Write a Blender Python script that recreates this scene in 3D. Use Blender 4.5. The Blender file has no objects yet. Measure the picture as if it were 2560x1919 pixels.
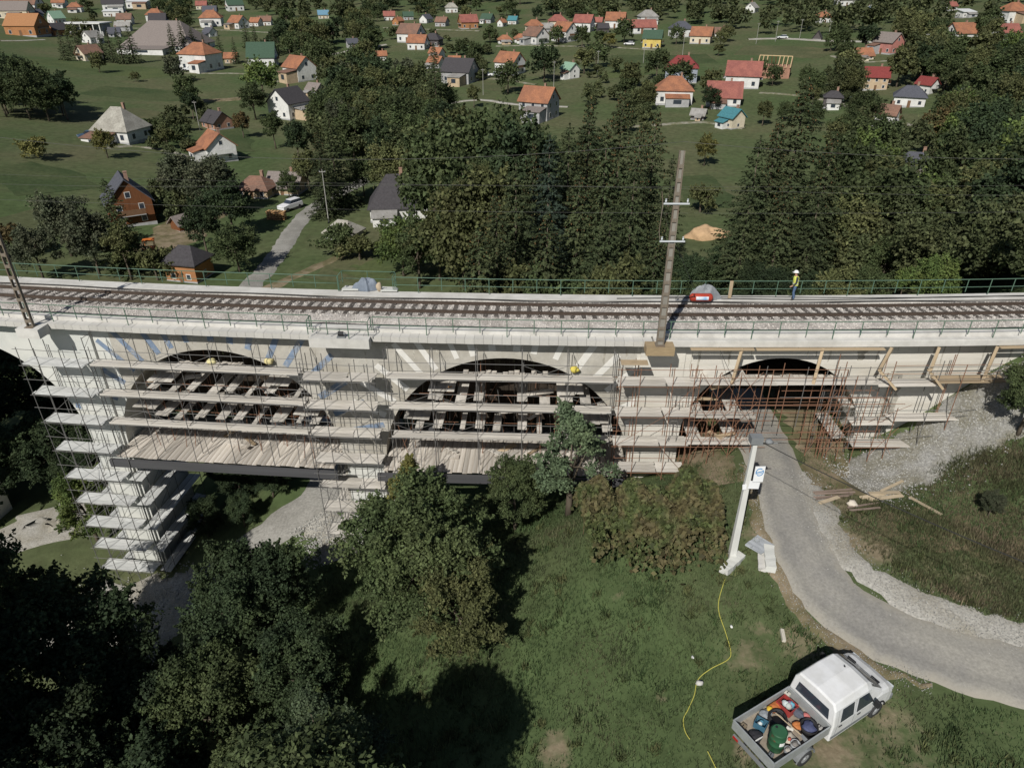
import bpy, math, random
import numpy as np
from mathutils import Vector, Matrix, Euler
R = math.radians
random.seed(7); RNG = np.random.default_rng(7)
scene = bpy.context.scene
COL = scene.collection

# ------------------------------------------------------------------ camera, sky, sun, exposure
CAMH, FPX, PITCH = 16.5, 1780.0, R(30.0)
cd = bpy.data.cameras.new('camera'); cam = bpy.data.objects.new('camera', cd); COL.objects.link(cam)
cam.location = (0, 0, CAMH); cam.rotation_euler = (R(90) - PITCH, 0, 0)
cd.sensor_fit = 'HORIZONTAL'; cd.sensor_width = 36.0; cd.lens = 36.0 * FPX / 2560.0
cd.clip_start = 0.5; cd.clip_end = 6000.0
scene.camera = cam
SUN_EL = R(41.5); SUN_AZ = R(24.0)            # shadows run 24 degrees to the right of straight ahead
ldir = Vector((math.sin(SUN_AZ) * math.cos(SUN_EL), math.cos(SUN_AZ) * math.cos(SUN_EL), -math.sin(SUN_EL)))
world = bpy.data.worlds.new('World'); scene.world = world; world.use_nodes = True
wt = world.node_tree; bgn = wt.nodes['Background']
sky = wt.nodes.new('ShaderNodeTexSky'); sky.sky_type = 'NISHITA'; sky.sun_disc = False
sky.sun_elevation = SUN_EL
sky.sun_rotation = math.atan2(-ldir.x, -ldir.y)
sky.altitude = 600; sky.air_density = 1.0; sky.dust_density = 1.2
wt.links.new(sky.outputs[0], bgn.inputs[0]); bgn.inputs[1].default_value = 0.05
sl = bpy.data.lights.new('sun', 'SUN'); sl.energy = 4.5; sl.angle = R(0.5); sl.color = (1.0, 0.965, 0.90)
so = bpy.data.objects.new('sun', sl); COL.objects.link(so)
so.rotation_euler = ldir.to_track_quat('-Z', 'Y').to_euler(); so.location = (-40, -60, 90)
scene.view_settings.view_transform = 'Standard'; scene.view_settings.look = 'None'
scene.view_settings.exposure = 0.0; scene.view_settings.gamma = 1.0
scene.view_settings.use_curve_mapping = False
scene.cycles.max_bounces = 5; scene.cycles.diffuse_bounces = 2; scene.cycles.transparent_max_bounces = 4

# ------------------------------------------------------------------ helpers
def tag(o, label=None, cat=None, group=None, kind=None):
    if label: o['label'] = label
    if cat: o['category'] = cat
    if group: o['group'] = group
    if kind: o['kind'] = kind
    return o

def link(name, data, parent=None):
    o = bpy.data.objects.new(name, data); COL.objects.link(o)
    if parent is not None: o.parent = parent
    return o

def empty(name, loc=(0, 0, 0), rz=0.0, parent=None):
    o = link(name, None, parent); o.location = loc; o.rotation_euler = (0, 0, rz); o.empty_display_size = 0.3
    return o

def mesh(name, verts, faces, mat, smooth=False):
    me = bpy.data.meshes.new(name)
    if isinstance(verts, np.ndarray): verts = verts.tolist()
    if isinstance(faces, np.ndarray): faces = faces.tolist()
    me.from_pydata(verts, [], faces)
    for m in (mat if isinstance(mat, (list, tuple)) else [mat]): me.materials.append(m)
    if smooth: me.polygons.foreach_set('use_smooth', [True] * len(me.polygons))
    me.update()
    return me

class MB:
    """collects simple solids into one mesh"""
    def __init__(s): s.v = []; s.f = []; s.m = []
    def add(s, vs, fs, mi=0):
        o = len(s.v); s.v.extend([tuple(p) for p in vs]); s.f.extend([tuple(i + o for i in f) for f in fs]); s.m.extend([mi] * len(fs)); return s
    def box(s, c, d, rot=None, mi=0):
        x, y, z = d[0] / 2, d[1] / 2, d[2] / 2
        p = [Vector((a * x, b * y, e * z)) for e in (-1, 1) for a, b in ((-1, -1), (1, -1), (1, 1), (-1, 1))]
        if rot is not None: p = [rot @ q for q in p]
        c = Vector(c); return s.add([q + c for q in p], [(3, 2, 1, 0), (4, 5, 6, 7), (0, 1, 5, 4), (1, 2, 6, 5), (2, 3, 7, 6), (3, 0, 4, 7)], mi)
    def bb(s, x0, x1, y0, y1, z0, z1, mi=0):
        return s.box(((x0 + x1) / 2, (y0 + y1) / 2, (z0 + z1) / 2), (x1 - x0, y1 - y0, z1 - z0), None, mi)
    def tube(s, pts, r, n=6, mi=0, cap=True):
        pts = [Vector(p) for p in pts]; rs = r if isinstance(r, (list, tuple)) else [r] * len(pts)
        vs = []; fs = []
        for i, p in enumerate(pts):
            d = (pts[min(i + 1, len(pts) - 1)] - pts[max(i - 1, 0)]).normalized()
            a = d.orthogonal().normalized() if abs(d.z) > 0.95 else d.cross(Vector((0, 0, 1))).normalized()
            if abs(d.z) > 0.95: a = Vector((0, 1, 0)).cross(d).normalized()
            b = d.cross(a)
            for k in range(n):
                t = 2 * math.pi * k / n; vs.append(p + a * (math.cos(t) * rs[i]) + b * (math.sin(t) * rs[i]))
        for i in range(len(pts) - 1):
            for k in range(n):
                k2 = (k + 1) % n; fs.append((i * n + k, i * n + k2, (i + 1) * n + k2, (i + 1) * n + k))
        if cap: fs.append(tuple(range(n - 1, -1, -1))); fs.append(tuple((len(pts) - 1) * n + k for k in range(n)))
        return s.add(vs, fs, mi)
    def prism(s, prof, y0, y1, mi=0):
        """profile in (x,z), extruded along y"""
        n = len(prof); vs = [(x, y0, z) for x, z in prof] + [(x, y1, z) for x, z in prof]
        fs = [tuple(range(n)), tuple(range(2 * n - 1, n - 1, -1))] + [(i, i + n, (i + 1) % n + n, (i + 1) % n) for i in range(n)]
        return s.add(vs, fs, mi)
    def me(s, name, mat, smooth=False, bevel=0):
        m = mesh(name, s.v, s.f, mat, smooth)
        if isinstance(mat, (list, tuple)) and len(mat) > 1: m.polygons.foreach_set('material_index', s.m)
        return m
    def build(s, name, mat, parent=None, smooth=False):
        return link(name, s.me(name, mat, smooth), parent)

def bev(o, w=0.02, seg=2):
    b = o.modifiers.new('bevel', 'BEVEL'); b.width = w; b.segments = seg; b.limit_method = 'ANGLE'; b.angle_limit = R(35)
    return o

# ------------------------------------------------------------------ materials (procedural)
MATS = {}
def mat(name, col, rough=0.85, var=0.18, scale=3.0, col2=None, mix_scale=None, bump=0.0, bscale=None, metal=0.0, coord='Object',
        stretch=(1, 1, 1), randobj=0.0, island=0.0, transl=0.0, spec=0.3, detail=4, thr=(0.4, 0.6), rotz=0.0):
    if name in MATS: return MATS[name]
    m = bpy.data.materials.new(name); m.use_nodes = True; nt = m.node_tree; N = nt.nodes; L = nt.links
    b = N['Principled BSDF']; b.inputs['Roughness'].default_value = rough; b.inputs['Metallic'].default_value = metal
    b.inputs['Specular IOR Level'].default_value = spec
    tc = N.new('ShaderNodeTexCoord'); mp = N.new('ShaderNodeMapping'); mp.inputs['Scale'].default_value = stretch
    mp.inputs['Rotation'].default_value = (0, 0, rotz)
    L.new(tc.outputs[coord], mp.inputs[0])
    def noise(sc, det=detail, rg=0.6):
        n = N.new('ShaderNodeTexNoise'); n.inputs['Scale'].default_value = sc; n.inputs['Detail'].default_value = det
        n.inputs['Roughness'].default_value = rg; L.new(mp.outputs[0], n.inputs[0]); return n
    c = None
    base = N.new('ShaderNodeRGB'); base.outputs[0].default_value = (*col, 1); c = base.outputs[0]
    if col2 is not None:
        n2 = noise(mix_scale or scale * 0.4)
        rp = N.new('ShaderNodeMapRange'); rp.inputs[1].default_value = thr[0]; rp.inputs[2].default_value = thr[1]
        L.new(n2.outputs[0], rp.inputs[0])
        mx = N.new('ShaderNodeMix'); mx.data_type = 'RGBA'; L.new(rp.outputs[0], mx.inputs[0]); L.new(c, mx.inputs[6]); mx.inputs[7].default_value = (*col2, 1); c = mx.outputs[2]
    fac = None
    if var > 0:
        n1 = noise(scale); rr = N.new('ShaderNodeMapRange'); rr.inputs[1].default_value = 0.25; rr.inputs[2].default_value = 0.75
        rr.inputs[3].default_value = 1 - var; rr.inputs[4].default_value = 1 + var; L.new(n1.outputs[0], rr.inputs[0]); fac = rr.outputs[0]
    def mulv(f, src, amt):
        r2 = N.new('ShaderNodeMapRange'); r2.inputs[3].default_value = 1 - amt; r2.inputs[4].default_value = 1 + amt; L.new(src, r2.inputs[0])
        if f is None: return r2.outputs[0]
        q = N.new('ShaderNodeMath'); q.operation = 'MULTIPLY'; L.new(f, q.inputs[0]); L.new(r2.outputs[0], q.inputs[1]); return q.outputs[0]
    if randobj > 0:
        oi = N.new('ShaderNodeObjectInfo'); fac = mulv(fac, oi.outputs['Random'], randobj)
    if island > 0:
        ge = N.new('ShaderNodeNewGeometry'); fac = mulv(fac, ge.outputs['Random Per Island'], island)
    if fac is not None:
        vm = N.new('ShaderNodeVectorMath'); vm.operation = 'SCALE'; L.new(c, vm.inputs[0]); L.new(fac, vm.inputs['Scale']); c = vm.outputs[0]
    L.new(c, b.inputs['Base Color'])
    if bump > 0:
        nb = noise(bscale or scale * 4); bp = N.new('ShaderNodeBump'); bp.inputs['Strength'].default_value = bump; bp.inputs['Distance'].default_value = 0.05
        L.new(nb.outputs[0], bp.inputs['Height']); L.new(bp.outputs[0], b.inputs['Normal'])
    if transl > 0:
        tr = N.new('ShaderNodeBsdfTranslucent'); L.new(c, tr.inputs[0]); ms = N.new('ShaderNodeMixShader'); ms.inputs[0].default_value = transl
        L.new(b.outputs[0], ms.inputs[1]); L.new(tr.outputs[0], ms.inputs[2]); L.new(ms.outputs[0], N['Material Output'].inputs[0])
    MATS[name] = m
    return m

# ------------------------------------------------------------------ terrain: one height function for everything that stands on the ground
CP = np.array([
 (10,14,-8.3),(13,16,-8.2),(20,17.5,-7.8),(13,24,-7.2),(14,33,-6.6),(14.5,41,-6.9),(16,52,-9.0),(10,24,-7.3),
 (19,31.5,-7.5),(22,32,-6.7),(26,33,-3.1),(30,33,-0.9),(36,33,0.0),(46,34,0.3),(20,27,-7.2),(26,27,-6.0),(32,27,-3.6),(24,22,-7.0),(32,20,-6.2),(42,25,-3.0),
 (20,42,-7.0),(30,42,-2.5),(40,44,-1.0),(30,56,-9),(20,64,-13),(46,60,-6),
 (5,20,-8.9),(5,12,-9.6),(0,16,-10.2),(0,9,-10.8),(2,25,-8.8),(6,30,-8.2),(-3,22,-11.2),(-5,14,-12.2),(5,0,-9.5),(15,0,-8.5),(-10,0,-14),(30,5,-7),
 (0,35,-12.6),(8.3,34,-9.3),(-9,34,-15.4),(-12,38,-14.8),(-18,35,-16.4),(-24.7,33,-18.9),(-24.7,38,-18.6),(-33,36,-19.2),(-5,30,-12.6),(-10,27,-14.6),
 (-15,22,-17.6),(-25,24,-20.0),(-11,10,-15.4),(-22,10,-19),(-36,28,-20.5),(-48,40,-19.6),(-40,10,-20),(-60,20,-18),
 (-12,60,-17.2),(-20,90,-18.8),(0,60,-16),(0,90,-18),(20,90,-17.4),(40,84,-14.5),(60,74,-9),(64,112,-15.5),(-50,70,-19),(-80,96,-16),(-40,120,-19.2),
 (0,130,-18.4),(40,130,-17.6),(84,132,-14.5),(-60,180,-19),(-106,150,-13),(-128,118,-6),(0,190,-16.8),(80,190,-14.5),(135,150,-7),(-105,225,-17),(-170,200,-9),
 (-60,280,-15.5),(40,280,-12),(140,250,-8),(-180,320,-13),(-60,380,-9.5),(60,380,-5.5),(180,360,-2),(-280,420,-8),(-60,540,-1),(100,540,5),(280,520,8),(-380,600,2),
 (-150,800,14),(200,800,30),(500,700,30),(-500,900,30),(0,1200,66),(600,1300,90),(-700,1400,80),(0,1900,160),(900,2000,190),(-1000,2000,170),
 (250,200,12),(400,300,30),(-260,200,12),(-400,320,20),(120,60,8),(-120,40,0),(100,0,4),(-120,-40,-4),(0,-60,-4),(100,-60,4)], float)
_c = 6.0
def _phi(r2): return np.sqrt(r2 + _c * _c)
_d2 = ((CP[:, None, :2] - CP[None, :, :2]) ** 2).sum(2)
_A = np.zeros((len(CP) + 1, len(CP) + 1)); _A[:-1, :-1] = _phi(_d2); _A[:-1, -1] = 1; _A[-1, :-1] = 1
_W = np.linalg.solve(_A, np.append(CP[:, 2], 0))
def GZ(x, y):
    x = np.asarray(x, float); y = np.asarray(y, float); sh = x.shape
    x = x.ravel(); y = y.ravel()
    z = _phi((x[:, None] - CP[None, :, 0]) ** 2 + (y[:, None] - CP[None, :, 1]) ** 2) @ _W[:-1] + _W[-1]
    return z.reshape(sh)
def gz(x, y): return float(GZ(np.array([x]), np.array([y]))[0])

def ray(px, py):
    u = (px - 1280) / FPX; v = (959.5 - py) / FPX
    return np.array([u, math.cos(PITCH) + v * math.sin(PITCH), -math.sin(PITCH) + v * math.cos(PITCH)])
_T = np.concatenate([np.linspace(14, 60, 200), np.geomspace(60.2, 2600, 900)])
def at(px, py):
    """where the line of sight through a point of the photograph meets the ground"""
    d = ray(px, py); z = CAMH + d[2] * _T; g = GZ(d[0] * _T, d[1] * _T); k = np.nonzero(z < g)[0]
    i = int(k[0]) if len(k) else len(_T) - 1
    a, b = (_T[i - 1], _T[i]) if i else (_T[0] * .8, _T[0])
    for _ in range(14):
        t = (a + b) / 2
        if CAMH + d[2] * t < gz(d[0] * t, d[1] * t): b = t
        else: a = t
    return Vector((d[0] * b, d[1] * b, gz(d[0] * b, d[1] * b)))
def atz(px, py, z):
    d = ray(px, py); t = (z - CAMH) / d[2]; return Vector((d[0] * t, d[1] * t, z))
def depth(p): return p[1] * math.cos(PITCH) - (p[2] - CAMH) * math.sin(PITCH)
# ------------------------------------------------------------------ ground, roads
M_grass = mat('grass_ground', (0.070, 0.098, 0.040), 0.95, var=0.32, scale=0.9, col2=(0.108, 0.108, 0.058), mix_scale=0.035, bump=0.6, bscale=6, spec=0.1, detail=8, thr=(0.40, 0.66))
def add_wear(m):
    # bare earth shows where the ground is worn (per-vertex wear, broken up by noise)
    nt = m.node_tree; N = nt.nodes; L = nt.links; b = N['Principled BSDF']; src = b.inputs['Base Color'].links[0].from_socket
    at_ = N.new('ShaderNodeAttribute'); at_.attribute_name = 'wear'; tc = N.new('ShaderNodeTexCoord'); n1 = N.new('ShaderNodeTexNoise'); n1.inputs['Scale'].default_value = 1.6; n1.inputs['Detail'].default_value = 9; n1.inputs['Roughness'].default_value = .7; L.new(tc.outputs['Object'], n1.inputs[0])
    a = N.new('ShaderNodeMath'); a.operation = 'ADD'; L.new(at_.outputs['Fac'], a.inputs[0]); L.new(n1.outputs[0], a.inputs[1]); r = N.new('ShaderNodeMapRange'); r.inputs[1].default_value = .80; r.inputs[2].default_value = 1.12; L.new(a.outputs[0], r.inputs[0])
    n2 = N.new('ShaderNodeTexNoise'); n2.inputs['Scale'].default_value = 5; n2.inputs['Detail'].default_value = 6; L.new(tc.outputs['Object'], n2.inputs[0]); cr = N.new('ShaderNodeMix'); cr.data_type = 'RGBA'; L.new(n2.outputs[0], cr.inputs[0]); cr.inputs[6].default_value = (.12, .095, .058, 1); cr.inputs[7].default_value = (.30, .25, .17, 1)
    mx = N.new('ShaderNodeMix'); mx.data_type = 'RGBA'; L.new(r.outputs[0], mx.inputs[0]); L.new(src, mx.inputs[6]); L.new(cr.outputs[2], mx.inputs[7]); L.new(mx.outputs[2], b.inputs['Base Color'])
add_wear(M_grass)
WEAR = [(px, py, r, s) for px, py, r, s in ((1390, 1870, .9, .8), (2080, 1890, 1.6, .7), (2230, 1800, 1.4, .6), (1860, 1880, .8, .6), (1870, 1640, 1.3, .5), (1900, 1580, .9, .5), (2000, 1610, 1.2, .7), (2130, 1345, 1.3, .75), (2190, 1375, 1.2, .8), (1545, 1490, .5, .5), (2300, 1900, 1.2, .5), (2060, 1310, 1.0, .7), (1660, 1740, .6, .5), (2420, 1430, 1.2, .6), (1880, 1330, 1.0, .6), (2330, 1420, 1.3, .5), (1250, 1520, .8, .35), (1800, 1760, 1.0, .35), (2200, 1860, 1.5, .5), (2100, 1250, 2.0, .6), (2000, 1250, 1.4, .5), (1700, 1850, .8, .3), (2480, 1830, 1.5, .3))]
M_gravel = mat('gravel', (0.38, 0.365, 0.33), 0.95, var=0.38, scale=9, col2=(0.28, 0.26, 0.215), mix_scale=0.45, bump=0.5, bscale=18, spec=0.15, detail=8)
M_asph = mat('asphalt', (0.245, 0.235, 0.215), 0.9, var=0.24, scale=8, col2=(0.30, 0.285, 0.25), mix_scale=0.35, bump=0.25, bscale=30, spec=0.2, detail=7)
M_dirt = mat('dirt_soil', (0.23, 0.185, 0.125), 0.95, var=0.25, scale=1.6, col2=(0.13, 0.115, 0.062), mix_scale=0.6, bump=0.4, bscale=12, spec=0.1, detail=8)

def add_tracks(m, dust, dark):
    # a worn carriageway: two darker wheel tracks, dusty crown and crumbling dusty edges, all broken up by noise
    nt = m.node_tree; N = nt.nodes; L = nt.links; b = N['Principled BSDF']; src = b.inputs['Base Color'].links[0].from_socket
    a = N.new('ShaderNodeAttribute'); a.attribute_name = 'across'; ab = N.new('ShaderNodeMath'); ab.operation = 'ABSOLUTE'; L.new(a.outputs['Fac'], ab.inputs[0])
    tc = N.new('ShaderNodeTexCoord'); n1 = N.new('ShaderNodeTexNoise'); n1.inputs['Scale'].default_value = 1.1; n1.inputs['Detail'].default_value = 9; n1.inputs['Roughness'].default_value = .68; L.new(tc.outputs['Object'], n1.inputs[0])
    s_ = N.new('ShaderNodeMath'); s_.operation = 'MULTIPLY_ADD'; L.new(n1.outputs[0], s_.inputs[0]); s_.inputs[1].default_value = .7; L.new(ab.outputs[0], s_.inputs[2])
    e = N.new('ShaderNodeMapRange'); e.inputs[1].default_value = .95; e.inputs[2].default_value = 1.30; L.new(s_.outputs[0], e.inputs[0])
    mx = N.new('ShaderNodeMix'); mx.data_type = 'RGBA'; L.new(e.outputs[0], mx.inputs[0]); L.new(src, mx.inputs[6]); mx.inputs[7].default_value = (*dust, 1)
    w = N.new('ShaderNodeMath'); w.operation = 'SUBTRACT'; L.new(ab.outputs[0], w.inputs[0]); w.inputs[1].default_value = .45; w2 = N.new('ShaderNodeMath'); w2.operation = 'ABSOLUTE'; L.new(w.outputs[0], w2.inputs[0])
    r = N.new('ShaderNodeMapRange'); r.inputs[1].default_value = .0; r.inputs[2].default_value = .26; r.inputs[3].default_value = .55; r.inputs[4].default_value = 0; L.new(w2.outputs[0], r.inputs[0])
    q = N.new('ShaderNodeMath'); q.operation = 'MULTIPLY'; L.new(r.outputs[0], q.inputs[0]); L.new(n1.outputs[0], q.inputs[1])
    m2 = N.new('ShaderNodeMix'); m2.data_type = 'RGBA'; L.new(q.outputs[0], m2.inputs[0]); L.new(mx.outputs[2], m2.inputs[6]); m2.inputs[7].default_value = (*dark, 1)
    L.new(m2.outputs[2], b.inputs['Base Color'])
add_tracks(M_asph, (.33, .305, .255), (.13, .128, .122))
def axis(lo, f0, f1, hi, step, grow=1.07):
    a = list(np.arange(f0, f1 + 1e-6, step)); s = step
    while a[-1] < hi: s *= grow; a.append(a[-1] + s)
    s = step; b = [f0]
    while b[-1] > lo: s *= grow; b.append(b[-1] - s)
    return np.array(b[:0:-1] + a)
gx = axis(-1600, -30, 30, 1600, 0.5); gy = axis(-120, 6, 36, 2600, 0.5, 1.04)
GXX, GYY = np.meshgrid(gx, gy)
def lumps(x, y):
    return 0.05 * np.sin(x * 1.3 + 2 * np.sin(y * .7)) * np.cos(y * 1.1) + 0.04 * np.sin(x * 3.1 + y * 2.3)
def build_ground():
    z = np.concatenate([GZ(GXX[i:i + 20], GYY[i:i + 20]) for i in range(0, len(gy), 20)])
    v = np.stack([GXX, GYY, z], 2).reshape(-1, 3); nx, ny = len(gx), len(gy)
    i = np.arange(ny - 1)[:, None] * nx + np.arange(nx - 1)[None, :]
    f = np.stack([i, i + 1, i + nx + 1, i + nx], 2).reshape(-1, 4)
    me = mesh('ground', v, f, M_grass, True); w = np.zeros(len(v))
    for px, py, r, s in WEAR: c = at(px, py); w = np.maximum(w, .85 * s * np.exp(-((v[:, 0] - c.x) ** 2 + (v[:, 1] - c.y) ** 2) / (2 * (r * .75) ** 2)))
    me.attributes.new('wear', 'FLOAT', 'POINT').data.foreach_set('value', w.astype(np.float32))
    o = link('ground', me); tag(o, kind='structure'); return o
build_ground()

def ribbon(name, pts, width, m, dz=0.05, step=0.8, nacross=6, jit=0.0, kind='structure'):
    P = [Vector((p[0], p[1], 0)) for p in pts]
    # Catmull-Rom through the points
    out = []
    for i in range(len(P) - 1):
        p0 = P[max(i - 1, 0)]; p1 = P[i]; p2 = P[i + 1]; p3 = P[min(i + 2, len(P) - 1)]
        n = max(2, int((p2 - p1).length / step))
        for k in range(n):
            t = k / n; out.append(0.5 * ((2 * p1) + (p2 - p0) * t + (2 * p0 - 5 * p1 + 4 * p2 - p3) * t * t + (3 * p1 - p0 - 3 * p2 + p3) * t ** 3))
    out.append(P[-1]); vs = []; n = len(out); rnd = random.Random(len(name) + n)
    for i, p in enumerate(out):
        d = (out[min(i + 1, n - 1)] - out[max(i - 1, 0)]).normalized(); s = Vector((d.y, -d.x, 0))
        w = width(i / (n - 1)) if callable(width) else width
        a0 = -w / 2 + rnd.uniform(-jit, jit); a1 = w / 2 + rnd.uniform(-jit, jit)
        for k in range(nacross + 1):
            q = p + s * (a0 + (a1 - a0) * k / nacross); vs.append((q.x, q.y))
    xy = np.array(vs); z = GZ(xy[:, 0], xy[:, 1]) + dz; m1 = nacross + 1
    edge = np.tile(np.array([1] + [0] * (nacross - 1) + [1]), n); z = z - edge * (dz + 0.06)
    f = [(i * m1 + k, i * m1 + k + 1, (i + 1) * m1 + k + 1, (i + 1) * m1 + k) for i in range(n - 1) for k in range(nacross)]
    f = [q[::-1] for q in f]
    me = mesh(name, np.column_stack([xy, z]), f, m, True); me.attributes.new('across', 'FLOAT', 'POINT').data.foreach_set('value', np.tile(np.linspace(-1, 1, m1), n).astype(np.float32))
    o = link(name, me); tag(o, kind=kind); return o

front_road = [at(2800, 1745), at(2560, 1688), at(2430, 1658), at(2300, 1615), at(2165, 1556), at(2075, 1490), at(2020, 1400), at(1975, 1300), at(1948, 1200), (14.3, 33), (14.4, 38), (15, 46), (17, 56), (16, 70)]
ribbon('road', front_road, lambda t: 3.3, M_asph, 0.09, 0.6, 8, 0.10)
sh = [at(2750, 1620), at(2560, 1600), at(2430, 1562), at(2300, 1516), at(2188, 1454), at(2112, 1384), at(2062, 1306), at(2034, 1238), at(2008, 1180)]
ribbon('gravel_shoulder', sh, lambda t: (1.95 + .3 * math.sin(9 * t)) * min(1, 5 * (1 - t) + .1), M_gravel, 0.045, 0.4, 6, 0.28)
sh2 = [at(2330, 1715), at(2180, 1665), at(2080, 1600), at(2000, 1530), at(1945, 1430), at(1905, 1320), at(1895, 1230), (12.6, 31.5)]
ribbon('dirt_verge', sh2, lambda t: 1.1 * min(1, 5 * t + .05, 6 * (1 - t) + .05), M_dirt, 0.05, 0.5, 4, 0.22)
left_road = [(-12, 140), at(950, 440), at(880, 468), at(790, 515), at(740, 565), at(705, 620), at(660, 680), at(625, 735), (-22, 62), (-15.5, 48), (-13.0, 40), at(705, 1310), at(590, 1395), at(480, 1485), at(385, 1580), at(300, 1700), at(200, 1880)]
ribbon('lane', left_road, lambda t: 3.4, mat('lane_gravel', (0.23, 0.222, 0.20), 0.95, var=0.3, scale=7, col2=(0.30, 0.29, 0.265), mix_scale=0.4, bump=0.3, bscale=16, spec=0.1, detail=7), 0.10, 0.8, 6, 0.18)
ribbon('dirt_track', [(-50, 26), at(0, 1360), at(110, 1290), (-33.5, 40), (-33, 55), (-36, 75)], 4.6, M_gravel, 0.07, 0.8, 6, 0.3)
ribbon('path', [at(1870, 99), at(1960, 97), at(2060, 103), at(2200, 107), at(2330, 130)], 3.6, M_gravel, 0.25, 6, 4, 0.1)
ribbon('path', [at(800, 145), at(870, 128), at(965, 112)], 2.6, M_gravel, 0.2, 4, 4, 0.2)
ribbon('path', [at(1100, 262), at(1200, 250), at(1290, 262), at(1420, 268)], 2.2, M_gravel, 0.16, 4, 4, 0.3)
ribbon('path', [at(0, 103), at(70, 102), at(110, 100)], 2.0, M_gravel, 0.2, 4, 4, 0.2)
ribbon('field_strip', [at(490, 252), at(560, 250), at(620, 245)], 6.0, M_dirt, 0.2, 3, 4, 0.4)
ribbon('yard', [at(360, 640), at(420, 600), at(470, 560), at(520, 520)], 9.0, M_dirt, 0.12, 2, 6, 1.0)
ribbon('bank_soil', [at(640, 730), at(720, 700), at(800, 665), at(860, 640)], 2.2, M_dirt, 0.10, 1.5, 4, 0.5)
# streets and yards of the village
for pts, w in (([(1240, 116), (1330, 114), (1420, 116), (1520, 118), (1640, 126)], 2.4), ([(860, 205), (960, 190), (1060, 182), (1160, 176)], 2.2), ([(1560, 318), (1650, 312), (1760, 306), (1860, 322)], 2.4), ([(1900, 232), (2000, 240), (2110, 262), (2180, 290), (2300, 318)], 2.4), ([(1200, 196), (1260, 200), (1340, 212)], 2.2), ([(0, 62), (120, 66), (250, 70), (420, 72), (560, 76), (680, 82)], 3.0), ([(430, 182), (520, 184), (620, 186), (700, 206)], 2.0), ([(2080, 140), (2150, 156), (2260, 148)], 2.0), ([(960, 70), (1080, 74), (1200, 78)], 2.2), ([(250, 372), (330, 366), (430, 380), (520, 412)], 1.6)):
    ribbon('lane', [at(*p) for p in pts], w, mat('village_gravel', (.27, .255, .21), .95, var=.3, scale=3, col2=(.14, .14, .075), mix_scale=.5, spec=.1, detail=7), .16, 3, 4, .25)
# plots of differently mown and grazed meadow
for i, (pts, w, c) in enumerate((([(20, 150), (150, 158), (280, 172), (420, 190)], 26, 0), ([(230, 225), (350, 235), (470, 240)], 22, 1), ([(300, 275), (400, 290), (470, 300)], 14, 2), ([(0, 420), (80, 440), (150, 480)], 16, 1), ([(20, 540), (90, 560), (160, 580)], 12, 2), ([(1520, 150), (1650, 150), (1780, 146)], 24, 1), ([(1850, 125), (1960, 128), (2080, 135)], 26, 2), ([(1500, 190), (1600, 180), (1660, 176)], 14, 0), ([(1060, 150), (1160, 132), (1240, 128)], 18, 1), ([(1120, 285), (1220, 288), (1320, 300)], 12, 0), ([(1730, 440), (1760, 470), (1770, 520)], 10, 1), ([(880, 690), (960, 660), (1040, 650)], 10, 0), ([(2060, 190), (2130, 200), (2170, 210)], 12, 1), ([(1180, 210), (1230, 218), (1280, 225)], 12, 2), ([(800, 700), (850, 670), (900, 640)], 6, 2), ([(560, 300), (590, 330), (600, 380)], 8, 1))):
    ribbon('meadow', [at(*p) for p in pts], w, mat('meadow_%d' % c, ((.088, .108, .044), (.050, .072, .030), (.112, .110, .058))[c], .95, var=.3, scale=1.4, col2=((.066, .088, .036), (.072, .088, .040), (.080, .090, .044))[c], mix_scale=.09, bump=.4, bscale=6, spec=.1, detail=8), .05, 2.5, 10, 1.2)
ribbon('dry_meadow', [at(2190, 1300), at(2290, 1318), at(2400, 1345), at(2520, 1380), at(2640, 1420)], lambda t: 3.6 + math.sin(7 * t), mat('meadow_dry', (.150, .122, .074), .95, var=.35, scale=2.2, col2=(.078, .088, .040), mix_scale=.5, bump=.5, bscale=7, spec=.1, detail=9, thr=(.44, .6)), .03, .6, 8, .5)
# ------------------------------------------------------------------ the curved viaduct: s runs along it, o outwards to the near side
BR, BX, BY = 340.0, 13.5, 33.4
def B(s, o, z):
    a = (s - BX) / BR; r = BR + o
    return Vector((BX + r * math.sin(a), BY + BR - r * math.cos(a), z))
def brot(s): return (s - BX) / BR
M_conc_w = mat('concrete_fresh', (0.60, 0.60, 0.56), 0.9, var=0.07, scale=0.8, col2=(0.53, 0.54, 0.51), mix_scale=0.5, bump=0.15, bscale=9, spec=0.2, detail=6)
M_conc_g = mat('concrete_grey', (0.45, 0.43, 0.385), 0.9, var=0.14, scale=2.2, col2=(0.37, 0.345, 0.295), mix_scale=0.35, bump=0.25, bscale=10, spec=0.2, detail=7)
M_conc_c = mat('concrete_cream', (0.60, 0.575, 0.52), 0.9, var=0.10, scale=1.5, col2=(0.49, 0.455, 0.385), mix_scale=0.28, bump=0.3, bscale=8, spec=0.2, detail=7, stretch=(0.35, 0.35, 3.0), thr=(0.45, 0.7))
M_conc_d = mat('concrete_deck', (0.58, 0.565, 0.53), 0.9, var=0.10, scale=2.0, col2=(0.49, 0.475, 0.44), mix_scale=0.7, bump=0.2, bscale=14, spec=0.2, detail=7, randobj=0.06)
FACE, BACK = -0.65, -5.3
TOP = -0.4
via = empty('viaduct', B(0, -2.7, -0.4)); tag(via, 'curved concrete arch railway viaduct under repair, carrying a single track', 'bridge')
inv = via.matrix_world.inverted() if False else Matrix.Translation(-Vector(via.location))
def vpart(o): o.parent = via; o.matrix_parent_inverse = inv; return o
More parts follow.
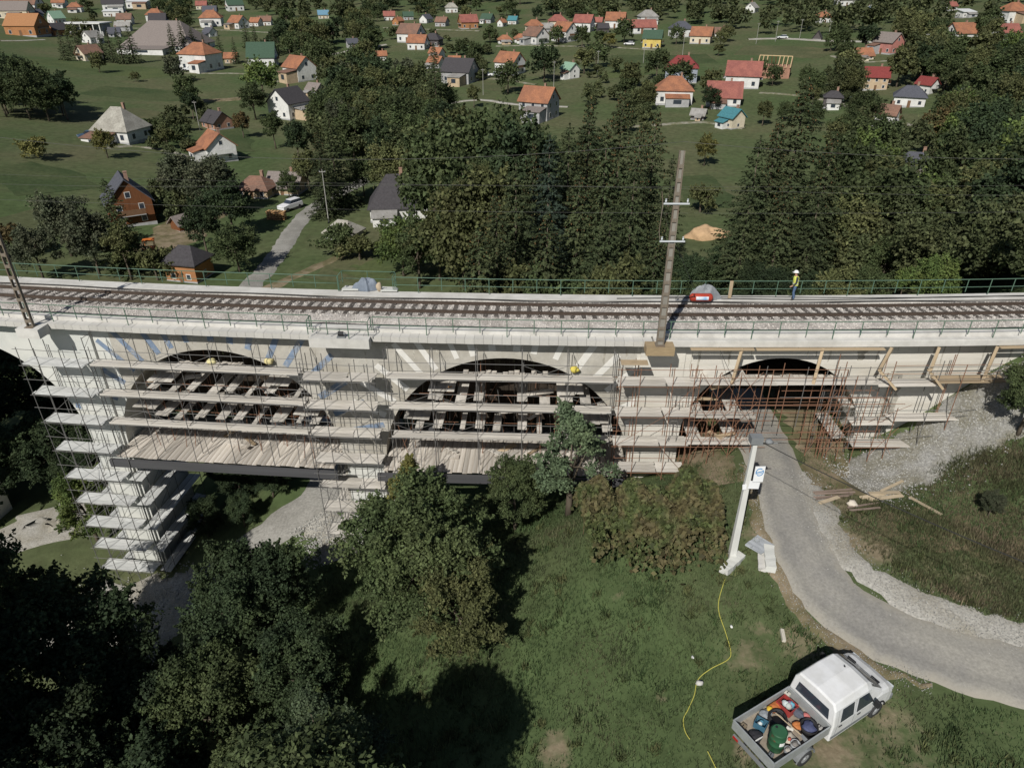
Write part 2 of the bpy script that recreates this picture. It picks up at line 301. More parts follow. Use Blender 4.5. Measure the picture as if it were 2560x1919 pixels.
ARCH = {0: (-32.8, 6.75, -8.5), 1: (-16.95, 6.75, -8.5), 2: (-0.4, 7.15, -8.85), 3: (14.65, 5.05, -6.6)}
def section(name, s0, s1, arch, m, bottom=-22):
    ss = [s0]
    if arch is not None:
        sc, r, zc = ARCH[arch]
        cand = [sc - r * math.cos(math.pi * k / 48) for k in range(49)]
        ss += [c for c in cand if s0 + 1e-3 < c < s1 - 1e-3]
    else:
        n = max(1, int((s1 - s0) / 1.5)); ss += [s0 + (s1 - s0) * k / n for k in range(1, n)]
    ss.append(s1)
    def zb(s):
        if arch is None: return bottom
        sc, r, zc = ARCH[arch]; q = r * r - (s - sc) ** 2
        return zc + math.sqrt(max(q, 0))
    vs = []; fs = []
    for s in ss:
        b = zb(s)
        for o, z in ((FACE, TOP), (FACE, b), (BACK, b), (BACK, TOP)): vs.append(B(s, o, z))
    for i in range(len(ss) - 1):
        a = i * 4; c = a + 4
        for k in range(4): fs.append((a + k, a + (k + 1) % 4, c + (k + 1) % 4, c + k))
    fs.append((0, 3, 2, 1)); e = (len(ss) - 1) * 4; fs.append((e, e + 1, e + 2, e + 3))
    return vpart(link(name, mesh(name, vs, fs, m)))
section('arch_wall', -39.55, -26.05, 0, M_conc_w)
section('pier', -26.05, -23.7, None, M_conc_w)
section('arch_wall', -23.7, -22.8, 1, M_conc_w)
section('arch_wall', -22.8, -10.2, 1, M_conc_g)
section('pier', -10.2, -7.55, None, M_conc_g)
section('arch_wall', -7.55, 6.75, 2, M_conc_g)
section('pier', 6.75, 9.6, None, M_conc_c)
section('arch_wall', 9.6, 19.7, 3, M_conc_c)
section('abutment_wall', 19.7, 52, None, M_conc_c, -9)
section('pier', -47, -39.55, None, M_conc_w)
# pilaster skin of fresh concrete on the first and second pier
def slab(name, s0, s1, o0, o1, z0, z1, m, n=None, parent=None):
    n = n or max(1, int((s1 - s0) / 1.2)); vs = []; fs = []
    for i in range(n + 1):
        s = s0 + (s1 - s0) * i / n
        for o, z in ((o1, z1), (o1, z0), (o0, z0), (o0, z1)): vs.append(B(s, o, z))
    for i in range(n):
        a = i * 4; c = a + 4
        for k in range(4): fs.append((a + k, a + (k + 1) % 4, c + (k + 1) % 4, c + k))
    fs.append((0, 3, 2, 1)); e = n * 4; fs.append((e, e + 1, e + 2, e + 3))
    o = link(name, mesh(name, vs, fs, m))
    return vpart(o) if parent is None else o
slab('pilaster', -25.9, -23.85, FACE, FACE + 0.16, -22, -0.41, M_conc_w)
slab('pilaster', -10.0, -7.7, FACE, FACE + 0.12, -22, -9.0, M_conc_w)
slab('pilaster', 6.95, 9.35, FACE, FACE + 0.10, -12, -0.41, M_conc_c)
# cornice of short precast blocks, then the poured stretch
bw = 0.49; me_block = MB().bb(-bw / 2 + 0.006, bw / 2 - 0.006, -0.30, 0.64, -0.30, 0.0).me('cornice_block', M_conc_d)
s = -38.0; k = 0
while s < 7.4:
    o = link('cornice_block', me_block); o.location = B(s, 0, -0.1 + 0.006 * math.sin(k * 1.7)); o.rotation_euler = (0, 0, brot(s)); vpart(o); s += bw; k += 1
slab('cornice', 7.41, 52, FACE + 0.005, 0.30, -0.40, -0.1, M_conc_d)
slab('cornice_lip', 7.45, 52, 0.20, 0.26, -0.098, -0.05, M_conc_d)
slab('kerb_wall', -42, 52, -0.66, -0.25, -0.096, 0.10, M_conc_d)
slab('kerb_wall', -42, 52, -5.40, -4.75, -0.39, 0.02, M_conc_d)
slab('cornice', -42, 52, -5.85, -5.405, -0.45, -0.10, M_conc_d)
slab('deck_slab', -42, 52, -4.745, -0.668, -0.398, -0.25, M_conc_d)
# refuges and mast consoles
slab('console', -10.65, -7.45, 0.31, 0.75, -0.62, -0.09, M_conc_d)
slab('console', -26.7, -25.4, 0.31, 1.15, -0.62, -0.09, M_conc_d)
slab('console', 6.9, 8.35, 0.31, 1.05, -0.55, -0.09, mat('timber_formwork', (0.36, 0.27, 0.16), 0.9, var=0.2, scale=3, stretch=(1, 1, 8), randobj=0.15))
slab('console', -10.7, -7.5, -6.55, -5.855, -0.5, -0.09, M_conc_d)
# repair strips radiating round the arch rings
M_blue = mat('blue_primer', (0.18, 0.235, 0.325), 0.9, var=0.3, scale=2.5, col2=(0.37, 0.365, 0.345), mix_scale=1.5, spec=0.2, detail=6, thr=(0.5, 0.7))
M_white = mat('white_mortar', (0.66, 0.645, 0.605), 0.9, var=0.08, scale=3, spec=0.2, detail=5)
def strips(arch, angs, w, m, name, r0=0.42, L=2.3):
    sc, r, zc = ARCH[arch]; rnd = random.Random(arch)
    for a in angs:
        a0 = R(a + rnd.uniform(-1.2, 1.2)); ri = r + r0 + rnd.uniform(-.1, .15); ro = min(ri + L + rnd.uniform(-.3, .3), (-0.46 - rnd.uniform(0, .12) - zc) / max(math.cos(a0), 0.1))
        if ro - ri < 0.15: continue
        ww = w * rnd.uniform(.85, 1.2); p = []
        for rr, t in ((ri, -1), (ri, 1), (ro, 1), (ro, -1)):
            p.append((sc + rr * math.sin(a0) + t * ww / 2 * math.cos(a0), zc + rr * math.cos(a0) - t * ww / 2 * math.sin(a0)))
        vs = [B(q[0], FACE + 0.012, q[1]) for q in p] + [B(q[0], FACE - 0.01, q[1]) for q in p]
        vpart(link(name, mesh(name, vs, [(0, 1, 2, 3), (0, 4, 5, 1), (1, 5, 6, 2), (2, 6, 7, 3), (3, 7, 4, 0)], m)))
strips(2, [-66, -57, -48, -39, -30, -21.5, -13, -4.5, 4, 12.5, 21, 30, 39, 48, 57, 66, 75], 0.33, M_white, 'repair_strip', .36)
strips(1, [-74, -64, -54, -44, -35, -26, -18, -9, 0, 9, 18, 27, 36, 46, 56, 66, 76], 0.34, M_blue, 'repair_strip')
# dark water stains on the right-hand wall, each a thin deposit of its own outline
M_stain = mat('wall_stain', (0.27, 0.255, 0.22), 0.95, var=0.35, scale=4, col2=(0.46, 0.43, 0.37), mix_scale=2.2, detail=7)
def stain(s0, w, z1, z0, seed):
    rnd = random.Random(seed); vs = []; n = 14
    for i in range(n + 1):
        z = z1 + (z0 - z1) * i / n; ww = w * (0.5 + 0.5 * math.sin(math.pi * (0.12 + 0.8 * i / n))) * rnd.uniform(.75, 1.2); c = s0 + rnd.uniform(-.08, .08) * w
        vs += [B(c - ww / 2, FACE + 0.007, z), B(c + ww / 2, FACE + 0.007, z)]
    vpart(link('wall_stain', mesh('wall_stain', vs, [(2 * i, 2 * i + 2, 2 * i + 3, 2 * i + 1) for i in range(n)], M_stain)))
stain(21.2, 0.85, -2.6, -6.8, 1); stain(18.9, 0.5, -0.5, -1.7, 2); stain(22.9, 0.22, -0.5, -2.0, 3); stain(11.6, 0.5, -0.5, -1.3, 4); stain(26.5, 0.5, -0.5, -1.0, 5)

# ------------------------------------------------------------------ ballast, sleepers, rails
M_ball = mat('ballast_stone', (0.50, 0.465, 0.43), 0.95, var=0.35, scale=9, col2=(0.36, 0.33, 0.30), mix_scale=0.9, bump=0.8, bscale=22, spec=0.15, detail=6)
M_stone = mat('ballast_loose', (0.50, 0.47, 0.435), 0.95, var=0.0, island=0.45, spec=0.15)
def canted(o): return 0.12 + (o + 2.45) * 0.10         # top of sleeper plane
def covered(s): return max(0.0, min(1.0, (7.0 - abs(s - 8.6)) / 1.5)) if 0 < s < 17 else 0.0
def ballast_z(s, o):
    top = canted(o) - 0.035
    if -3.75 < o < -2.65: top += 0.06 * covered(s)
    if o > -1.75: top = min(top, canted(-1.75) - 0.035) - (o + 1.75) * 0.17
    if o < -4.55: top -= (-4.55 - o) * 0.1
    return top
def build_ballast():
    S = np.arange(-36, 40, 0.3); O = np.array([-0.667, -0.9, -1.2, -1.5, -1.8, -2.1, -2.4, -2.7, -3.0, -3.3, -3.6, -3.9, -4.2, -4.5, -4.743])
    vs = []; rnd = random.Random(3)
    for s in S:
        for o in O: vs.append(B(s, o, ballast_z(s, o) + rnd.uniform(-.015, .015)))
    n = len(O); fs = [(i * n + k, i * n + k + 1, (i + 1) * n + k + 1, (i + 1) * n + k) for i in range(len(S) - 1) for k in range(n - 1)]
    o = link('ballast_bed', mesh('ballast_bed', vs, [f[::-1] for f in fs], M_ball)); tag(o, 'crushed stone ballast filling the viaduct deck', None, None, 'stuff')
    # loose stones
    N = 16000; vs = np.zeros((N, 5, 3)); rs = np.random.default_rng(5)
    tet = np.array([(1, 0, 0), (-.5, .8, 0), (-.5, -.8, 0), (0.1, 0, .9), (0, 0, -.7)])
    ss = rs.uniform(-29, 30, N); oo = rs.uniform(-4.7, -0.7, N)
    for i in range(N):
        p = B(ss[i], oo[i], ballast_z(ss[i], oo[i]) + 0.012); sc = rs.uniform(.025, .055); a = rs.uniform(0, 6.3); c, d = math.cos(a), math.sin(a)
        t = tet * sc * rs.uniform(.7, 1.3, 3); vs[i, :, 0] = p.x + t[:, 0] * c - t[:, 1] * d; vs[i, :, 1] = p.y + t[:, 0] * d + t[:, 1] * c; vs[i, :, 2] = p.z + t[:, 2]
    fb = np.array([(0, 1, 3), (1, 2, 3), (2, 0, 3), (1, 0, 4), (2, 1, 4), (0, 2, 4)]); f = (np.arange(N)[:, None, None] * 5 + fb[None]).reshape(-1, 3)
    o = link('ballast_gravel', mesh('ballast_gravel', vs.reshape(-1, 3), f, M_stone)); tag(o, 'loose ballast stones strewn between the sleepers', None, None, 'stuff')
build_ballast()
M_sleep = mat('sleeper_timber', (0.115, 0.102, 0.09), 0.9, var=0.25, scale=6, stretch=(8, 1, 1), randobj=0.25, spec=0.15)
M_rail = mat('rail_steel', (0.088, 0.066, 0.052), 0.65, var=0.2, scale=4, metal=0.2, spec=0.3)
track = empty('railway_track', B(0, -3.2, 0)); tag(track, 'single railway track of rusty rails on dark sleepers across the viaduct', 'railway track')
tinv = Matrix.Translation(-Vector(track.location))
def tpart(o): o.parent = track; o.matrix_parent_inverse = tinv; return o
me_sl = MB().bb(-0.12, 0.12, -1.28, 1.28, -0.14, 0).me('sleeper', M_sleep)
s = -29.4; tilt = math.atan(0.10)
while s < 31:
    o = link('sleeper', me_sl); o.location = B(s, -3.2, canted(-3.2)); o.rotation_euler = Euler((tilt * -1, 0, brot(s)), 'XYZ'); tpart(o); s += 0.605
def rail(o0, name):
    prof = [(-.065, 0), (.065, 0), (.065, .02), (.012, .035), (.012, .115), (.036, .125), (.036, .165), (-.036, .165), (-.036, .125), (-.012, .115), (-.012, .035), (-.065, .02)]
    S = np.arange(-36, 40, 1.0); vs = []; n = len(prof); zb = canted(o0) + 0.012
    for s in S:
        for a, z in prof: vs.append(B(s, o0 + a, zb + z + a * 0.1))
    fs = [(i * n + k, i * n + (k + 1) % n, (i + 1) * n + (k + 1) % n, (i + 1) * n + k) for i in range(len(S) - 1) for k in range(n)]
    return tpart(link(name, mesh(name, vs, fs, M_rail)))
rail(-2.45, 'rail'); rail(-3.95, 'rail')
# cables lying along the kerbs
M_cable = mat('black_cable', (0.03, 0.03, 0.03), 0.6, var=0.1)
def cable(name, fo, fz, r, label, s0=-34, s1=36, m=M_cable, step=0.7):
    mb = MB(); mb.tube([B(s, fo(s), fz(s)) for s in np.arange(s0, s1, step)], r, 5); o = mb.build(name, m, None, True); tag(o, label, 'cable', 'cables along the deck'); return o
cable('track_cable', lambda s: -0.72 + .03 * math.sin(s * .9), lambda s: 0.10 + .02 * math.sin(s * 1.7), 0.035, 'black cable lying in the ballast along the kerb nearer the scaffolds')
cable('track_cable', lambda s: -4.62 + .06 * math.sin(s * .5), lambda s: 0.02, 0.03, 'black cable on the ballast edge beyond the track', m=M_cable)
cable('track_cable', lambda s: -4.95 + .12 * math.sin(s * .37 + 1), lambda s: 0.06, 0.03, 'black cable winding along the kerb in front of the worker', s0=6)
cable('track_cable', lambda s: -5.15 + .15 * math.sin(s * .23 + 2), lambda s: 0.06, 0.025, 'thin black cable on the kerb beyond the track, closest to the railing', s0=9)

# ------------------------------------------------------------------ railings
M_green = mat('green_rail_paint', (0.095, 0.165, 0.115), 0.55, var=0.12, scale=5, spec=0.4)
me_cyl = {}
def cyl_mesh(m, n=6):
    if (m.name, n) not in me_cyl:
        me_cyl[(m.name, n)] = MB().tube([(0, 0, 0), (0, 0, 1)], 1.0, n).me('pole', m, n > 4)
    return me_cyl[(m.name, n)]
def pole(name, p0, p1, r, m, parent, n=6, pinv=None):
    p0 = Vector(p0); d = Vector(p1) - p0; o = link(name, cyl_mesh(m, n))
    o.matrix_world = Matrix.Translation(p0) @ d.to_track_quat('Z', 'Y').to_matrix().to_4x4() @ Matrix.Diagonal((r, r, d.length, 1))
    if parent is not None: o.parent = parent; o.matrix_parent_inverse = pinv if pinv is not None else Matrix.Translation(-Vector(parent.location))
    return o
me_box = {}
def boxm(name, M4, dims, m, parent=None):
    if m.name not in me_box: me_box[m.name] = MB().bb(-.5, .5, -.5, .5, -.5, .5).me('board', m)
    o = link(name, me_box[m.name]); o.matrix_world = M4 @ Matrix.Diagonal((dims[0], dims[1], dims[2], 1))
    if parent is not None: o.parent = parent; o.matrix_parent_inverse = Matrix.Translation(-Vector(parent.location))
    return o
def railing(s0, s1, o0, label, ztop=0.9, zmid=0.42, zbase=-0.1, step=1.42, off=0, pts=None):
    e = empty('railing', B(s0, o0, zbase)); tag(e, label, 'railing')
    P = pts or [(s, o0) for s in np.arange(s0, s1 + .01, (s1 - s0) / max(1, round((s1 - s0) / step)))]
    for z, r, nm in ((ztop, .026, 'top_rail'), (zmid, .02, 'mid_rail')):
        mb = MB(); mb.tube([B(s, o, z) for s, o in P], r, 5); q = mb.build(nm, M_green, None, True); q.parent = e; q.matrix_parent_inverse = Matrix.Translation(-Vector(e.location))
    for i, (s, o) in enumerate(P):
        big = (i + off) % 3 == 0
        pole('post', B(s, o, zbase if big else zbase + 0.22), B(s, o, ztop), .026, M_green, e, 5)
    return e
railing(-34, -10.75, 0, 'green pipe railing on the scaffold side, from the lattice mast to the refuge')
railing(-10.65, -7.45, 0.66, 'short green railing bay round the refuge above the second pier', pts=[(-10.65, 0), (-10.65, .66), (-9.6, .66), (-8.5, .66), (-7.45, .66), (-7.45, 0)])
railing(-7.35, 38, 0, 'green pipe railing on the scaffold side, from the refuge past the tall mast', off=1)
railing(-36, -10.85, -5.62, 'green pipe railing beyond the track, facing the brown wooden houses', zbase=-.1)
railing(-10.8, -7.5, -6.4, 'short green railing bay beyond the track round the sheeted heap', pts=[(-10.8, -5.62), (-10.8, -6.45), (-9.2, -6.45), (-7.45, -6.45), (-7.45, -5.62)])
railing(-7.35, 40, -5.62, 'green pipe railing beyond the track, behind the worker', off=2)

# ------------------------------------------------------------------ masts and overhead wires
M_mast = mat('mast_steel', (0.21, 0.185, 0.15), 0.75, var=0.2, scale=3, col2=(0.15, 0.115, 0.085), mix_scale=1.2, spec=0.3)
M_ins = mat('arm_zinc', (0.55, 0.58, 0.60), 0.5, var=0.05, spec=0.4)
def mast(s, o, h, label, arms, solid=False):
    b = B(s, o, -0.09); e = empty('catenary_mast', b, brot(s)); tag(e, label, 'mast')
    def lp(mb, nm, m): q = mb.build(nm, m, e); return q
    lp(MB().bb(-.24, .24, -.24, .24, 0, .03), 'base_plate', M_mast)
    for t in (-1, 1):
        mb = MB(); vs = []
        for z, w in ((0.03, .17), (h, .10)):
            for dx, dy in ((-.03, -.075), (.03, -.075), (.03, .075), (-.03, .075)): vs.append((t * w + dx, dy, z))
        mb.add(vs, [(0, 3, 2, 1), (4, 5, 6, 7), (0, 1, 5, 4), (1, 2, 6, 5), (2, 3, 7, 6), (3, 0, 4, 7)]); lp(mb, 'leg', M_mast)
    if solid: q = link('web_plate', MB().add([(-.17, -.03, .03), (.17, -.03, .03), (.10, -.03, h), (-.10, -.03, h), (-.17, .03, .03), (.17, .03, .03), (.10, .03, h), (-.10, .03, h)], [(0, 1, 2, 3), (7, 6, 5, 4), (3, 2, 6, 7)]).me('web_plate', M_mastl), e)
    n = int(h / .62)
    for i in range(n):
        z = 0.35 + i * .62; w = .17 + (.10 - .17) * z / h
        for dy in (-.08, .08): q = link('batten', bat); q.parent = e; q.location = (0, dy, z); q.scale = (w, 1, 1)
    for z in arms:
        q = lp(MB().bb(-.60, .60, -.13, -.09, z - .035, z + .035), 'cross_arm', M_ins)
        for t in (-.5, .5):
            mb = MB(); mb.tube([(t, -.11, z + .05), (t, -.11, z + .12), (t, -.11, z + .16), (t, -.11, z + .22)], [.03, .05, .03, .045], 8); lp(mb, 'insulator', M_ins)
    return e
M_mastl = mat('mast_zinc', (0.25, 0.235, 0.205), 0.7, var=0.2, scale=2, stretch=(1, 1, .3), spec=0.3)
bat = MB().bb(-1, 1, -.008, .008, -.09, .09).me('batten', M_mast)
mast(-26.05, 0.75, 9.8, 'brown lattice steel mast on the concrete console at the picture edge', [])
m2 = mast(7.62, 0.70, 9.7, 'tall lattice steel mast with two white cross arms on the timber console', [5.55, 7.35], True)
mb = MB(); mb.tube([(-.72, -.05, 7.9), (-.62, -.05, 7.3), (-.66, -.05, 6.0), (-.58, -.05, 5.6)], .018, 5); mb.build('drop_rod', M_mast, m2)
M_wire = mat('overhead_wire', (0.11, 0.11, 0.10), 0.6, var=0, spec=0.3)
def wire(pts, label, r=0.006, m=None, name='overhead_wire'):
    mb = MB(); mb.tube(pts, r, 4); o = mb.build(name, m or M_wire, None, True); return tag(o, label, 'wire')
def span(a, b, sag, n=14): return [Vector(a).lerp(Vector(b), i / n) - Vector((0, 0, sag * 4 * (i / n) * (1 - i / n))) for i in range(n + 1)]
wire(span(B(-26.05, .75, 10.0), B(7.62, .7, 10.0), 1.0), 'single wire slung between the tops of the two masts', 0.008)
wire(span(B(7.62, .7, 10.0), B(44, .7, 10.0), 0.9), 'single wire running on from the tall mast over the right-hand woods', 0.008)
wire([B(s, -3.2, 6.75 + .25 * math.cos(s * .11)) for s in np.arange(-50, 56, 2.0)], 'uppermost of the wires carried over the track')
wire([B(s, -3.3, 5.6) for s in np.arange(-50, 56, 2.0)], 'contact wire, lowest of the wires over the track')
wire([B(s, -5.9, 6.3) for s in np.arange(-50, 56, 2.0)], 'feeder wire just above the contact wire, beyond the track', 0.005)

# water marks running down from under the cornice
M_drip = mat('water_mark', (0.36, 0.335, 0.285), 0.95, var=0.3, scale=5, col2=(0.43, 0.41, 0.36), mix_scale=2.5, detail=6)
wr = random.Random(21); s_ = -21.8
while s_ < 33:
    low = -3.2
    for sc, r, zc in ARCH.values():
        if abs(s_ - sc) < r + .4: low = max(low, zc + math.sqrt(max((r + .25) ** 2 - (s_ - sc) ** 2, 0)) + .12)
    z0 = max(low, -0.45 - wr.uniform(.4, 2.4))
    if z0 < -0.7:
        n = 8; vs = []; w0 = wr.uniform(.06, .22)
        for i in range(n + 1):
            f = i / n; ww = w0 * (1 - .75 * f) * wr.uniform(.7, 1.2); c = s_ + wr.uniform(-.03, .03); vs += [B(c - ww / 2, FACE + 0.004, -.42 + (z0 + .42) * f), B(c + ww / 2, FACE + 0.004, -.42 + (z0 + .42) * f)]
        vpart(link('water_mark', mesh('water_mark', vs, [(2 * i, 2 * i + 2, 2 * i + 3, 2 * i + 1) for i in range(n)], M_drip)))
    s_ += wr.uniform(.35, 1.5)
# ------------------------------------------------------------------ scaffolds
M_steel = mat('scaffold_steel', (0.17, 0.165, 0.158), 0.6, var=0.2, scale=3, metal=0.3, spec=0.4)
M_rust = mat('scaffold_rusty', (0.23, 0.12, 0.075), 0.8, var=0.25, scale=3, spec=0.2)
M_board = mat('scaffold_board', (0.57, 0.54, 0.495), 0.9, var=0.26, scale=5, col2=(0.43, 0.40, 0.35), mix_scale=1.3, randobj=0.18, spec=0.15, detail=6)
M_board2 = mat('scaffold_steel_deck', (0.55, 0.56, 0.545), 0.8, var=0.24, scale=5, col2=(0.50, 0.50, 0.485), mix_scale=1.1, randobj=0.12, spec=0.2, detail=6)
M_plank = mat('deck_plank', (0.56, 0.52, 0.465), 0.9, var=0.26, scale=5.0, col2=(0.42, 0.375, 0.32), mix_scale=0.8, randobj=0.26, spec=0.15, stretch=(4, 1, 1), detail=6)
M_timber = mat('prop_timber', (0.40, 0.31, 0.205), 0.9, var=0.2, scale=3.0, randobj=0.2, spec=0.15)
M_beam = mat('steel_beam', (0.10, 0.10, 0.105), 0.6, var=0.2, scale=2, metal=0.3)
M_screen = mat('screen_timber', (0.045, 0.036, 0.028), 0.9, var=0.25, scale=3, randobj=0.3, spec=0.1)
srnd = random.Random(11)
def frame_at(s, o, z, yaw=0.0, pitch=0.0, roll=0.0): return Matrix.Translation(B(s, o, z)) @ Euler((roll, pitch, brot(s) + yaw)).to_matrix().to_4x4()
def board_s(e, s0, s1, o0, o1, z, m=M_board, th=.045, n=2, name='board', tilt=0):
    """boards laid along the bridge"""
    w = (o1 - o0) / n
    for k in range(n):
        j = srnd.uniform(-.06, .06); boxm(name, frame_at((s0 + s1) / 2 + j, o0 + w * (k + .5), z + th / 2 + srnd.uniform(0, .012), srnd.uniform(-.006, .006), tilt), (s1 - s0, w - .012, th), m, e)
def board_o(e, s, w, o0, o1, z, m=M_board, th=.045, n=2, name='board'):
    """boards laid across the bridge"""
    ww = w / n
    for k in range(n): boxm(name, frame_at(s - w / 2 + ww * (k + .5), (o0 + o1) / 2 + srnd.uniform(-.1, .1), z + th / 2 + srnd.uniform(0, .012), srnd.uniform(-.012, .012)), (ww - .012, o1 - o0, th), m, e)
def std(e, s, o, z0, z1, m=M_steel, r=.022): pole('standard', B(s, o, z0), B(s + srnd.uniform(-.03, .03), o, z1), r, m, e, 6)
def led(e, s0, s1, o, z, m=M_steel, r=.016, name='ledger'): pole(name, B(s0, o, z), B(s1, o, z + srnd.uniform(-.01, .01)), r, m, e, 5)
def tra(e, s, o0, o1, z, m=M_steel, r=.016): pole('transom', B(s, o0, z), B(s, o1, z), r, m, e, 5)
def brace(e, s0, o0, z0, s1, o1, z1, m=M_steel, r=.013): pole('brace', B(s0, o0, z0), B(s1, o1, z1), r, m, e, 5)
LV = [-2.3, -4.2, -6.1]
def arch_chord(a, z):
    sc, r, zc = ARCH[a]; q = r * r - max(z - zc, 0) ** 2; return math.sqrt(max(q, 0))
def arch_scaffold(a, frames, label, deck_z=-8.45):
    e = empty('scaffold', B(ARCH[a][0], 0.5, deck_z)); tag(e, label, 'scaffold', 'scaffolds along the viaduct')
    sc, r, zc = ARCH[a]; fo, bo = 0.86, 0.06
    for i, s in enumerate(frames):
        std(e, s, fo, deck_z, -0.55); std(e, s, bo, deck_z, -0.75)
        brace(e, s, fo, -1.2, s + .02, bo, -.6); tra(e, s, fo, bo, -.62)
        for z in LV: tra(e, s, fo, bo, z - .03); brace(e, s, fo, z - .5, s, bo, z - .05)
    for z in LV:
        for i in range(len(frames) - 1):
            board_s(e, frames[i] - .01, frames[i + 1] + .01, bo + .1, fo - .04, z)
            if srnd.random() < .55:
                x0, x1 = frames[i], frames[i + 1]; mid = (x0 + x1) / 2
                brace(e, x0, fo, z + 1.0, mid, fo, z + .5); brace(e, mid, fo, z + .5, x1, fo, z + 1.0)
        for zz in (.5, 1.0): led(e, frames[0] - .3, frames[-1] + .3, fo + .03, z + zz)
        led(e, frames[0] - .2, frames[-1] + .2, fo, z - .05)
        # toe board
        boxm('toe_board', frame_at((frames[0] + frames[-1]) / 2, fo - .02, z + .1), (frames[-1] - frames[0], .025, .12), M_board, e)
    # planked deck at springing level: one object per plank
    half = r - .12; w = .285; n = int(2 * half / w)
    for k in range(n):
        s = sc - half + (k + .5) * 2 * half / n
        boxm('plank', frame_at(s, (0.82 + srnd.uniform(-.10, .1) - 3.1) / 2, deck_z + srnd.uniform(0, .02), srnd.uniform(-.008, .008)), (w - .008, 3.92, .05), M_plank, e)
    for o, m in ((0.98, M_beam), (-1.6, M_beam), (-4.0, M_beam)):
        boxm('bearer_beam', frame_at(sc, o, deck_z - .30), (2 * half + .6, .18, .50), m, e)
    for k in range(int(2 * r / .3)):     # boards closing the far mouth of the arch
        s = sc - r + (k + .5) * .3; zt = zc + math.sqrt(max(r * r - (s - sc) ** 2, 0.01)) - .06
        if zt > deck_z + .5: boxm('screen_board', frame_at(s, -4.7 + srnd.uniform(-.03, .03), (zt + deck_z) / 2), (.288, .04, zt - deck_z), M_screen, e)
    # inside the ring: posts, cross walkways, stepped landings
    cols = [s for s in frames if abs(s - sc) < r - .6]
    for s in cols:
        for o in (-1.1, -2.6, -4.2):
            zt = zc + math.sqrt(max(r * r - (s - sc) ** 2, 0)) - .25
            std(e, s + srnd.uniform(-.1, .1), o, deck_z, min(zt, -2.2), M_rust if srnd.random() < .6 else M_steel)
        for z in LV[1:]:
            if arch_chord(a, z) > abs(s - sc) + .4:
                board_o(e, s + srnd.uniform(-.1, .1), srnd.choice([.55, .6, .85]), -2.6 - srnd.uniform(0, 1.0), -0.3, z - .05, M_board)
                for o in (-1.1, -2.6): led(e, s - 1.1, s + 1.1, o, z - .12, M_rust)
        for z in LV[1:]:
            if srnd.random() < .7 and arch_chord(a, z) > abs(s + 1.18 - sc) + .5: board_o(e, s + 1.18 + srnd.uniform(-.25, .25), srnd.choice([.3, .45, .6]), -2.2 - srnd.uniform(0, 1.0), -0.35, z - srnd.uniform(.05, .35), M_board, n=1)
        for o in (-1.1, -2.6):
            brace(e, s, o, deck_z + .1, s + .9, o, -6.2, M_rust); brace(e, s, o, -6.1, s + srnd.choice([-.9, .9]), o, -4.3, M_rust)
    c0 = arch_chord(a, -2.2) - .25; n = int(2 * c0 / .3)
    for k in range(n):
        s = sc - c0 + (k + .5) * 2 * c0 / n
        boxm('plank', frame_at(s, -.50 + srnd.uniform(-.15, .15), LV[0] - .42 + srnd.uniform(0, .02)), (.285, 1.0 + srnd.uniform(-.25, .25), .045), M_plank, e)
    for z, z2 in ((-4.2, -3.4), (-6.1, -5.2)):
        c1 = arch_chord(a, z2)
        for t in (-1, 1): board_o(e, sc + t * (c1 - 1.0), 1.5, -2.8, -.5, z + .35, M_board, n=3, name='landing_board')
        board_s(e, sc - c1 + 1.4, sc + c1 - 1.4, -1.9, -1.45, z + .5 if z < -5 else z + .7, M_board, n=1)
    for k in range(34):      # loose upright tubes, raking struts and stacked shutter boards inside the ring
        s = sc + srnd.uniform(-r + .8, r - .8); o = srnd.uniform(-4.2, .4); zt = min(-2.8, zc + math.sqrt(max(r * r - (s - sc) ** 2, 0.1)) - .3); m = M_rust if srnd.random() < .65 else M_steel
        z0 = deck_z + .03; z1 = z0 + srnd.uniform(.8, max(.9, zt - z0)); pole('strut', B(s, o, z0), B(s + srnd.uniform(-.5, .5), o + srnd.uniform(-.4, .4), z1), .018, m, e, 5)
    for k in range(16):
        s = sc + srnd.uniform(-r + 1.2, r - 1.2); z = srnd.choice([deck_z + .06, deck_z + .06, -6.0, -4.1]); o = srnd.uniform(-2.6, -.6)
        if abs(s - sc) > arch_chord(a, z + .4) - .8: continue
        boxm('shutter_board', frame_at(s, o, z + srnd.uniform(.02, .2), srnd.uniform(-.9, .9), srnd.uniform(-.2, .2), srnd.uniform(-.25, .25)), (srnd.uniform(.7, 1.6), srnd.uniform(.15, .35), .04), srnd.choice([M_plank, M_timber, M_board]), e)
    return e
arch_scaffold(1, [-23.25 + 2.36 * i for i in range(6)], 'steel scaffold and plank deck filling the arch ringed with blue stripes')
arch_scaffold(2, [-6.7 + 2.42 * i for i in range(6)], 'steel scaffold and plank deck filling the arch ringed with white stripes')

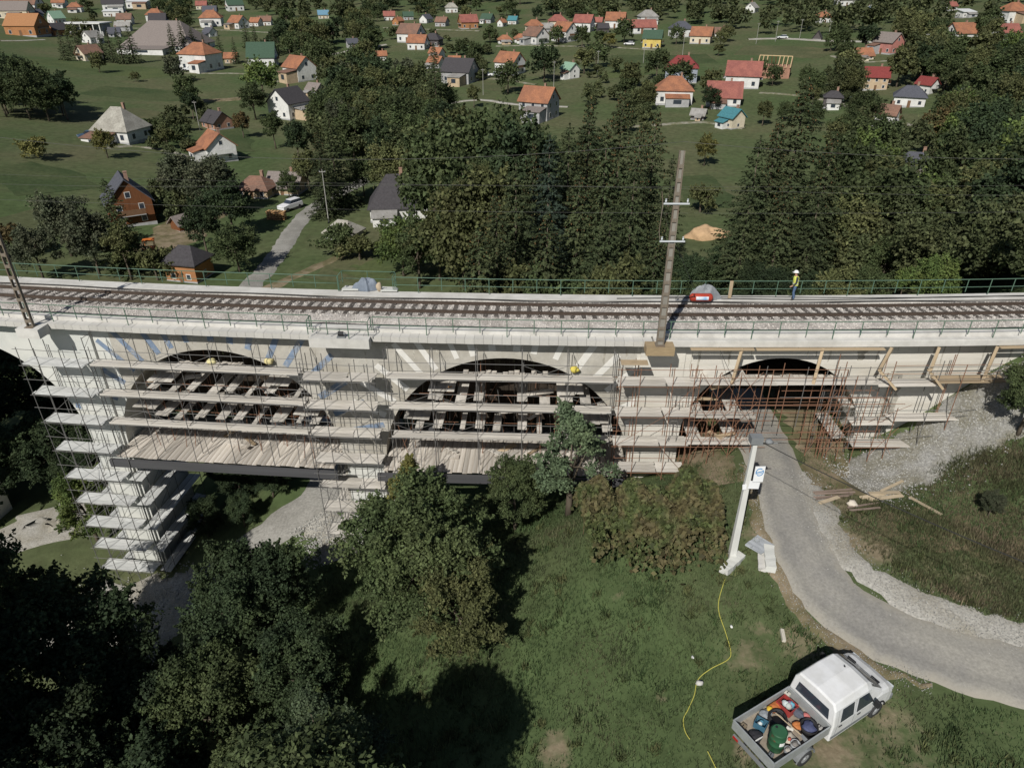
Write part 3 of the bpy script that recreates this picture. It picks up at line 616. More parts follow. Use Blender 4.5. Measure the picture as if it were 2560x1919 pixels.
def pier_scaffold(s0, s1, levels, label, zb, mb_=M_board2, side_from=-9, backs=(-2.4, -5.0), steel=M_steel, right_from=None):
    e = empty('scaffold', B((s0 + s1) / 2, 0.6, zb)); tag(e, label, 'scaffold', 'scaffolds along the viaduct')
    fo, bo = 1.16, 0.12; L, Rr = s0 - 1.0, s1 + 1.0; mid = (s0 + s1) / 2
    ztop = levels[0] + 1.1; pr = .026
    right_from = right_from if right_from is not None else side_from
    for s in (L, s0 + .05, mid + .3, s1 - .05): std(e, s, fo, gz(B(s, fo, 0).x, B(s, fo, 0).y) - .1, ztop, steel)
    for s in (s0 + .05, s1 - .05, mid + .3): std(e, s, bo, zb - .3, ztop - .3, steel)
    for s, zt in ((L, ztop), (s0 - .12, ztop), (s1 + .15, right_from + 1.3), (Rr, right_from + 1.3)):
        for o in (bo,) + tuple(backs):
            p = B(s, o, 0); std(e, s, o, gz(p.x, p.y) - .1, min(zt, side_from + 1.4 if o < 0 else zt), steel)
    std(e, Rr, fo, gz(B(Rr, fo, 0).x, B(Rr, fo, 0).y) - .1, right_from + 1.2, steel)
    for i, z in enumerate(levels):
        board_s(e, L - .05, mid, bo + .08, fo - .02, z, mb_, n=3); board_s(e, mid + .02, s1 + .12, bo + .08, fo - .02, z + .01, mb_, n=3)
        led(e, L - .2, s1 + .3, fo + .03, z + 1.0, steel)
        led(e, L - .2, s1 + .3, fo, z - .05, steel); led(e, L - .2, s1 + .3, bo, z - .05, steel)
        for s in (L, s0, mid + .3, s1): tra(e, s, bo, fo, z - .03, steel)
        zl = levels[i + 1] if i + 1 < len(levels) else z - 1.5
        for a, b in ((L, mid), (mid, s1)):
            if srnd.random() < .8:
                t = srnd.random() < .5; brace(e, a if t else b, fo, z, b if t else a, fo, zl, steel)
        brace(e, L, fo, z, L, bo, zl + 1.0, steel)
        if z < side_from:
            board_o(e, s0 - .56, .8, backs[-1] - .1, bo, z - .95, mb_, n=2)
            for o in backs: led(e, L, s0 - .1, o, z - 1.0, steel)
            brace(e, L, backs[0], z, L, bo, z - 1.9, steel)
            for zz in (-.4, .1): pole('guard_rail', B(L, backs[-1], z + zz), B(L, fo, z + zz), .014, steel, e, 5)
        if z < right_from:
            board_o(e, s1 + .62, .85, backs[-1] - .1, bo + .6, z - .25, mb_, n=2)
            for zz in (.25, .75): pole('guard_rail', B(Rr, backs[-1], z + zz), B(Rr, fo, z + zz), .014, steel, e, 5)
            brace(e, Rr, backs[0], z, Rr, fo, z - 1.9, steel); brace(e, Rr, backs[1], z - 1.9, Rr, backs[0], z, steel)
            for o in backs: led(e, s1 + .1, Rr, o, z - .3, steel)
    return e
pier_scaffold(-26.1, -23.6, [-2.3, -4.2, -6.05, -8.05, -10.1, -12.0, -13.9, -15.75, -17.6], 'tall steel scaffold tower wrapped round the leftmost pier', -19.0, side_from=-8.5)
pier_scaffold(-10.2, -7.5, [-2.4, -4.2, -6.0, -7.8, -9.6, -11.4, -13.2], 'steel scaffold tower round the pier between the two plank-decked arches', -15.6, M_board, side_from=-9.2)
pier_scaffold(6.7, 9.6, [-2.3, -4.2, -6.1, -7.9], 'steel scaffold on the cream pier below the tall mast', -9.4, M_board, side_from=-30, steel=M_rust)

def road_scaffold():
    e = empty('scaffold', B(12, .5, -7)); tag(e, 'rusty tube scaffold with cross boards in the road arch, left of the opening', 'scaffold', 'scaffolds along the viaduct')
    for s in (9.9, 10.9, 12.0, 13.2):
        for o in (1.0, .1, -1.6, -3.4, -5.0):
            p = B(s, o, 0); zt = -1.6 if o > 0 else ARCH[3][2] + math.sqrt(25 - min(24, (s - 14.6) ** 2)) - .2
            std(e, s, o, gz(p.x, p.y) - .1, zt, M_rust)
    board_s(e, 9.6, 14.0, .15, .92, -2.35, M_board, n=2); board_s(e, 14.0, 19.4, .15, .92, -2.33, M_board, n=2)
    for z in (-1.85, -1.35): led(e, 9.3, 17.5, 1.03, z, M_rust)
    for z in (-4.45, -6.2): 
        led(e, 9.6, 17.5, 1.0, z + .9, M_rust); led(e, 9.6, 17.5, 1.0, z + .45, M_rust); led(e, 9.6, 14, 1.0, z - .05, M_rust)
        board_s(e, 9.7, 13.3, .15, .85, z, M_board, n=2)
    for s in (10.3, 12.4):
        for z in (-2.6, -4.75, -6.3):
            board_o(e, s, .75, -4.6, .1, z, M_board)
    for s in (9.9, 10.9, 12.0):
        for z in (-6.8, -5.0, -3.2):
            brace(e, s, 1.0, z, s + 1.1, 1.0, z + 1.7, M_rust); brace(e, s + 1.1, 1.0, z, s, 1.0, z + 1.7, M_rust)
            brace(e, s, -1.6, z, s + 1.1, -1.6, z + 1.7, M_rust)
    for k in range(33):
        s = 14.65 - 4.95 + k * .3; zt = ARCH[3][2] + math.sqrt(max(25.5 - (s - 14.65) ** 2, .01)) - .06; z0 = -5.0 if 12.3 < s < 16.3 else -7.4
        if zt > z0 + .3: boxm('screen_board', frame_at(s, -4.75 + srnd.uniform(-.03, .03), (zt + z0) / 2), (.288, .04, zt - z0), M_screen, e)  # boards added here so the road arch opening stays black
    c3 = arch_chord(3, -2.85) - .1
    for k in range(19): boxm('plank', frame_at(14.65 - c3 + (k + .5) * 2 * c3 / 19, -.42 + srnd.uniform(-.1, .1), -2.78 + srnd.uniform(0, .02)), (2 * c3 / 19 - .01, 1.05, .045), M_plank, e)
    for k in range(25): boxm('form_and_shade_board', frame_at(10.7 + k * .32, -2.8 + srnd.uniform(-.06, .06), -3.62 + srnd.uniform(0, .02)), (.31, 3.7, .045), M_screen, e)  # dark cover boards added to shade the ground beneath the road arch
    for k in range(40):
        s = srnd.uniform(9.9, 13.4); o = srnd.uniform(-4.5, 1.0); zg = gz(B(s, o, 0).x, B(s, o, 0).y); z1 = zg + srnd.uniform(1.2, 3.6); pole('strut', B(s, o, zg), B(s + srnd.uniform(-.7, .7), o + srnd.uniform(-.5, .5), z1), .018, M_rust, e, 5)
    for k in range(9): boxm('shutter_board', frame_at(srnd.uniform(10.2, 13), srnd.uniform(-3, .6), srnd.choice([-6.1, -4.35, -2.9]), srnd.uniform(-.9, .9), srnd.uniform(-.3, .3), srnd.uniform(-.3, .3)), (srnd.uniform(.8, 1.6), .25, .04), M_timber, e)
    for z in (-3.1, -3.5, -4.5): led(e, 11.6, 20.0, -.9 if z < -4 else 1.02, z, M_rust)
    for s in (13.6, 14.5, 16.3, 16.9, 17.5, 18.1):
        for o in (1.0, .1): std(e, s, o, -5.0 if s < 16.1 else gz(B(s, o, 0).x, B(s, o, 0).y) - .1, -1.3 - srnd.uniform(0, .6), M_rust if srnd.random() < .7 else M_steel)
    for s in (16.3, 17.1): brace(e, s, 1.0, -6.6, s + .9, 1.0, -4.6, M_rust); brace(e, s + .9, 1.0, -6.6, s, 1.0, -4.6, M_rust); brace(e, s, 1.0, -4.6, s + .9, 1.0, -2.7, M_rust)
    for s in (15.4, 17.0, 18.6):
        std(e, s, 1.0, -4.9 if s < 18 else -6.4, -1.2, M_steel)
    e2 = empty('scaffold', B(22, .5, -6)); tag(e2, 'tube scaffold with timber props along the cream wall, right of the road opening', 'scaffold', 'scaffolds along the viaduct')
    for s in (17.3, 19.9, 22.4, 25.4):
        for o in (1.0, .15):
            p = B(s, o, 0); std(e2, s, o, gz(p.x, p.y) - .1, -.9, M_rust if s < 21 else M_steel)
    board_s(e2, 19.4, 22.6, .15, .95, -2.45, M_board, n=2); board_s(e2, 22.4, 26.2, .15, .95, -2.3, M_timber, n=2, tilt=0.0)
    board_s(e2, 18.5, 20.8, .15, 1.0, -4.85, M_board, n=2); board_s(e2, 20.6, 25.3, .15, .95, -4.65, M_board, n=2)
    board_s(e2, 18.9, 22.6, .15, .95, -6.35, M_board, n=2, tilt=0.03)
    board_o(e2, 18.5, .8, -2.6, .1, -6.3, M_board); board_o(e2, 18.5, .6, -2.2, .1, -4.2, M_board)
    for z in (-1.75, -1.25, -3.9, -4.3, -5.6): led(e2, 16.8, 26.4 if z > -3 else 25.6, 1.03, z, M_steel)
    for s in (17.0, 18.9, 20.7, 23.6):
        for o in (1.02, .12, -1.2 if s < 19 else .12):
            p = B(s, o, 0); z0 = gz(p.x, p.y) - .1; std(e2, s + srnd.uniform(-.1, .1), o, z0, min(-1.0, z0 + srnd.uniform(3.4, 5.2)), M_rust if srnd.random() < .6 else M_steel)
    for z, a_, b_ in ((-3.0, 14.2, 20.6), (-3.45, 15.0, 21.0), (-5.2, 15.6, 19.8), (-5.9, 16.2, 20.4), (-6.3, 16.0, 21.5), (-2.0, 19.0, 27.0), (-1.5, 20, 27.4)): led(e2, a_, b_, 1.05, z, M_rust if z < -3 else M_steel); led(e2, a_ + .4, b_ - .8, .2, z - .1, M_rust)
    for k in range(14):
        s = srnd.uniform(17.8, 21.4); z = srnd.uniform(-6.6, -4.4); brace(e2, s, srnd.choice([1.0, .15]), z, s + srnd.uniform(-1.1, 1.1), srnd.choice([1.0, .15]), z + srnd.uniform(.9, 1.8), M_rust)
    for s in (17.3, 19.9):
        brace(e2, s, 1.0, -6.8, s + 1.2, 1.0, -5.0, M_rust); brace(e2, s + 1.2, 1.0, -6.8, s, 1.0, -5.0, M_rust)
    for sT, sB, zB in ((12.0, 11.6, -2.3), (16.2, 15.9, -2.3), (19.8, 19.2, -1.55), (22.3, 21.9, -1.55), (25.4, 24.9, -2.25), (28.2, 27.7, -2.1)):
        p0, p1 = B(sB, .85, zB), B(sT, .38, -.42); d = p1 - p0
        boxm('prop', Matrix.Translation((p0 + p1) / 2) @ d.to_track_quat('Z', 'Y').to_matrix().to_4x4(), (.15, .13, d.length), M_timber, e2)
    for a, b in ((19.2, 20.2), (21.8, 22.7)):
        p0, p1 = B(a, .8, -1.5), B(b, 1.15, -2.5); d = p1 - p0
        boxm('prop', Matrix.Translation((p0 + p1) / 2) @ d.to_track_quat('Z', 'Y').to_matrix().to_4x4(), (.13, .11, d.length), M_timber, e2)
    for a, b in ((9.3, 12.6), (12.7, 19.4), (25.5, 28.4)):
        boxm('form_and_shade_board', frame_at((a + b) / 2, .42, -.41 - .05), (b - a, .22, .06), M_timber, e2)
    return e
road_scaffold()
def ladder(s_, o_, z0, z1, label):
    e = empty('ladder', B(s_, o_, z0)); tag(e, label, 'ladder'); d = .35
    for t in (-.2, .2): pole('rail', B(s_ + t, o_, z0), B(s_ + t, o_ - d, z1), .018, M_steel, e, 5)
    n = int((z1 - z0) / .3)
    for i in range(1, n): f = i / n; pole('rung', B(s_ - .2, o_ - d * f, z0 + (z1 - z0) * f), B(s_ + .2, o_ - d * f, z0 + (z1 - z0) * f), .012, M_steel, e, 4)
ladder(-12.2, .62, -8.4, -5.2, 'ladder up from the plank deck of the blue striped arch'); ladder(-5.4, .62, -8.4, -5.2, 'ladder up from the plank deck of the white striped arch'); ladder(-24.2, .8, -10.05, -7.1, 'ladder on the front of the leftmost pier scaffold'); ladder(8.9, .8, -6.05, -3.2, 'ladder on the cream pier below the tall mast')
# planks of the form round the tall mast's console are part of the bridge; loose boards below it
pb = boxm('plank', frame_at(6.4, .75, -1.1), (1.4, .5, .05), M_timber); tag(pb, 'single brown plank jutting out under the console of the tall mast', 'plank')
# ------------------------------------------------------------------ houses
def paint(n, c, var=.14, **k): return mat(n, c, .85, var=var, scale=1.6, spec=.2, col2=tuple(q * .78 for q in c), mix_scale=.35, thr=(.48, .7), detail=6, **k)
W = {'white': paint('wall_white', (.66, .655, .63)), 'cream': paint('wall_cream', (.62, .55, .42)), 'grey': paint('wall_grey', (.38, .38, .38)), 'bluegrey': paint('wall_bluegrey', (.30, .33, .38)),
     'yellow': paint('wall_yellow', (.62, .47, .14)), 'orange': paint('wall_orange', (.38, .18, .08)), 'pink': paint('wall_pink', (.46, .20, .17)), 'brick': paint('wall_brick', (.36, .20, .14), .2),
     'wood': paint('wall_wood', (.16, .066, .028), .2, stretch=(6, 6, 1)), 'tan': paint('wall_tan', (.48, .37, .25)), 'red': paint('wall_red', (.30, .06, .05)), 'dark': paint('wall_dark', (.09, .08, .08)), 'blue': paint('wall_blue', (.25, .34, .50))}
def rf(n, c, c2=None): return mat('roof_' + n, c, .85, var=.26, scale=3.2, col2=c2, mix_scale=.45, bump=.6, bscale=7, spec=.2, stretch=(1, 1, 1), detail=6)
RF = {'orange': rf('orange', (.34, .150, .082), (.25, .115, .070)), 'red': rf('red', (.30, .115, .090), (.235, .09, .075)), 'maroon': rf('maroon', (.20, .045, .042)), 'brown': rf('brown', (.22, .125, .09), (.17, .105, .08)),
      'dark': rf('dark', (.060, .056, .060)), 'grey': rf('grey', (.30, .29, .275), (.24, .23, .21)), 'pale': rf('pale', (.56, .57, .57)), 'green': rf('green', (.055, .095, .065)), 'lgreen': rf('lgreen', (.22, .34, .25)),
      'teal': rf('teal', (.06, .19, .22)), 'slate': rf('slate', (.085, .088, .105)), 'blue': rf('blue', (.13, .25, .34)), 'greybrown': rf('greybrown', (.21, .18, .165)), 'shake': rf('shake', (.36, .345, .30), (.27, .255, .22)), 'rust': rf('rust', (.34, .17, .08))}
M_glass = mat('window_glass', (.035, .045, .06), .15, var=0, spec=.6)
M_frame = mat('window_frame', (.62, .60, .56), .6, var=.05)
M_chim = mat('chimney_brick', (.30, .19, .14), .9, var=.2)
M_door = mat('door_wood', (.16, .09, .05), .7, var=.15)
HOUSE_PX = []
def house(px, py, wpx, label, roof='orange', wall='white', kind='gable', yaw=0, storeys=1.5, dep=0.85, pitch=40, chim=1, wins=True, front=None, name='house', cat='house', over=.4, hip=.45, lift=0.0, maxL=None):
    """px,py: foot of the house in the photograph; wpx: its width there; yaw: turn of the ridge from the picture plane, degrees"""
    p = at(px, py); Z = depth(p); a = R(yaw)
    # the silhouette of an L x W block turned by yaw is L|cos|+W|sin| wide
    k = wpx * Z / FPX; Lh = k / (abs(math.cos(a)) + dep * abs(math.sin(a))) ; Wd = Lh * dep
    Lh *= 1.06; Wd *= 1.06
    HOUSE_PX.append((px, py, wpx)); hs = 2.3 * storeys + .2; sc = max(.55, min(1.25, (Lh + Wd) / 2 / 9.0)); hs *= sc
    e = empty(name, (p.x, p.y + Wd * .30, min(p.z, gz(p.x, p.y + Wd * .30)) + lift), a); tag(e, label, cat)
    x, y = Lh / 2, Wd / 2; wm, rm = W[wall], RF[roof]; rise = y * math.tan(R(pitch)) if kind == 'gable' else min(x, y) * math.tan(R(pitch * .95))
    def part(mb, nm, m, par=None): return mb.build(nm, m, par or e)
    mb = MB(); b = -1.2
    if kind == 'gable':
        vs = [(-x, -y, b), (x, -y, b), (x, y, b), (-x, y, b), (-x, -y, hs), (x, -y, hs), (x, y, hs), (-x, y, hs), (-x, 0, hs + rise), (x, 0, hs + rise)]
        mb.add(vs, [(0, 1, 5, 4), (1, 2, 6, 9, 5), (2, 3, 7, 6), (3, 0, 4, 8, 7), (4, 5, 9, 8), (7, 8, 9, 6)])
        part(mb, 'wall', wm)
        t = .16; ov = over; dz = ov * math.tan(R(pitch)); r = MB()
        for sgn in (-1, 1):
            q = [(-x - ov, sgn * (y + ov), hs - dz + .02), (x + ov, sgn * (y + ov), hs - dz + .02), (x + ov, 0, hs + rise + .02), (-x - ov, 0, hs + rise + .02)]
            u = [(a_, b_, c_ + t) for a_, b_, c_ in q]
            f = [(0, 1, 2, 3), (7, 6, 5, 4), (0, 4, 5, 1), (1, 5, 6, 2), (3, 2, 6, 7), (0, 3, 7, 4)]
            r.add(q + u, [g if sgn < 0 else g[::-1] for g in f])
        ro = part(r, 'roof', rm)
    elif kind == 'hip':
        mb.bb(-x, x, -y, y, b, hs); part(mb, 'wall', wm)
        ov = over; X, Y = x + ov, y + ov; rx = max(0.05, X - Y * (1 if X >= Y else .5)) if hip is None else X * (1 - hip) * .6; z0 = hs - .12; zt = hs + rise
        r = MB(); r.add([(-X, -Y, z0), (X, -Y, z0), (X, Y, z0), (-X, Y, z0), (-X, -Y, z0 + .16), (X, -Y, z0 + .16), (X, Y, z0 + .16), (-X, Y, z0 + .16), (-rx, 0, zt), (rx, 0, zt)],
              [(3, 2, 1, 0), (0, 1, 5, 4), (1, 2, 6, 5), (2, 3, 7, 6), (3, 0, 4, 7), (4, 5, 9, 8), (5, 6, 9), (6, 7, 8, 9), (7, 4, 8)])
        ro = part(r, 'roof', rm)
    else:  # flat or shallow single pitch
        mb.bb(-x, x, -y, y, b, hs); part(mb, 'wall', wm); r = MB(); ov = over
        r.add([(-x - ov, -y - ov, hs), (x + ov, -y - ov, hs), (x + ov, y + ov, hs + .9), (-x - ov, y + ov, hs + .9), (-x - ov, -y - ov, hs + .2), (x + ov, -y - ov, hs + .2), (x + ov, y + ov, hs + 1.1), (-x - ov, y + ov, hs + 1.1)],
              [(3, 2, 1, 0), (4, 5, 6, 7), (0, 1, 5, 4), (1, 2, 6, 5), (2, 3, 7, 6), (3, 0, 4, 7)]); ro = part(r, 'roof', rm)
    hr = random.Random(int(px * 7 + py)); q_ = hr.random()
    if q_ < .55 and name == 'house' and wpx > 30:      # a lean-to or porch on one side
        ax = x * hr.uniform(.35, .7); ad = y * hr.uniform(.35, .6); hh = hs * hr.uniform(.55, .8); sx = hr.choice([-1, 1]) * (x - ax) * hr.uniform(.2, 1); am = W[hr.choice([wall, 'grey', 'tan', 'white'])]; ar = RF[hr.choice([roof, 'grey', 'brown', 'greybrown'])]
        part(MB().bb(sx - ax, sx + ax, -y - 2 * ad, -y - .01, -1.2, hh), 'porch', am)
        g_ = [(sx - ax - .25, -y - 2 * ad - .3, hh - .1), (sx + ax + .25, -y - 2 * ad - .3, hh - .1), (sx + ax + .25, -y + .02, hh + .55), (sx - ax - .25, -y + .02, hh + .55)]
        part(MB().add(g_ + [(a_, b_, c_ + .14) for a_, b_, c_ in g_], [(3, 2, 1, 0), (4, 5, 6, 7), (0, 1, 5, 4), (1, 2, 6, 5), (2, 3, 7, 6), (3, 0, 4, 7)]), 'porch_roof', ar)
        part(MB().bb(sx - ax * .35, sx + ax * .35, -y - 2 * ad - .04, -y - 2 * ad + .02, hh * .3, hh * .78), 'porch_window', M_glass)
    part(MB().bb(-x - .04, x + .04, -y - .04, y + .04, -1.25, .35 * sc), 'plinth', W['grey'])
    if q_ > .35 and kind == 'gable' and storeys > 1.4 and wpx > 40:   # balcony on the gable
        z_ = 2.6 * sc
        for sg_ in (-1, 1): bp = part(MB().bb(sg_ * x if sg_ > 0 else -x - .9, x + .9 if sg_ > 0 else -x, -y * .6, y * .6, z_ - .12, z_), 'balcony', W['grey']); part(MB().bb(sg_ * (x + .86) - .03, sg_ * (x + .86) + .03, -y * .6, y * .6, z_, z_ + .85), 'balustrade', W['white'] if q_ < .7 else M_door, bp)
    if chim and kind != 'flat':
        mb = MB(); cx = x * .35; mb.bb(cx - .25, cx + .25, .35, .85, hs + rise * .45, hs + rise + .75); mb.bb(cx - .3, cx + .3, .3, .9, hs + rise + .75, hs + rise + .85); part(mb, 'chimney', M_chim, ro)
    if wins:
        # windows on the three walls that can be seen: -y, -x, +x
        ww, wh = .95 * sc, 1.15 * sc
        def window(cx, cy, cz, ax, sg):
            f = MB(); g = MB(); d = .05
            if ax == 'y': f.bb(cx - ww / 2 - .09, cx + ww / 2 + .09, cy - .03 * 1, cy + .03, cz - wh / 2 - .09, cz + wh / 2 + .09); g.bb(cx - ww / 2, cx + ww / 2, cy - .045, cy - .02, cz - wh / 2, cz + wh / 2)
            else: f.bb(cx - .03, cx + .03, cy - ww / 2 - .09, cy + ww / 2 + .09, cz - wh / 2 - .09, cz + wh / 2 + .09); g.bb(cx + sg * .02, cx + sg * .045, cy - ww / 2, cy + ww / 2, cz - wh / 2, cz + wh / 2)
            o = part(f, 'window', M_frame); part(g, 'pane', M_glass, o)
        ns = max(1, int(hs / (2.55 * sc)))
        for k_ in range(ns):
            cz = (1.45 + 2.7 * k_) * sc
            n = max(2, int(Lh / (3.0 * sc)))
            for i in range(n):
                if k_ == 0 and i == n // 2 and n > 2: continue
                window(-x + Lh * (i + .5) / n, -y, cz, 'y', -1)
            for sg in (-1, 1):
                n2 = 2 if Wd > 5 else 1
                for i in range(n2): window(sg * x, -y + Wd * (i + .5) / n2, cz, 'x', sg)
        if kind == 'gable' and rise > 2.2:
            for sg in (-1, 1): window(sg * x, 0, hs + rise * .30, 'x', sg)
        mb = MB(); mb.bb(-.5 * sc, .5 * sc, -y - .05, -y + .02, -.3, 2.05 * sc); part(mb, 'door', M_door)
    return e
H = house
# far left of the village
H(52, 32, 82, 'long house with a wide faded orange roof in the top left corner', 'brown', 'white', yaw=4, dep=.6)
H(35, 48, 74, 'long grey brown roofed house at the left edge of the village', 'greybrown', 'cream', yaw=6, dep=.6)
H(63, 90, 78, 'broad orange brown house nearest the left meadow', 'rust', 'orange', yaw=-4, dep=.75)
H(142, 90, 44, 'orange walled house with dark roof beside the broad orange brown one', 'dark', 'orange', yaw=62)
H(139, 58, 36, 'grey green roofed house with a narrow white gable', 'lgreen', 'white', yaw=60, pitch=48)
H(88, 47, 30, 'small blue grey house between the brown roofs', 'slate', 'bluegrey', yaw=70)
H(148, 19, 32, 'little orange roofed house at the top edge, left', 'orange', 'white', yaw=10)
H(187, 31, 34, 'house with an orange hipped roof near the top left', 'orange', 'white', 'hip', 15)
H(282, 29, 56, 'house with a dark brown roof and bright gable at the top edge', 'dark', 'white', yaw=20)
H(345, 22, 50, 'pale metal roofed hall at the top edge', 'pale', 'white', 'flat', yaw=5, dep=.5)
H(280, 42, 38, 'low shed with a pale blue metal roof', 'pale', 'white', 'flat', yaw=8, dep=.5)
H(228, 108, 40, 'house with a bright gable below the white flat-roofed hall', 'grey', 'white', yaw=68)
H(312, 62, 36, 'small brown roofed house behind the large brown roof', 'brown', 'white', yaw=10)
H(388, 54, 42, 'orange hipped roof behind the large brown roof, with white walls', 'orange', 'white', 'hip', 8)
H(395, 66, 42, 'dark grey roof just behind the large brown roof', 'dark', 'grey', yaw=12)
H(308, 78, 36, 'low grey roofed outbuilding left of the large brown roof', 'grey', 'grey', yaw=8, dep=.6, wins=False)
H(285, 92, 32, 'dark grey roofed shed behind the row of conifers', 'slate', 'grey', yaw=20, wins=False)
H(220, 152, 56, 'small pale gabled house with a brownish roof at the field edge', 'brown', 'cream', yaw=58)
H(410, 128, 178, 'very large building with a broad grey brown hipped roof', 'greybrown', 'white', 'hip', -6, .8, .75, 40, hip=.25)
H(504, 24, 27, 'small red roofed house at the top, left of the green roof', 'red', 'cream', yaw=10)
H(525, 42, 34, 'dark roofed house behind the orange hipped one', 'slate', 'grey', yaw=10)
H(585, 28, 46, 'dark green roofed house with a white dormer gable', 'green', 'white', yaw=30)
H(527, 66, 54, 'house with a broad orange hipped roof above the conifers', 'orange', 'white', 'hip', 10)
H(595, 72, 48, 'white house with orange roof and grey gable', 'orange', 'white', yaw=-32)
H(640, 66, 30, 'small orange roofed annex right of the white house with the grey gable', 'orange', 'white', yaw=-20)
H(664, 64, 28, 'small brown roofed house behind the treetops', 'brown', 'white', yaw=5)
H(524, 92, 34, 'dark roofed house with a white end gable behind conifers', 'slate', 'white', yaw=-35)
H(500, 177, 90, 'white and red house with a large orange hipped roof', 'orange', 'white', 'hip', -18, 2, .8)
H(655, 168, 66, 'house with a broad dark green roof half hidden by a tree', 'green', 'white', yaw=6, pitch=48)
H(748, 202, 80, 'pale house with orange roof and grey end gable above the white wall', 'orange', 'white', yaw=-42, storeys=2)
H(578, 158, 30, 'small orange roof between trees, left of the dark green roof', 'orange', 'tan', yaw=6)
H(808, 47, 28, 'little house with a blue roof in the wood', 'blue', 'cream', yaw=15)
H(788, 240, 44, 'brown grey roofed outbuilding below the pale house', 'greybrown', 'grey', yaw=-30, wins=False)
H(720, 296, 92, 'house with a huge sunlit white end wall', 'dark', 'white', yaw=60, storeys=2, dep=1.0)
# middle of the village
H(973, 51, 28, 'house with a pink red roof, leftmost of the far middle row', 'red', 'white', yaw=8)
H(995, 63, 26, 'small orange gable beside the pink red roof', 'orange', 'orange', yaw=60)
H(1020, 50, 26, 'grey green roof right of the pink red one', 'green', 'grey', yaw=12)
H(1065, 58, 30, 'dark house with one white gable in the far middle row', 'slate', 'white', yaw=60)
H(1105, 66, 32, 'brown roofed house below the white hexagonal roof', 'brown', 'grey', yaw=-20)
H(1128, 32, 31, 'pale hipped house standing alone at the wood edge', 'shake', 'white', 'hip', 10, dep=.95)
H(1170, 72, 48, 'orange house with a bright white balcony', 'red', 'orange', yaw=18)
H(1219, 58, 33, 'green roofed house right of the orange one with the balcony', 'green', 'grey', yaw=-25)
H(1255, 67, 22, 'tiny orange gabled house left of the teal roof', 'orange', 'white', yaw=55)
H(1028, 106, 66, 'white house with brown roof and shaded blue grey end', 'brown', 'white', yaw=-24)
H(1045, 124, 48, 'orange roofed house in front of the white one with the brown roof', 'orange', 'white', yaw=-12)
H(1082, 116, 46, 'black roofed house with white chimney on the middle meadow', 'dark', 'dark', 'hip', -15)
H(1092, 146, 38, 'orange roof, upper of the pair beside the lone dark spruce', 'orange', 'white', yaw=-30)
H(1090, 170, 42, 'orange roof, lower of the pair beside the lone dark spruce', 'orange', 'white', yaw=-30)
H(1137, 167, 31, 'small orange roofed shed left of the meadow', 'orange', 'grey', yaw=-12, wins=False)
H(1150, 208, 88, 'long house with a dark brown roof beside the parked cars', 'dark', 'grey', yaw=-22)
H(880, 120, 30, 'dark grey roof deep in the wood on the left', 'slate', 'grey', yaw=25)
H(953, 152, 27, 'tiny white house with an orange roof in the wood', 'orange', 'white', yaw=15)
H(1275, 186, 72, 'house with orange roof and a white balcony gable on the middle meadow', 'orange', 'white', yaw=-38, storeys=2)
H(1283, 61, 25, 'house with a bright teal roof', 'teal', 'white', yaw=-20)
H(1335, 86, 42, 'pale yellow house with an orange hipped roof', 'orange', 'cream', 'hip', 10, 2)
H(1262, 109, 34, 'left half of the low white terrace with orange roofs', 'orange', 'white', 'hip', 5, 1, .8)
H(1303, 106, 34, 'right half of the low white terrace with orange roofs', 'orange', 'white', 'hip', 5, 1, .8)
H(1340, 110, 62, 'white gabled house with brown roof at the right of the terrace', 'brown', 'white', yaw=-50)
H(1412, 104, 62, 'tall white house with orange roof, left of the white row', 'orange', 'white', yaw=-48, storeys=2)
H(1394, 70, 42, 'red hipped roof behind the tall white house', 'red', 'cream', 'hip', 5)
H(1460, 80, 52, 'white house with a red roof in the middle of the row', 'red', 'white', yaw=-22, storeys=2)
H(1493, 66, 28, 'red roofed house behind the middle white one', 'red', 'white', yaw=-15)
H(1540, 70, 52, 'white house with an orange roof, right end of the row', 'orange', 'white', yaw=-15)
H(1620, 60, 44, 'pale grey hipped roof at the wood edge', 'grey', 'white', 'hip', 5)
H(1602, 84, 70, 'long white house with a red roof behind the yellow house', 'red', 'white', yaw=5, dep=.5, storeys=1)
H(1632, 120, 50, 'bright yellow house with a green roof', 'green', 'yellow', yaw=-15, storeys=2, dep=.9)
H(1425, 196, 44, 'narrow house with a pale green roof', 'lgreen', 'white', yaw=-55, storeys=2.2)
H(1507, 82, 28, 'dark roofed shed between the white houses', 'dark', 'dark', yaw=10, wins=False)
H(1366, 82, 30, 'grey roofed shed behind the white gabled house', 'grey', 'grey', yaw=10, wins=False)
H(1348, 298, 96, 'grey white house with orange roof and cross gable above the spruces', 'orange', 'grey', yaw=-28, storeys=2.2, dep=.9)
# right of the village
H(1705, 206, 84, 'grey house with a maroon hipped roof', 'maroon', 'bluegrey', 'hip', -12, 1.8)
H(1860, 220, 92, 'house with a red ribbed metal roof and white gable', 'red', 'white', yaw=-18)
H(1812, 264, 92, 'large red metal roof in front of the ribbed one', 'red', 'white', yaw=-14, dep=.9, storeys=1)
H(1686, 260, 92, 'house with an orange hipped roof left of the red metal roofs', 'orange', 'white', 'hip', -8)
H(1755, 109, 58, 'house with orange roof and blue grey lean-to on the upper meadow', 'orange', 'cream', yaw=-22)
H(1803, 95, 32, 'small brown roofed house next to the one with the lean-to', 'brown', 'white', yaw=-10)
H(1703, 93, 52, 'dark roofed house with white windows right of the yellow house', 'slate', 'white', 'hip', 8)
H(1880, 32, 36, 'white hut with a grey roof high in the wood', 'grey', 'white', yaw=55)
H(2058, 57, 36, 'orange hipped house in the wood above the road', 'orange', 'white', 'hip', 10)
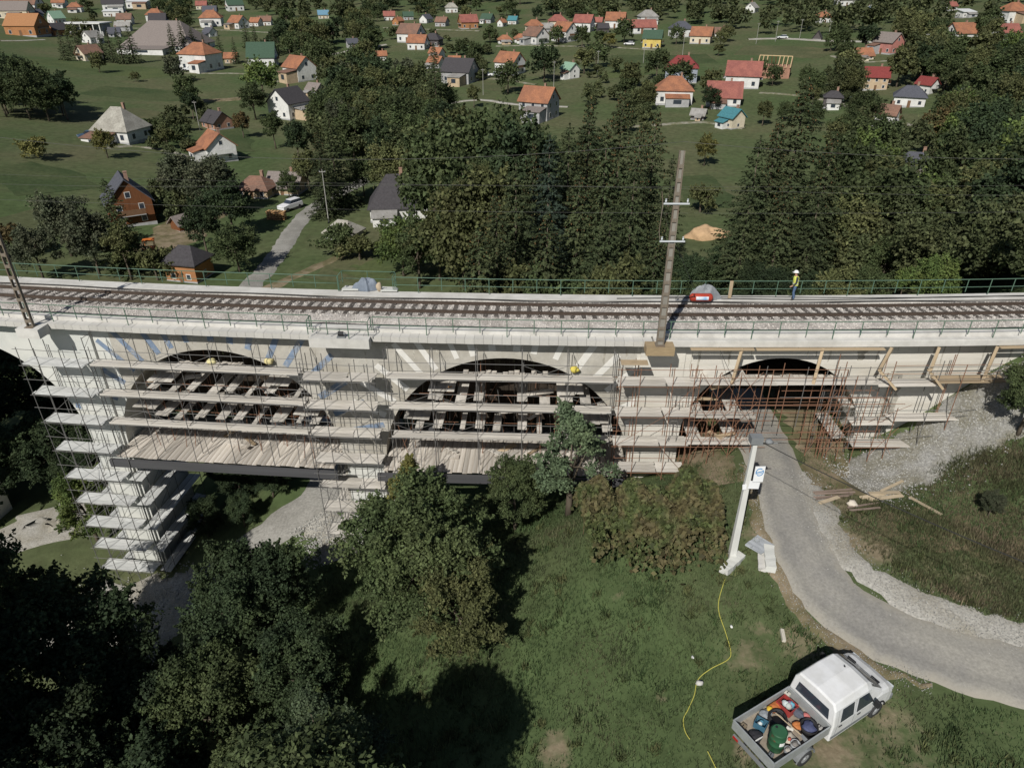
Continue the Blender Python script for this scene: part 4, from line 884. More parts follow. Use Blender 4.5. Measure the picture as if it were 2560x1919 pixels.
H(2045, 99, 26, 'small black A-frame hut beside the road', 'dark', 'dark', yaw=65, pitch=56, storeys=.5, wins=False, chim=0)
H(2082, 270, 48, 'dark timber house behind the broad spruce', 'dark', 'dark', 'hip', -20, 2)
H(2112, 15, 38, 'white house at the top edge, right of the middle', 'grey', 'white', yaw=8)
H(2175, 41, 38, 'white gabled house with a blue wall in the upper right wood', 'pale', 'blue', yaw=65)
H(2222, 134, 62, 'pink gabled house with white trim and round-framed windows', 'greybrown', 'pink', yaw=-62, storeys=2)
H(2158, 150, 44, 'small orange roofed house left of the pink one', 'orange', 'cream', yaw=8, storeys=1)
H(2188, 224, 60, 'tan house with maroon roof and two balconies', 'maroon', 'tan', yaw=-14, storeys=2.3)
H(2405, 106, 62, 'house with a bright orange roof in the right-hand wood', 'orange', 'white', yaw=10)
H(2532, 58, 58, 'white two-storey house with orange roof in the top right corner', 'orange', 'white', 'hip', 8, 2)
H(2518, 100, 50, 'red roofed house at the right edge below the two-storey one', 'red', 'grey', yaw=8)
H(2416, 44, 34, 'shed with a pale flat metal roof in the upper right', 'pale', 'white', 'flat', yaw=8)
H(2318, 234, 46, 'white house with a maroon roof above the dark grey one', 'maroon', 'white', yaw=-60, storeys=1.8)
H(2278, 266, 84, 'white house with a dark grey half-hipped roof', 'slate', 'white', 'hip', -25, 1.3)
H(2215, 314, 64, 'white house with a plain brown roof, lowest on the right', 'brown', 'white', yaw=-38, storeys=2)
H(1830, 320, 56, 'cream gabled house with a teal roof behind the yellow tree', 'teal', 'cream', yaw=-62, storeys=2)
H(1747, 299, 38, 'small dark hut with a grey roof left of the cream gable', 'grey', 'dark', yaw=-25, storeys=.9, wins=False)
H(2288, 448, 112, 'brick house with a black hipped roof among the right-hand trees', 'slate', 'brick', 'hip', -22, 1.2, .9)
H(2378, 27, 26, 'small red roof high in the upper right', 'red', 'white', yaw=20)
# nearer houses on the left
H(298, 354, 112, 'white house with a steep grey shingled hipped roof', 'shake', 'white', 'hip', -14, 1.15, .85, 52, hip=.55)
H(540, 402, 96, 'white house with orange tiled roof and balcony below the field', 'orange', 'white', yaw=-52, storeys=1.9, dep=.95)
H(540, 322, 74, 'black roofed brick house just behind the white house with the balcony', 'dark', 'brick', yaw=-40, storeys=1.2)
H(318, 560, 128, 'tall brown wooden house with a blue black roof', 'slate', 'wood', yaw=-58, storeys=2.3, dep=1.05, pitch=46)
H(640, 492, 84, 'low brown roofed house, left of the joined pair by the lane', 'brown', 'tan', 'hip', -8, 1)
H(715, 484, 84, 'low grey roofed house, right of the joined pair by the lane', 'greybrown', 'tan', yaw=-8, storeys=.9)
H(985, 548, 120, 'white house with a steep dark brown hipped roof beyond the refuge', 'dark', 'white', 'hip', 6, 1.1, .85, 58, hip=.6)
H(858, 598, 84, 'tumbledown shed with a pale broken shingle roof', 'shake', 'grey', 'hip', -20, .75, .8, 45, chim=0, wins=False, name='shed', cat='shed')
H(470, 700, 92, 'small barn with a dark hipped roof and orange boarded front', 'dark', 'orange', 'hip', -12, 1.9, .9, 46, chim=0, name='barn', cat='barn')
H(470, 572, 70, 'open shed with a long grey roof behind the barn', 'greybrown', 'wood', yaw=55, storeys=.9, dep=.5, chim=0, wins=False, name='shed', cat='shed')
H(560, 512, 60, 'grey roofed outbuilding hidden among the trees behind the barn', 'greybrown', 'grey', yaw=-20, storeys=.9, chim=0, wins=False, name='shed', cat='shed')
def hall():
    p = at(222, 88); k = depth(p) / FPX; e = empty('hall', p, R(-3)); tag(e, 'long white flat-roofed hall on slim white columns', 'building'); L, D, hh = 104 * k, 60 * k, 5.2
    MB().bb(-L / 2, L / 2, -D / 2, D / 2, hh, hh + .5).build('roof', W['white'], e); MB().bb(-L * .42, L * .44, -D * .2, D * .45, -1, hh - .01).build('wall', W['grey'], e)
    for i in range(7): MB().bb(-L / 2 + .6 + i * (L - 1.2) / 6 - .2, -L / 2 + .6 + i * (L - 1.2) / 6 + .2, -D / 2 + .3, -D / 2 + .7, -1, hh).build('column', W['white'], e)
hall()
def unfinished():
    p = at(1932, 192); k = depth(p) / FPX; e = empty('unfinished_house', p, R(-22)); tag(e, 'unfinished house with bare timber rafters and no roof tiles', 'house'); HOUSE_PX.append((1932, 192, 100))
    L, D, hh = 78 * k, 52 * k, 3.4; x, y = L / 2, D / 2
    MB().add([(-x, -y, -1), (x, -y, -1), (x, y, -1), (-x, y, -1), (-x, -y, hh), (x, -y, hh), (x, y, hh), (-x, y, hh)], [(0, 1, 5, 4), (1, 2, 6, 5), (2, 3, 7, 6), (3, 0, 4, 7), (4, 5, 6, 7)]).build('wall', W['brick'], e)
    mt = mat('raw_rafter', (.55, .42, .24), .9, var=.15)
    for i in range(9):
        xx = -x + .1 + i * (L - .2) / 8
        for sg in (-1, 1):
            if i in (3, 4) and sg < 0: continue
            mb = MB(); mb.tube([(xx, sg * (y + .5), hh - .3), (xx, 0, hh + y * .8)], .13, 4); mb.build('rafter', mt, e)
    for xx in (-x, x): MB().add([(xx - .1, -y, hh), (xx + .1, -y, hh), (xx + .1, y, hh), (xx - .1, y, hh), (xx - .1, 0, hh + y * .78), (xx + .1, 0, hh + y * .78)], [(0, 1, 5, 4), (2, 3, 4, 5), (1, 2, 5), (3, 0, 4)]).build('gable', W['brick'], e)
    mb = MB(); mb.bb(-x, x, -.1, .1, hh + y * .78, hh + y * .78 + .2); mb.build('ridge_beam', mt, e)
unfinished()
# ------------------------------------------------------------------ trees: prototypes of many small leaves, copied thing by thing
M_bark = mat('bark', (0.115, 0.095, 0.072), 0.95, var=0.3, scale=6, stretch=(1, 1, .2), spec=0.1)
M_barkp = mat('bark_pale', (0.33, 0.31, 0.27), 0.95, var=0.3, scale=6, stretch=(1, 1, .4), spec=0.1)
def leafmat(n, c, c2, isl=0.45): return mat('leaf_' + n, c, 0.75, var=0.30, scale=0.45, col2=c2, mix_scale=0.30, randobj=0.22, island=isl, transl=0.28, spec=0.25, detail=3, thr=(0.42, 0.66))
LM = {
 'dark': leafmat('dark', (0.0389, 0.0604, 0.0287), (0.0574, 0.0797, 0.0331)),
 'mid': leafmat('mid', (0.0636, 0.0878, 0.0353), (0.0944, 0.1155, 0.0471)),
 'olive': leafmat('olive', (0.1005, 0.1132, 0.0447), (0.1334, 0.1363, 0.0565)),
 'bright': leafmat('bright', (0.0963, 0.1434, 0.0435), (0.1530, 0.1872, 0.0538)),
 'yellow': leafmat('yellow', (0.1887, 0.1797, 0.0550), (0.1290, 0.1306, 0.0506)),
 'autumn': leafmat('autumn', (0.1290, 0.0899, 0.0374), (0.0993, 0.0888, 0.0396)),
 'blue': leafmat('blue', (0.0914, 0.1272, 0.0700), (0.1218, 0.1568, 0.0803)),
 'greyish': leafmat('greyish', (0.0820, 0.0971, 0.0565), (0.1087, 0.1132, 0.0683)),
 'spruce': leafmat('spruce', (0.0542, 0.0735, 0.0323), (0.0888, 0.1029, 0.0454)),
 'sprucebl': leafmat('sprucebl', (0.0508, 0.0761, 0.0539), (0.0454, 0.0659, 0.0385)),
}
M_cone = mat('spruce_cone', (0.16, 0.098, 0.045), 0.85, var=0.1, island=0.35, spec=0.15)

def quads(pos, nrm, size, rs, asp=0.62):
    """one diamond-shaped leaf per position, facing roughly along nrm"""
    N = len(pos); t = rs.normal(size=(N, 3)); t -= nrm * (t * nrm).sum(1, keepdims=True); t /= np.linalg.norm(t, axis=1, keepdims=True) + 1e-9
    b = np.cross(nrm, t); s = (size * rs.uniform(.6, 1.4, (N, 1)) if np.isscalar(size) else size[:, None] * rs.uniform(.7, 1.3, (N, 1)))
    v = np.stack([pos - t * s, pos + b * s * asp, pos + t * s, pos - b * s * asp], 1)
    return v.reshape(-1, 3), np.arange(N * 4).reshape(-1, 4)

def unit(v): return v / (np.linalg.norm(v, axis=1, keepdims=True) + 1e-9)

def broad_crown(seed, H, Rr, base, nleaf, leaf, ncl, clr=(0.24, 0.42), flat=1.0, spray=0.34, pointy=0.0):
    rs = np.random.default_rng(seed); cz = (H + base) / 2; hz = (H - base) / 2
    d = unit(rs.normal(size=(ncl, 3))); d[:, 2] = np.where(d[:, 2] < -.55, -d[:, 2], d[:, 2]); rad = rs.uniform(.35, .92, (ncl, 1)) ** .7
    lob = 1 + .18 * np.sin(d[:, :1] * 5 + seed) * np.cos(d[:, 1:2] * 4 + seed * 2)
    c = d * rad * lob; cr = rs.uniform(*clr, ncl) * Rr
    C = np.column_stack([c[:, 0] * Rr, c[:, 1] * Rr, cz + c[:, 2] * hz * flat])
    if pointy: k = np.clip((C[:, 2] - base) / (H - base), 0, 1); C[:, :2] *= (1 - pointy * k ** 1.3)[:, None]
    w = cr ** 2; w /= w.sum(); ci = rs.choice(ncl, nleaf, p=w)
    n = unit(rs.normal(size=(nleaf, 3)) + np.array([0, 0, .25])); rr = rs.uniform(.25, 1.0, (nleaf, 1)) ** .45
    # every clump is itself lumpy
    lump = 1 + .28 * np.sin(n[:, :1] * 6 + ci[:, None]) * np.sin(n[:, 1:2] * 7 + 2 * ci[:, None]) + .2 * np.sin(n[:, 2:] * 9 + ci[:, None])
    pos = C[ci] + n * rr * cr[ci][:, None] * lump * np.array([1, 1, .78])
    face = unit(n * .9 + rs.normal(size=(nleaf, 3)) * .65 + np.array([0, 0, .35]))
    # leafy twigs reaching out of the clumps give the crown a ragged edge
    ns = int(ncl * 3.5); si = rs.integers(0, ncl, ns); ctr = np.array([0, 0, cz - hz * .3]); dv = unit(unit(C[si] - ctr) * .9 + rs.normal(size=(ns, 3)) * .55 + np.array([0, 0, .12])); ln = cr[si] * rs.uniform(.9, 1.75, ns)
    nt_ = int(nleaf * spray); ti = rs.integers(0, ns, nt_); f_ = rs.uniform(.35, 1, nt_) ** .8; pos[:nt_] = C[si[ti]] + dv[ti] * (ln[ti] * f_)[:, None] + rs.normal(size=(nt_, 3)) * (cr[si[ti]] * .16 * (1.25 - f_))[:, None] - np.array([0, 0, 1.0]) * (cr[si[ti]] * .12 * f_ ** 2)[:, None]
    return quads(pos, face, leaf, rs), C

def broad_trunk(seed, H, Rr, base, C, m, tr=0.16):
    rnd = random.Random(seed); mb = MB(); top = base + (H - base) * .55
    bend = (rnd.uniform(-.3, .3), rnd.uniform(-.3, .3))
    P = [(bend[0] * t * t, bend[1] * t * t, -0.4 + (top + .4) * t) for t in (0, .3, .6, 1)]
    mb.tube(P, [tr * 1.35, tr, tr * .75, tr * .3], 7)
    idx = list(range(len(C))); rnd.shuffle(idx)
    for i in idx[:9]:
        e = Vector(C[i]); t = rnd.uniform(.45, .95); s = Vector((bend[0] * t * t, bend[1] * t * t, (top) * t)); mdp = s.lerp(e, .5) + Vector((0, 0, .25))
        mb.tube([s, mdp, e], [tr * .42, tr * .27, tr * .10], 5)
    return mb.me('trunk', m, True)

PROTO = {}
def proto_broad(key, seed, H, Rr, base, nleaf, leaf, ncl, m='mid', bark=None, **kw):
    (v, f), C = broad_crown(seed, H, Rr, base, nleaf, leaf, ncl, **kw)
    PROTO[key] = (broad_trunk(seed, H, Rr, base, C, bark or M_bark, 0.11 + H * .009), mesh('crown', v, f, LM[m]), H)

def proto_spruce(key, seed, H, Rr, m='spruce', cones=True, dens=1.0, base=1.2):
    rs = np.random.default_rng(seed); pos = []; nrm = []; siz = []; ls = []
    z = base
    while z < H - .3:
        k = (H - z) / (H - base); L0 = Rr * (k ** .72) * rs.uniform(.72, 1.16) + .15; nb = int((9 + 7 * k) * dens); a0 = rs.uniform(0, 6.3)
        for j in range(nb):
            a = a0 + 6.283 * j / nb + rs.uniform(-.2, .2); L = L0 * rs.uniform(.55, 1.2); zz = z + rs.uniform(-.25, .25); dr = .18 + .32 * k
            n = max(7, int(L * 15)); t = np.sqrt(rs.uniform(.03, 1, n)); side = rs.normal(size=n) * .22 * (L * .35 + .2) * (1.15 - t)
            x = t * L; zc = zz - dr * x + .12 * L * t ** 3 - np.abs(rs.normal(size=n)) * .16 * (.4 + k)
            ca, sa = math.cos(a), math.sin(a)
            pos.append(np.column_stack([x * ca - side * sa, x * sa + side * ca, zc]))
            nn = np.column_stack([ca * .45 + rs.normal(size=n) * .4, sa * .45 + rs.normal(size=n) * .4, .7 + rs.normal(size=n) * .3]); nrm.append(unit(nn)); siz.append(np.full(n, .15 + .06 * k))
        z += (.46 + .30 * k) / dens ** .3
    # leader
    pos.append(np.column_stack([rs.normal(size=10) * .05, rs.normal(size=10) * .05, H - rs.uniform(0, .7, 10)])); nrm.append(unit(rs.normal(size=(10, 3)))); siz.append(np.full(10, .16))
    pos = np.vstack(pos); nrm = np.vstack(nrm); siz = np.concatenate(siz)
    v, f = quads(pos, nrm, siz, rs, .5); nl = len(f); mats_ = [LM[m], M_cone]
    if cones:
        zc = pos[:, 2]; pk = np.nonzero((zc > H * .55) & (rs.uniform(size=len(pos)) < .09 * ((zc - H * .5) / (H * .5)) * 2))[0]
        cp = pos[pk] - np.array([0, 0, .12]); n2 = unit(np.column_stack([rs.normal(size=(len(pk), 2)), np.zeros(len(pk))])); 
        t = np.tile(np.array([0, 0, 1.0]), (len(pk), 1)); b = np.cross(n2, t); s = .15
        cv = np.stack([cp - t * s, cp + b * s * .4, cp + t * s, cp - b * s * .4], 1).reshape(-1, 3); f = np.vstack([f, np.arange(len(pk) * 4).reshape(-1, 4) + len(v)]); v = np.vstack([v, cv])
    me = mesh('crown', v, f, mats_)
    if cones: idx = np.zeros(len(f), int); idx[nl:] = 1; me.polygons.foreach_set('material_index', idx.tolist())
    mb = MB(); mb.tube([(0, 0, -.4), (0, 0, H * .5), (0, 0, H * .97)], [.3, .17, .02], 7)
    PROTO[key] = (mb.me('trunk', M_bark, True), me, H)

for i in range(4): proto_broad('mid%d' % i, 20 + i, 10, (3.6, 4.0, 3.2, 4.3)[i], (1.2, .8, 1.1, 1.2)[i], 10500, .175, (54, 62, 48, 66)[i], clr=(.17, .34))
for i in range(3): proto_broad('far%d' % i, 40 + i, 8, (3.2, 3.7, 2.8)[i], (.8, .5, .8)[i], 3000, .27, (30, 34, 28)[i], clr=(.2, .38))
proto_broad('bush0', 60, 3, 2.2, .1, 2600, .16, 22, clr=(.25, .42)); proto_broad('bush1', 61, 2.4, 1.5, .05, 1800, .15, 16, clr=(.28, .45))
proto_broad('near0', 70, 10, 4.1, 1.2, 62000, .085, 105, clr=(.11, .26)); proto_broad('near1', 71, 10, 3.8, 1.0, 54000, .085, 95, clr=(.11, .27))
proto_broad('near2', 72, 9, 3.4, .6, 44000, .085, 80, clr=(.12, .27)); proto_broad('slim', 73, 9, 2.5, .2, 17000, .085, 60, clr=(.10, .26), spray=.5, pointy=.5)
proto_broad('dense', 74, 11, 2.8, 2.6, 54000, .08, 130, clr=(.16, .30), spray=.1)
proto_spruce('sp0', 80, 25, 4.9); proto_spruce('sp1', 81, 24, 4.5); proto_spruce('sp2', 82, 22, 4.7, cones=False); proto_spruce('spf', 83, 12, 2.6, cones=False, dens=.7)

def plant(key, loc, h, leaf, label, cat='tree', name='broadleaf_tree', group=None, wide=1.0, rz=None, tilt=0.0):
    tr, cr, H = PROTO[key]; s = h / H; e = empty(name, loc, random.uniform(0, 6.28) if rz is None else rz); e.scale = (s * wide, s * wide, s)
    if tilt: e.rotation_euler = (random.uniform(-tilt, tilt), random.uniform(-tilt, tilt), e.rotation_euler.z)
    tag(e, label, cat, group)
    link('trunk', tr, e); c = link('crown', cr, e)
    c.material_slots[0].link = 'OBJECT'; c.material_slots[0].material = LM[leaf]
    return e
def on(x, y): return (x, y, gz(x, y) - .05)

# --- foreground trees
plant('near0', on(-22.4, 23.6), 11.2, 'dark', 'tall dark leafy tree in the lower left, tallest beside the scaffold tower', wide=1.0)
plant('near1', on(-19.4, 18.2), 10.4, 'dark', 'dark leafy tree at the lower left picture edge')
plant('near2', on(-15.4, 15.6), 8.6, 'dark', 'dark leafy tree in the lower left, right of the other two', wide=1.1)
plant('near2', on(-23.5, 15), 9, 'dark', 'shaded leafy tree in the lower left picture corner', wide=1.1)
plant('dense', on(-25.6, 23.2), 18.5, 'dark', 'unseen tall narrow dark tree added beyond the left edge to shade the lane', wide=.65)  # out-of-view trees added only to shade the space under the left span
plant('dense', on(-24.4, 19.0), 18.5, 'dark', 'second unseen tall narrow tree added beyond the left edge for shade', wide=.62)
plant('dense', on(-22.6, 14.5), 18, 'dark', 'third unseen tall narrow tree added beyond the lower left corner for shade', wide=.62)
plant('near1', on(-13.8, 26.4), 8.2, 'dark', 'green feathery tree over the bend of the lane', wide=1.05)
plant('near2', on(-13.8, 20.8), 7.4, 'mid', 'mid green feathery tree leaning over the lane in the lower left')
plant('near2', on(-17.2, 21.8), 7.8, 'dark', 'dark feathery tree hiding the lane at the lower left', wide=1.15)
plant('near1', on(-7.0, 16.4), 5.6, 'blue', 'greyish crown poking up at the bottom edge, left of the oval shadow', wide=1.2)
plant('near2', on(-9.6, 21.6), 6.4, 'dark', 'dark green tree between the lane and the big tree in the middle')
plant('near1', on(-10.6, 17.2), 5.2, 'mid', 'low green tree at the top of the grass slope below the lane', wide=1.2)
plant('near0', on(-4.3, 24.6), 8.3, 'mid', 'large leafy tree in front of the second decked arch, its shadow on the meadow', wide=1.05)
plant('near2', on(-2.4, 22.4), 6.0, 'olive', 'yellowish lower tree at the foot of the large middle tree', wide=1.0)
plant('slim', on(3.1, 30.2), 7.0, 'blue', 'slim blue green tree in front of the plank deck of the white striped arch', wide=1.2)
plant('slim', on(-5.6, 30.2), 7.6, 'yellow', 'sparse yellowing sapling in front of the left end of the white striped arch', wide=.9)
plant('near2', on(0.2, 30.4), 4.8, 'mid', 'low green tree under the white striped arch')
plant('dense', on(-5.5, 10.8), 11.9, 'mid', 'dense dark tree at the bottom edge throwing an oval shadow on the meadow')
for i_, (x_, y_, h_, l_) in enumerate(((-31, 44, 6, 'dark bush behind the leftmost arch, first'), (-35, 45, 7, 'dark bush behind the leftmost arch, second'), (-39, 43, 7, 'dark bush behind the leftmost arch at the picture edge'), (-36, 51, 9, 'dark tree seen through the leftmost arch'), (-41, 52, 11, 'tall dark tree seen left through the leftmost arch'), (-46, 50, 11, 'tall dark tree at the picture edge behind the leftmost arch'), (-44, 45, 8, 'dark bush at the picture edge behind the leftmost arch'), (-32, 56, 10, 'tall dark tree far behind the leftmost arch'), (-28, 47, 6, 'dark bush behind the leftmost pier'), (-21, 37.5, 3.2, 'low dark bush added to darken the space under the blue striped arch, left'), (-19.6, 40.5, 3.6, 'low dark bush added to darken the space under the blue striped arch, back'), (-18.2, 37.2, 2.6, 'low dark bush added beside the lane to darken the space under the arch'), (-16.8, 39.5, 3.2, 'dark bush added to darken the middle of the space under the blue striped arch'), (-16.2, 43, 3.8, 'dark bush added to darken the back of the space under the blue striped arch'), (-20.2, 44, 4.2, 'dark bush added to darken the ground behind the blue striped arch, left'), (-17.8, 46.5, 4.5, 'dark bush added to darken the ground behind the blue striped arch, centre'))):  # bushes under and behind the blue striped arch are added to darken it
    plant('near2', on(x_, y_), h_, 'dark', l_, 'bush', 'bush', wide=1.15)
plant('near2', on(-29.6, 38.5), 6.5, 'bright', 'green bush lit by the sun beyond the leftmost arch', 'bush', 'bush', wide=.9)
plant('near1', on(-32.5, 42.5), 5.5, 'dark', 'dark bush under the leftmost arch', 'bush', 'bush')
plant('near2', at(2545, 1085), 4.4, 'mid', 'round bush on the gravel bank at the right picture edge', 'bush', 'bush')
plant('near2', at(2470, 1290), 1.5, 'greyish', 'scrubby bush on the bank below the gravel, right edge', 'bush', 'bush')

# --- thicket of big-leaved stems by the road: one tangled mass of leaves
def thicket():
    rs = np.random.default_rng(91); N = 15000; a = at(1458, 1385); b = at(1800, 1396); d = b - a
    t = rs.uniform(0, 1, N); w = rs.normal(size=N) * .9 + 1.1; top = 2.9 + .45 * np.sin(t * 17) + .3 * np.sin(t * 31 + 2)
    x = a.x + d.x * t - .1 * w; y = a.y + d.y * t + w * .95 + .5 * np.sin(t * 9); hz = np.clip(1 - ((w - 1.3) / 2.2) ** 2, .12, 1) ** .5 * top
    z = GZ(x, y) + hz * rs.uniform(.35, 1, N) ** .5
    pos = np.column_stack([x, y, z]); v, f = quads(pos, unit(rs.normal(size=(N, 3)) * .6 + np.array([-.2, -.45, .75])), .12, rs, .75)
    c = mesh('foliage', v, f, mat('leaf_thicket', (0.115, 0.098, 0.045), .75, var=.25, scale=.8, col2=(.062, .078, .026), mix_scale=.8, island=.5, transl=.2, thr=(.42, .58)))
    e = empty('thicket', (a + b) / 2); tag(e, 'brownish green thicket of big-leaved stems left of the utility pole', 'bush')
    o = link('foliage', c, e); o.matrix_parent_inverse = Matrix.Translation(-Vector(e.location))
    mb = MB()
    for i in range(60):
        k = rs.integers(N); mb.tube([(pos[k, 0], pos[k, 1], GZ(pos[k:k+1, 0], pos[k:k+1, 1])[0] - .1), tuple(pos[k])], .012, 4)
    o = mb.build('stems', mat('stem_red', (.16, .10, .06), .8), e); o.matrix_parent_inverse = Matrix.Translation(-Vector(e.location))
thicket()

# --- spruces behind the viaduct: tip in the photograph and distance give place and height
def spruce(px, py, D, key, label, leaf='spruce', wide=1.0, group=None):
    d = ray(px, py); t = D / d[1]; x, ztip = d[0] * t, CAMH + d[2] * t; g = gz(x, D)
    return plant(key, (x, D, g - .2), ztip - g, leaf, label, 'tree', 'spruce_tree', group, wide * random.uniform(.95, 1.12))
SG = 'tall spruces behind the middle of the viaduct'
for px, py, D, key, lab, lf, wd in ((1375, 330, 70, 'sp2', 'bluish spruce in front of the other middle spruces', 'sprucebl', 1.0), (1478, 235, 78, 'sp0', 'tall cone-laden spruce left of the tall mast', 'spruce', 1.0), (1560, 215, 84, 'sp1', 'tallest cone-laden spruce just left of the mast top', 'spruce', 1.05), (1645, 262, 78, 'sp0', 'cone-laden spruce rising right behind the tall mast', 'spruce', .9),
    (1290, 385, 66, 'sp2', 'dark spruce at the left end of the middle spruce row', 'spruce', 1.0), (1450, 420, 58, 'sp1', 'lower spruce close behind the railing, left of the mast', 'spruce', 1.1), (1590, 400, 60, 'sp2', 'dark spruce close behind the railing at the mast', 'spruce', 1.05), (1195, 560, 55, 'sp1', 'small spruce close behind the railing, left of the spruce row', 'spruce', 1.3),
    (1240, 470, 60, 'sp0', 'spruce between the small one and the left end of the row', 'spruce', 1.0), (1335, 345, 76, 'sp1', 'spruce just left of the bluish one', 'spruce', .9), (1425, 300, 74, 'sp2', 'spruce just right of the bluish one', 'spruce', .95), (1520, 290, 70, 'sp0', 'spruce in the middle of the cone-laden ones', 'spruce', .95), (1605, 300, 72, 'sp1', 'spruce between the tallest one and the mast', 'spruce', .9), (1685, 380, 70, 'sp2', 'spruce at the right end of the middle row', 'spruce', .8), (1530, 500, 54, 'sp2', 'short spruce at the railing below the cone-laden ones', 'spruce', 1.3), (1370, 520, 54, 'sp1', 'short spruce at the railing below the bluish one', 'spruce', 1.3), (1650, 540, 54, 'sp1', 'short spruce at the railing behind the mast foot', 'spruce', 1.2)):
    spruce(px, py, D, key, lab, lf, wd, SG)
for px, py, D, key, lab, wd in ((2025, 185, 74, 'sp0', 'broad tall spruce behind the worker', 1.2), (1905, 330, 66, 'sp2', 'dark spruce above the sheeted machine', 1.1), (2092, 320, 68, 'sp1', 'spruce beyond the broad tall one, nearer the brick house', 1.1), (1975, 430, 56, 'sp1', 'lower spruce close behind the railing, left of the worker', 1.2), (1955, 280, 72, 'sp1', 'spruce between the dark one and the broad tall one', 1.0), (1880, 470, 56, 'sp2', 'short spruce at the railing behind the upright board', 1.2), (2055, 470, 56, 'sp2', 'short spruce at the railing right behind the worker', 1.2)):
    spruce(px, py, D, key, lab, 'spruce', wd, 'spruces behind the worker')
spruce(818, 270, 124, 'sp2', 'dark spruce in front of the white gabled wall', 'spruce', 1.1)
spruce(790, 320, 118, 'sp1', 'spruce above the lane, lower of the dark pair', 'spruce', 1.2)
spruce(1083, 105, 190, 'sp1', 'lone dark spruce among the orange roofs', 'spruce', 1.0)
spruce(255, 440, 92, 'sp2', 'loose green conifer left of the brown wooden house', 'mid', 1.2)
for i, (px, py, h) in enumerate(((165, 152, 11), (205, 150, 12), (180, 140, 10), (285, 157, 12), (310, 160, 13), (338, 158, 12), (262, 150, 10), (437, 137, 11), (462, 132, 12), (487, 128, 12), (515, 142, 10), (555, 150, 11), (592, 160, 11), (690, 140, 12), (702, 104, 12), (745, 172, 11), (620, 120, 10), (640, 112, 11))):
    plant('spf', at(px, py) - Vector((0, 0, .2)), h * random.uniform(.85, 1.15), 'spruce', 'dark conifer among the houses beside the large brown roof', 'tree', 'spruce_tree', 'conifers beside the large brown roof', random.uniform(.9, 1.25))

# --- tall broadleaves between the lane and the spruces
for i, (px, py, D, lf, lab) in enumerate(((1075, 298, 120, 'olive', 'tall olive tree left of the tall broadleaf row'), (1108, 288, 100, 'mid', 'tall broadleaf second from the left in the row left of the spruces'), (1178, 282, 106, 'olive', 'tall broadleaf third from the left in the row left of the spruces'), (1248, 278, 100, 'mid', 'tall broadleaf fourth from the left in the row left of the spruces'), (1305, 312, 94, 'dark', 'dark tall broadleaf touching the first spruces'), (970, 350, 128, 'olive', 'tall olive tree above the dark hipped house'), (1180, 392, 86, 'mid', 'broad green tree in front of the tall broadleaf row'), (1182, 450, 80, 'olive', 'olive tree right of the dark hipped house'), (1225, 430, 82, 'olive', 'broad olive tree between the row and the small spruces'), (900, 390, 130, 'mid', 'tall green tree behind the dark hipped house'), (2150, 350, 84, 'mid', 'tall birch-like tree right of the broad spruce'), (2140, 500, 70, 'olive', 'tall olive tree between the broad spruce and the brick house'), (2420, 330, 96, 'mid', 'tall green tree right of the brick house'), (2520, 300, 100, 'dark', 'tall dark tree at the right edge'), (2480, 450, 80, 'bright', 'tall bright tree near the right edge'))):
    d = ray(px, py); t = D / d[1]; x = d[0] * t; g = gz(x, D); plant('mid%d' % (i % 4), (x, D, g - .2), CAMH + d[2] * t - g, lf, lab, group='tall broadleaves behind the viaduct', wide=.92)

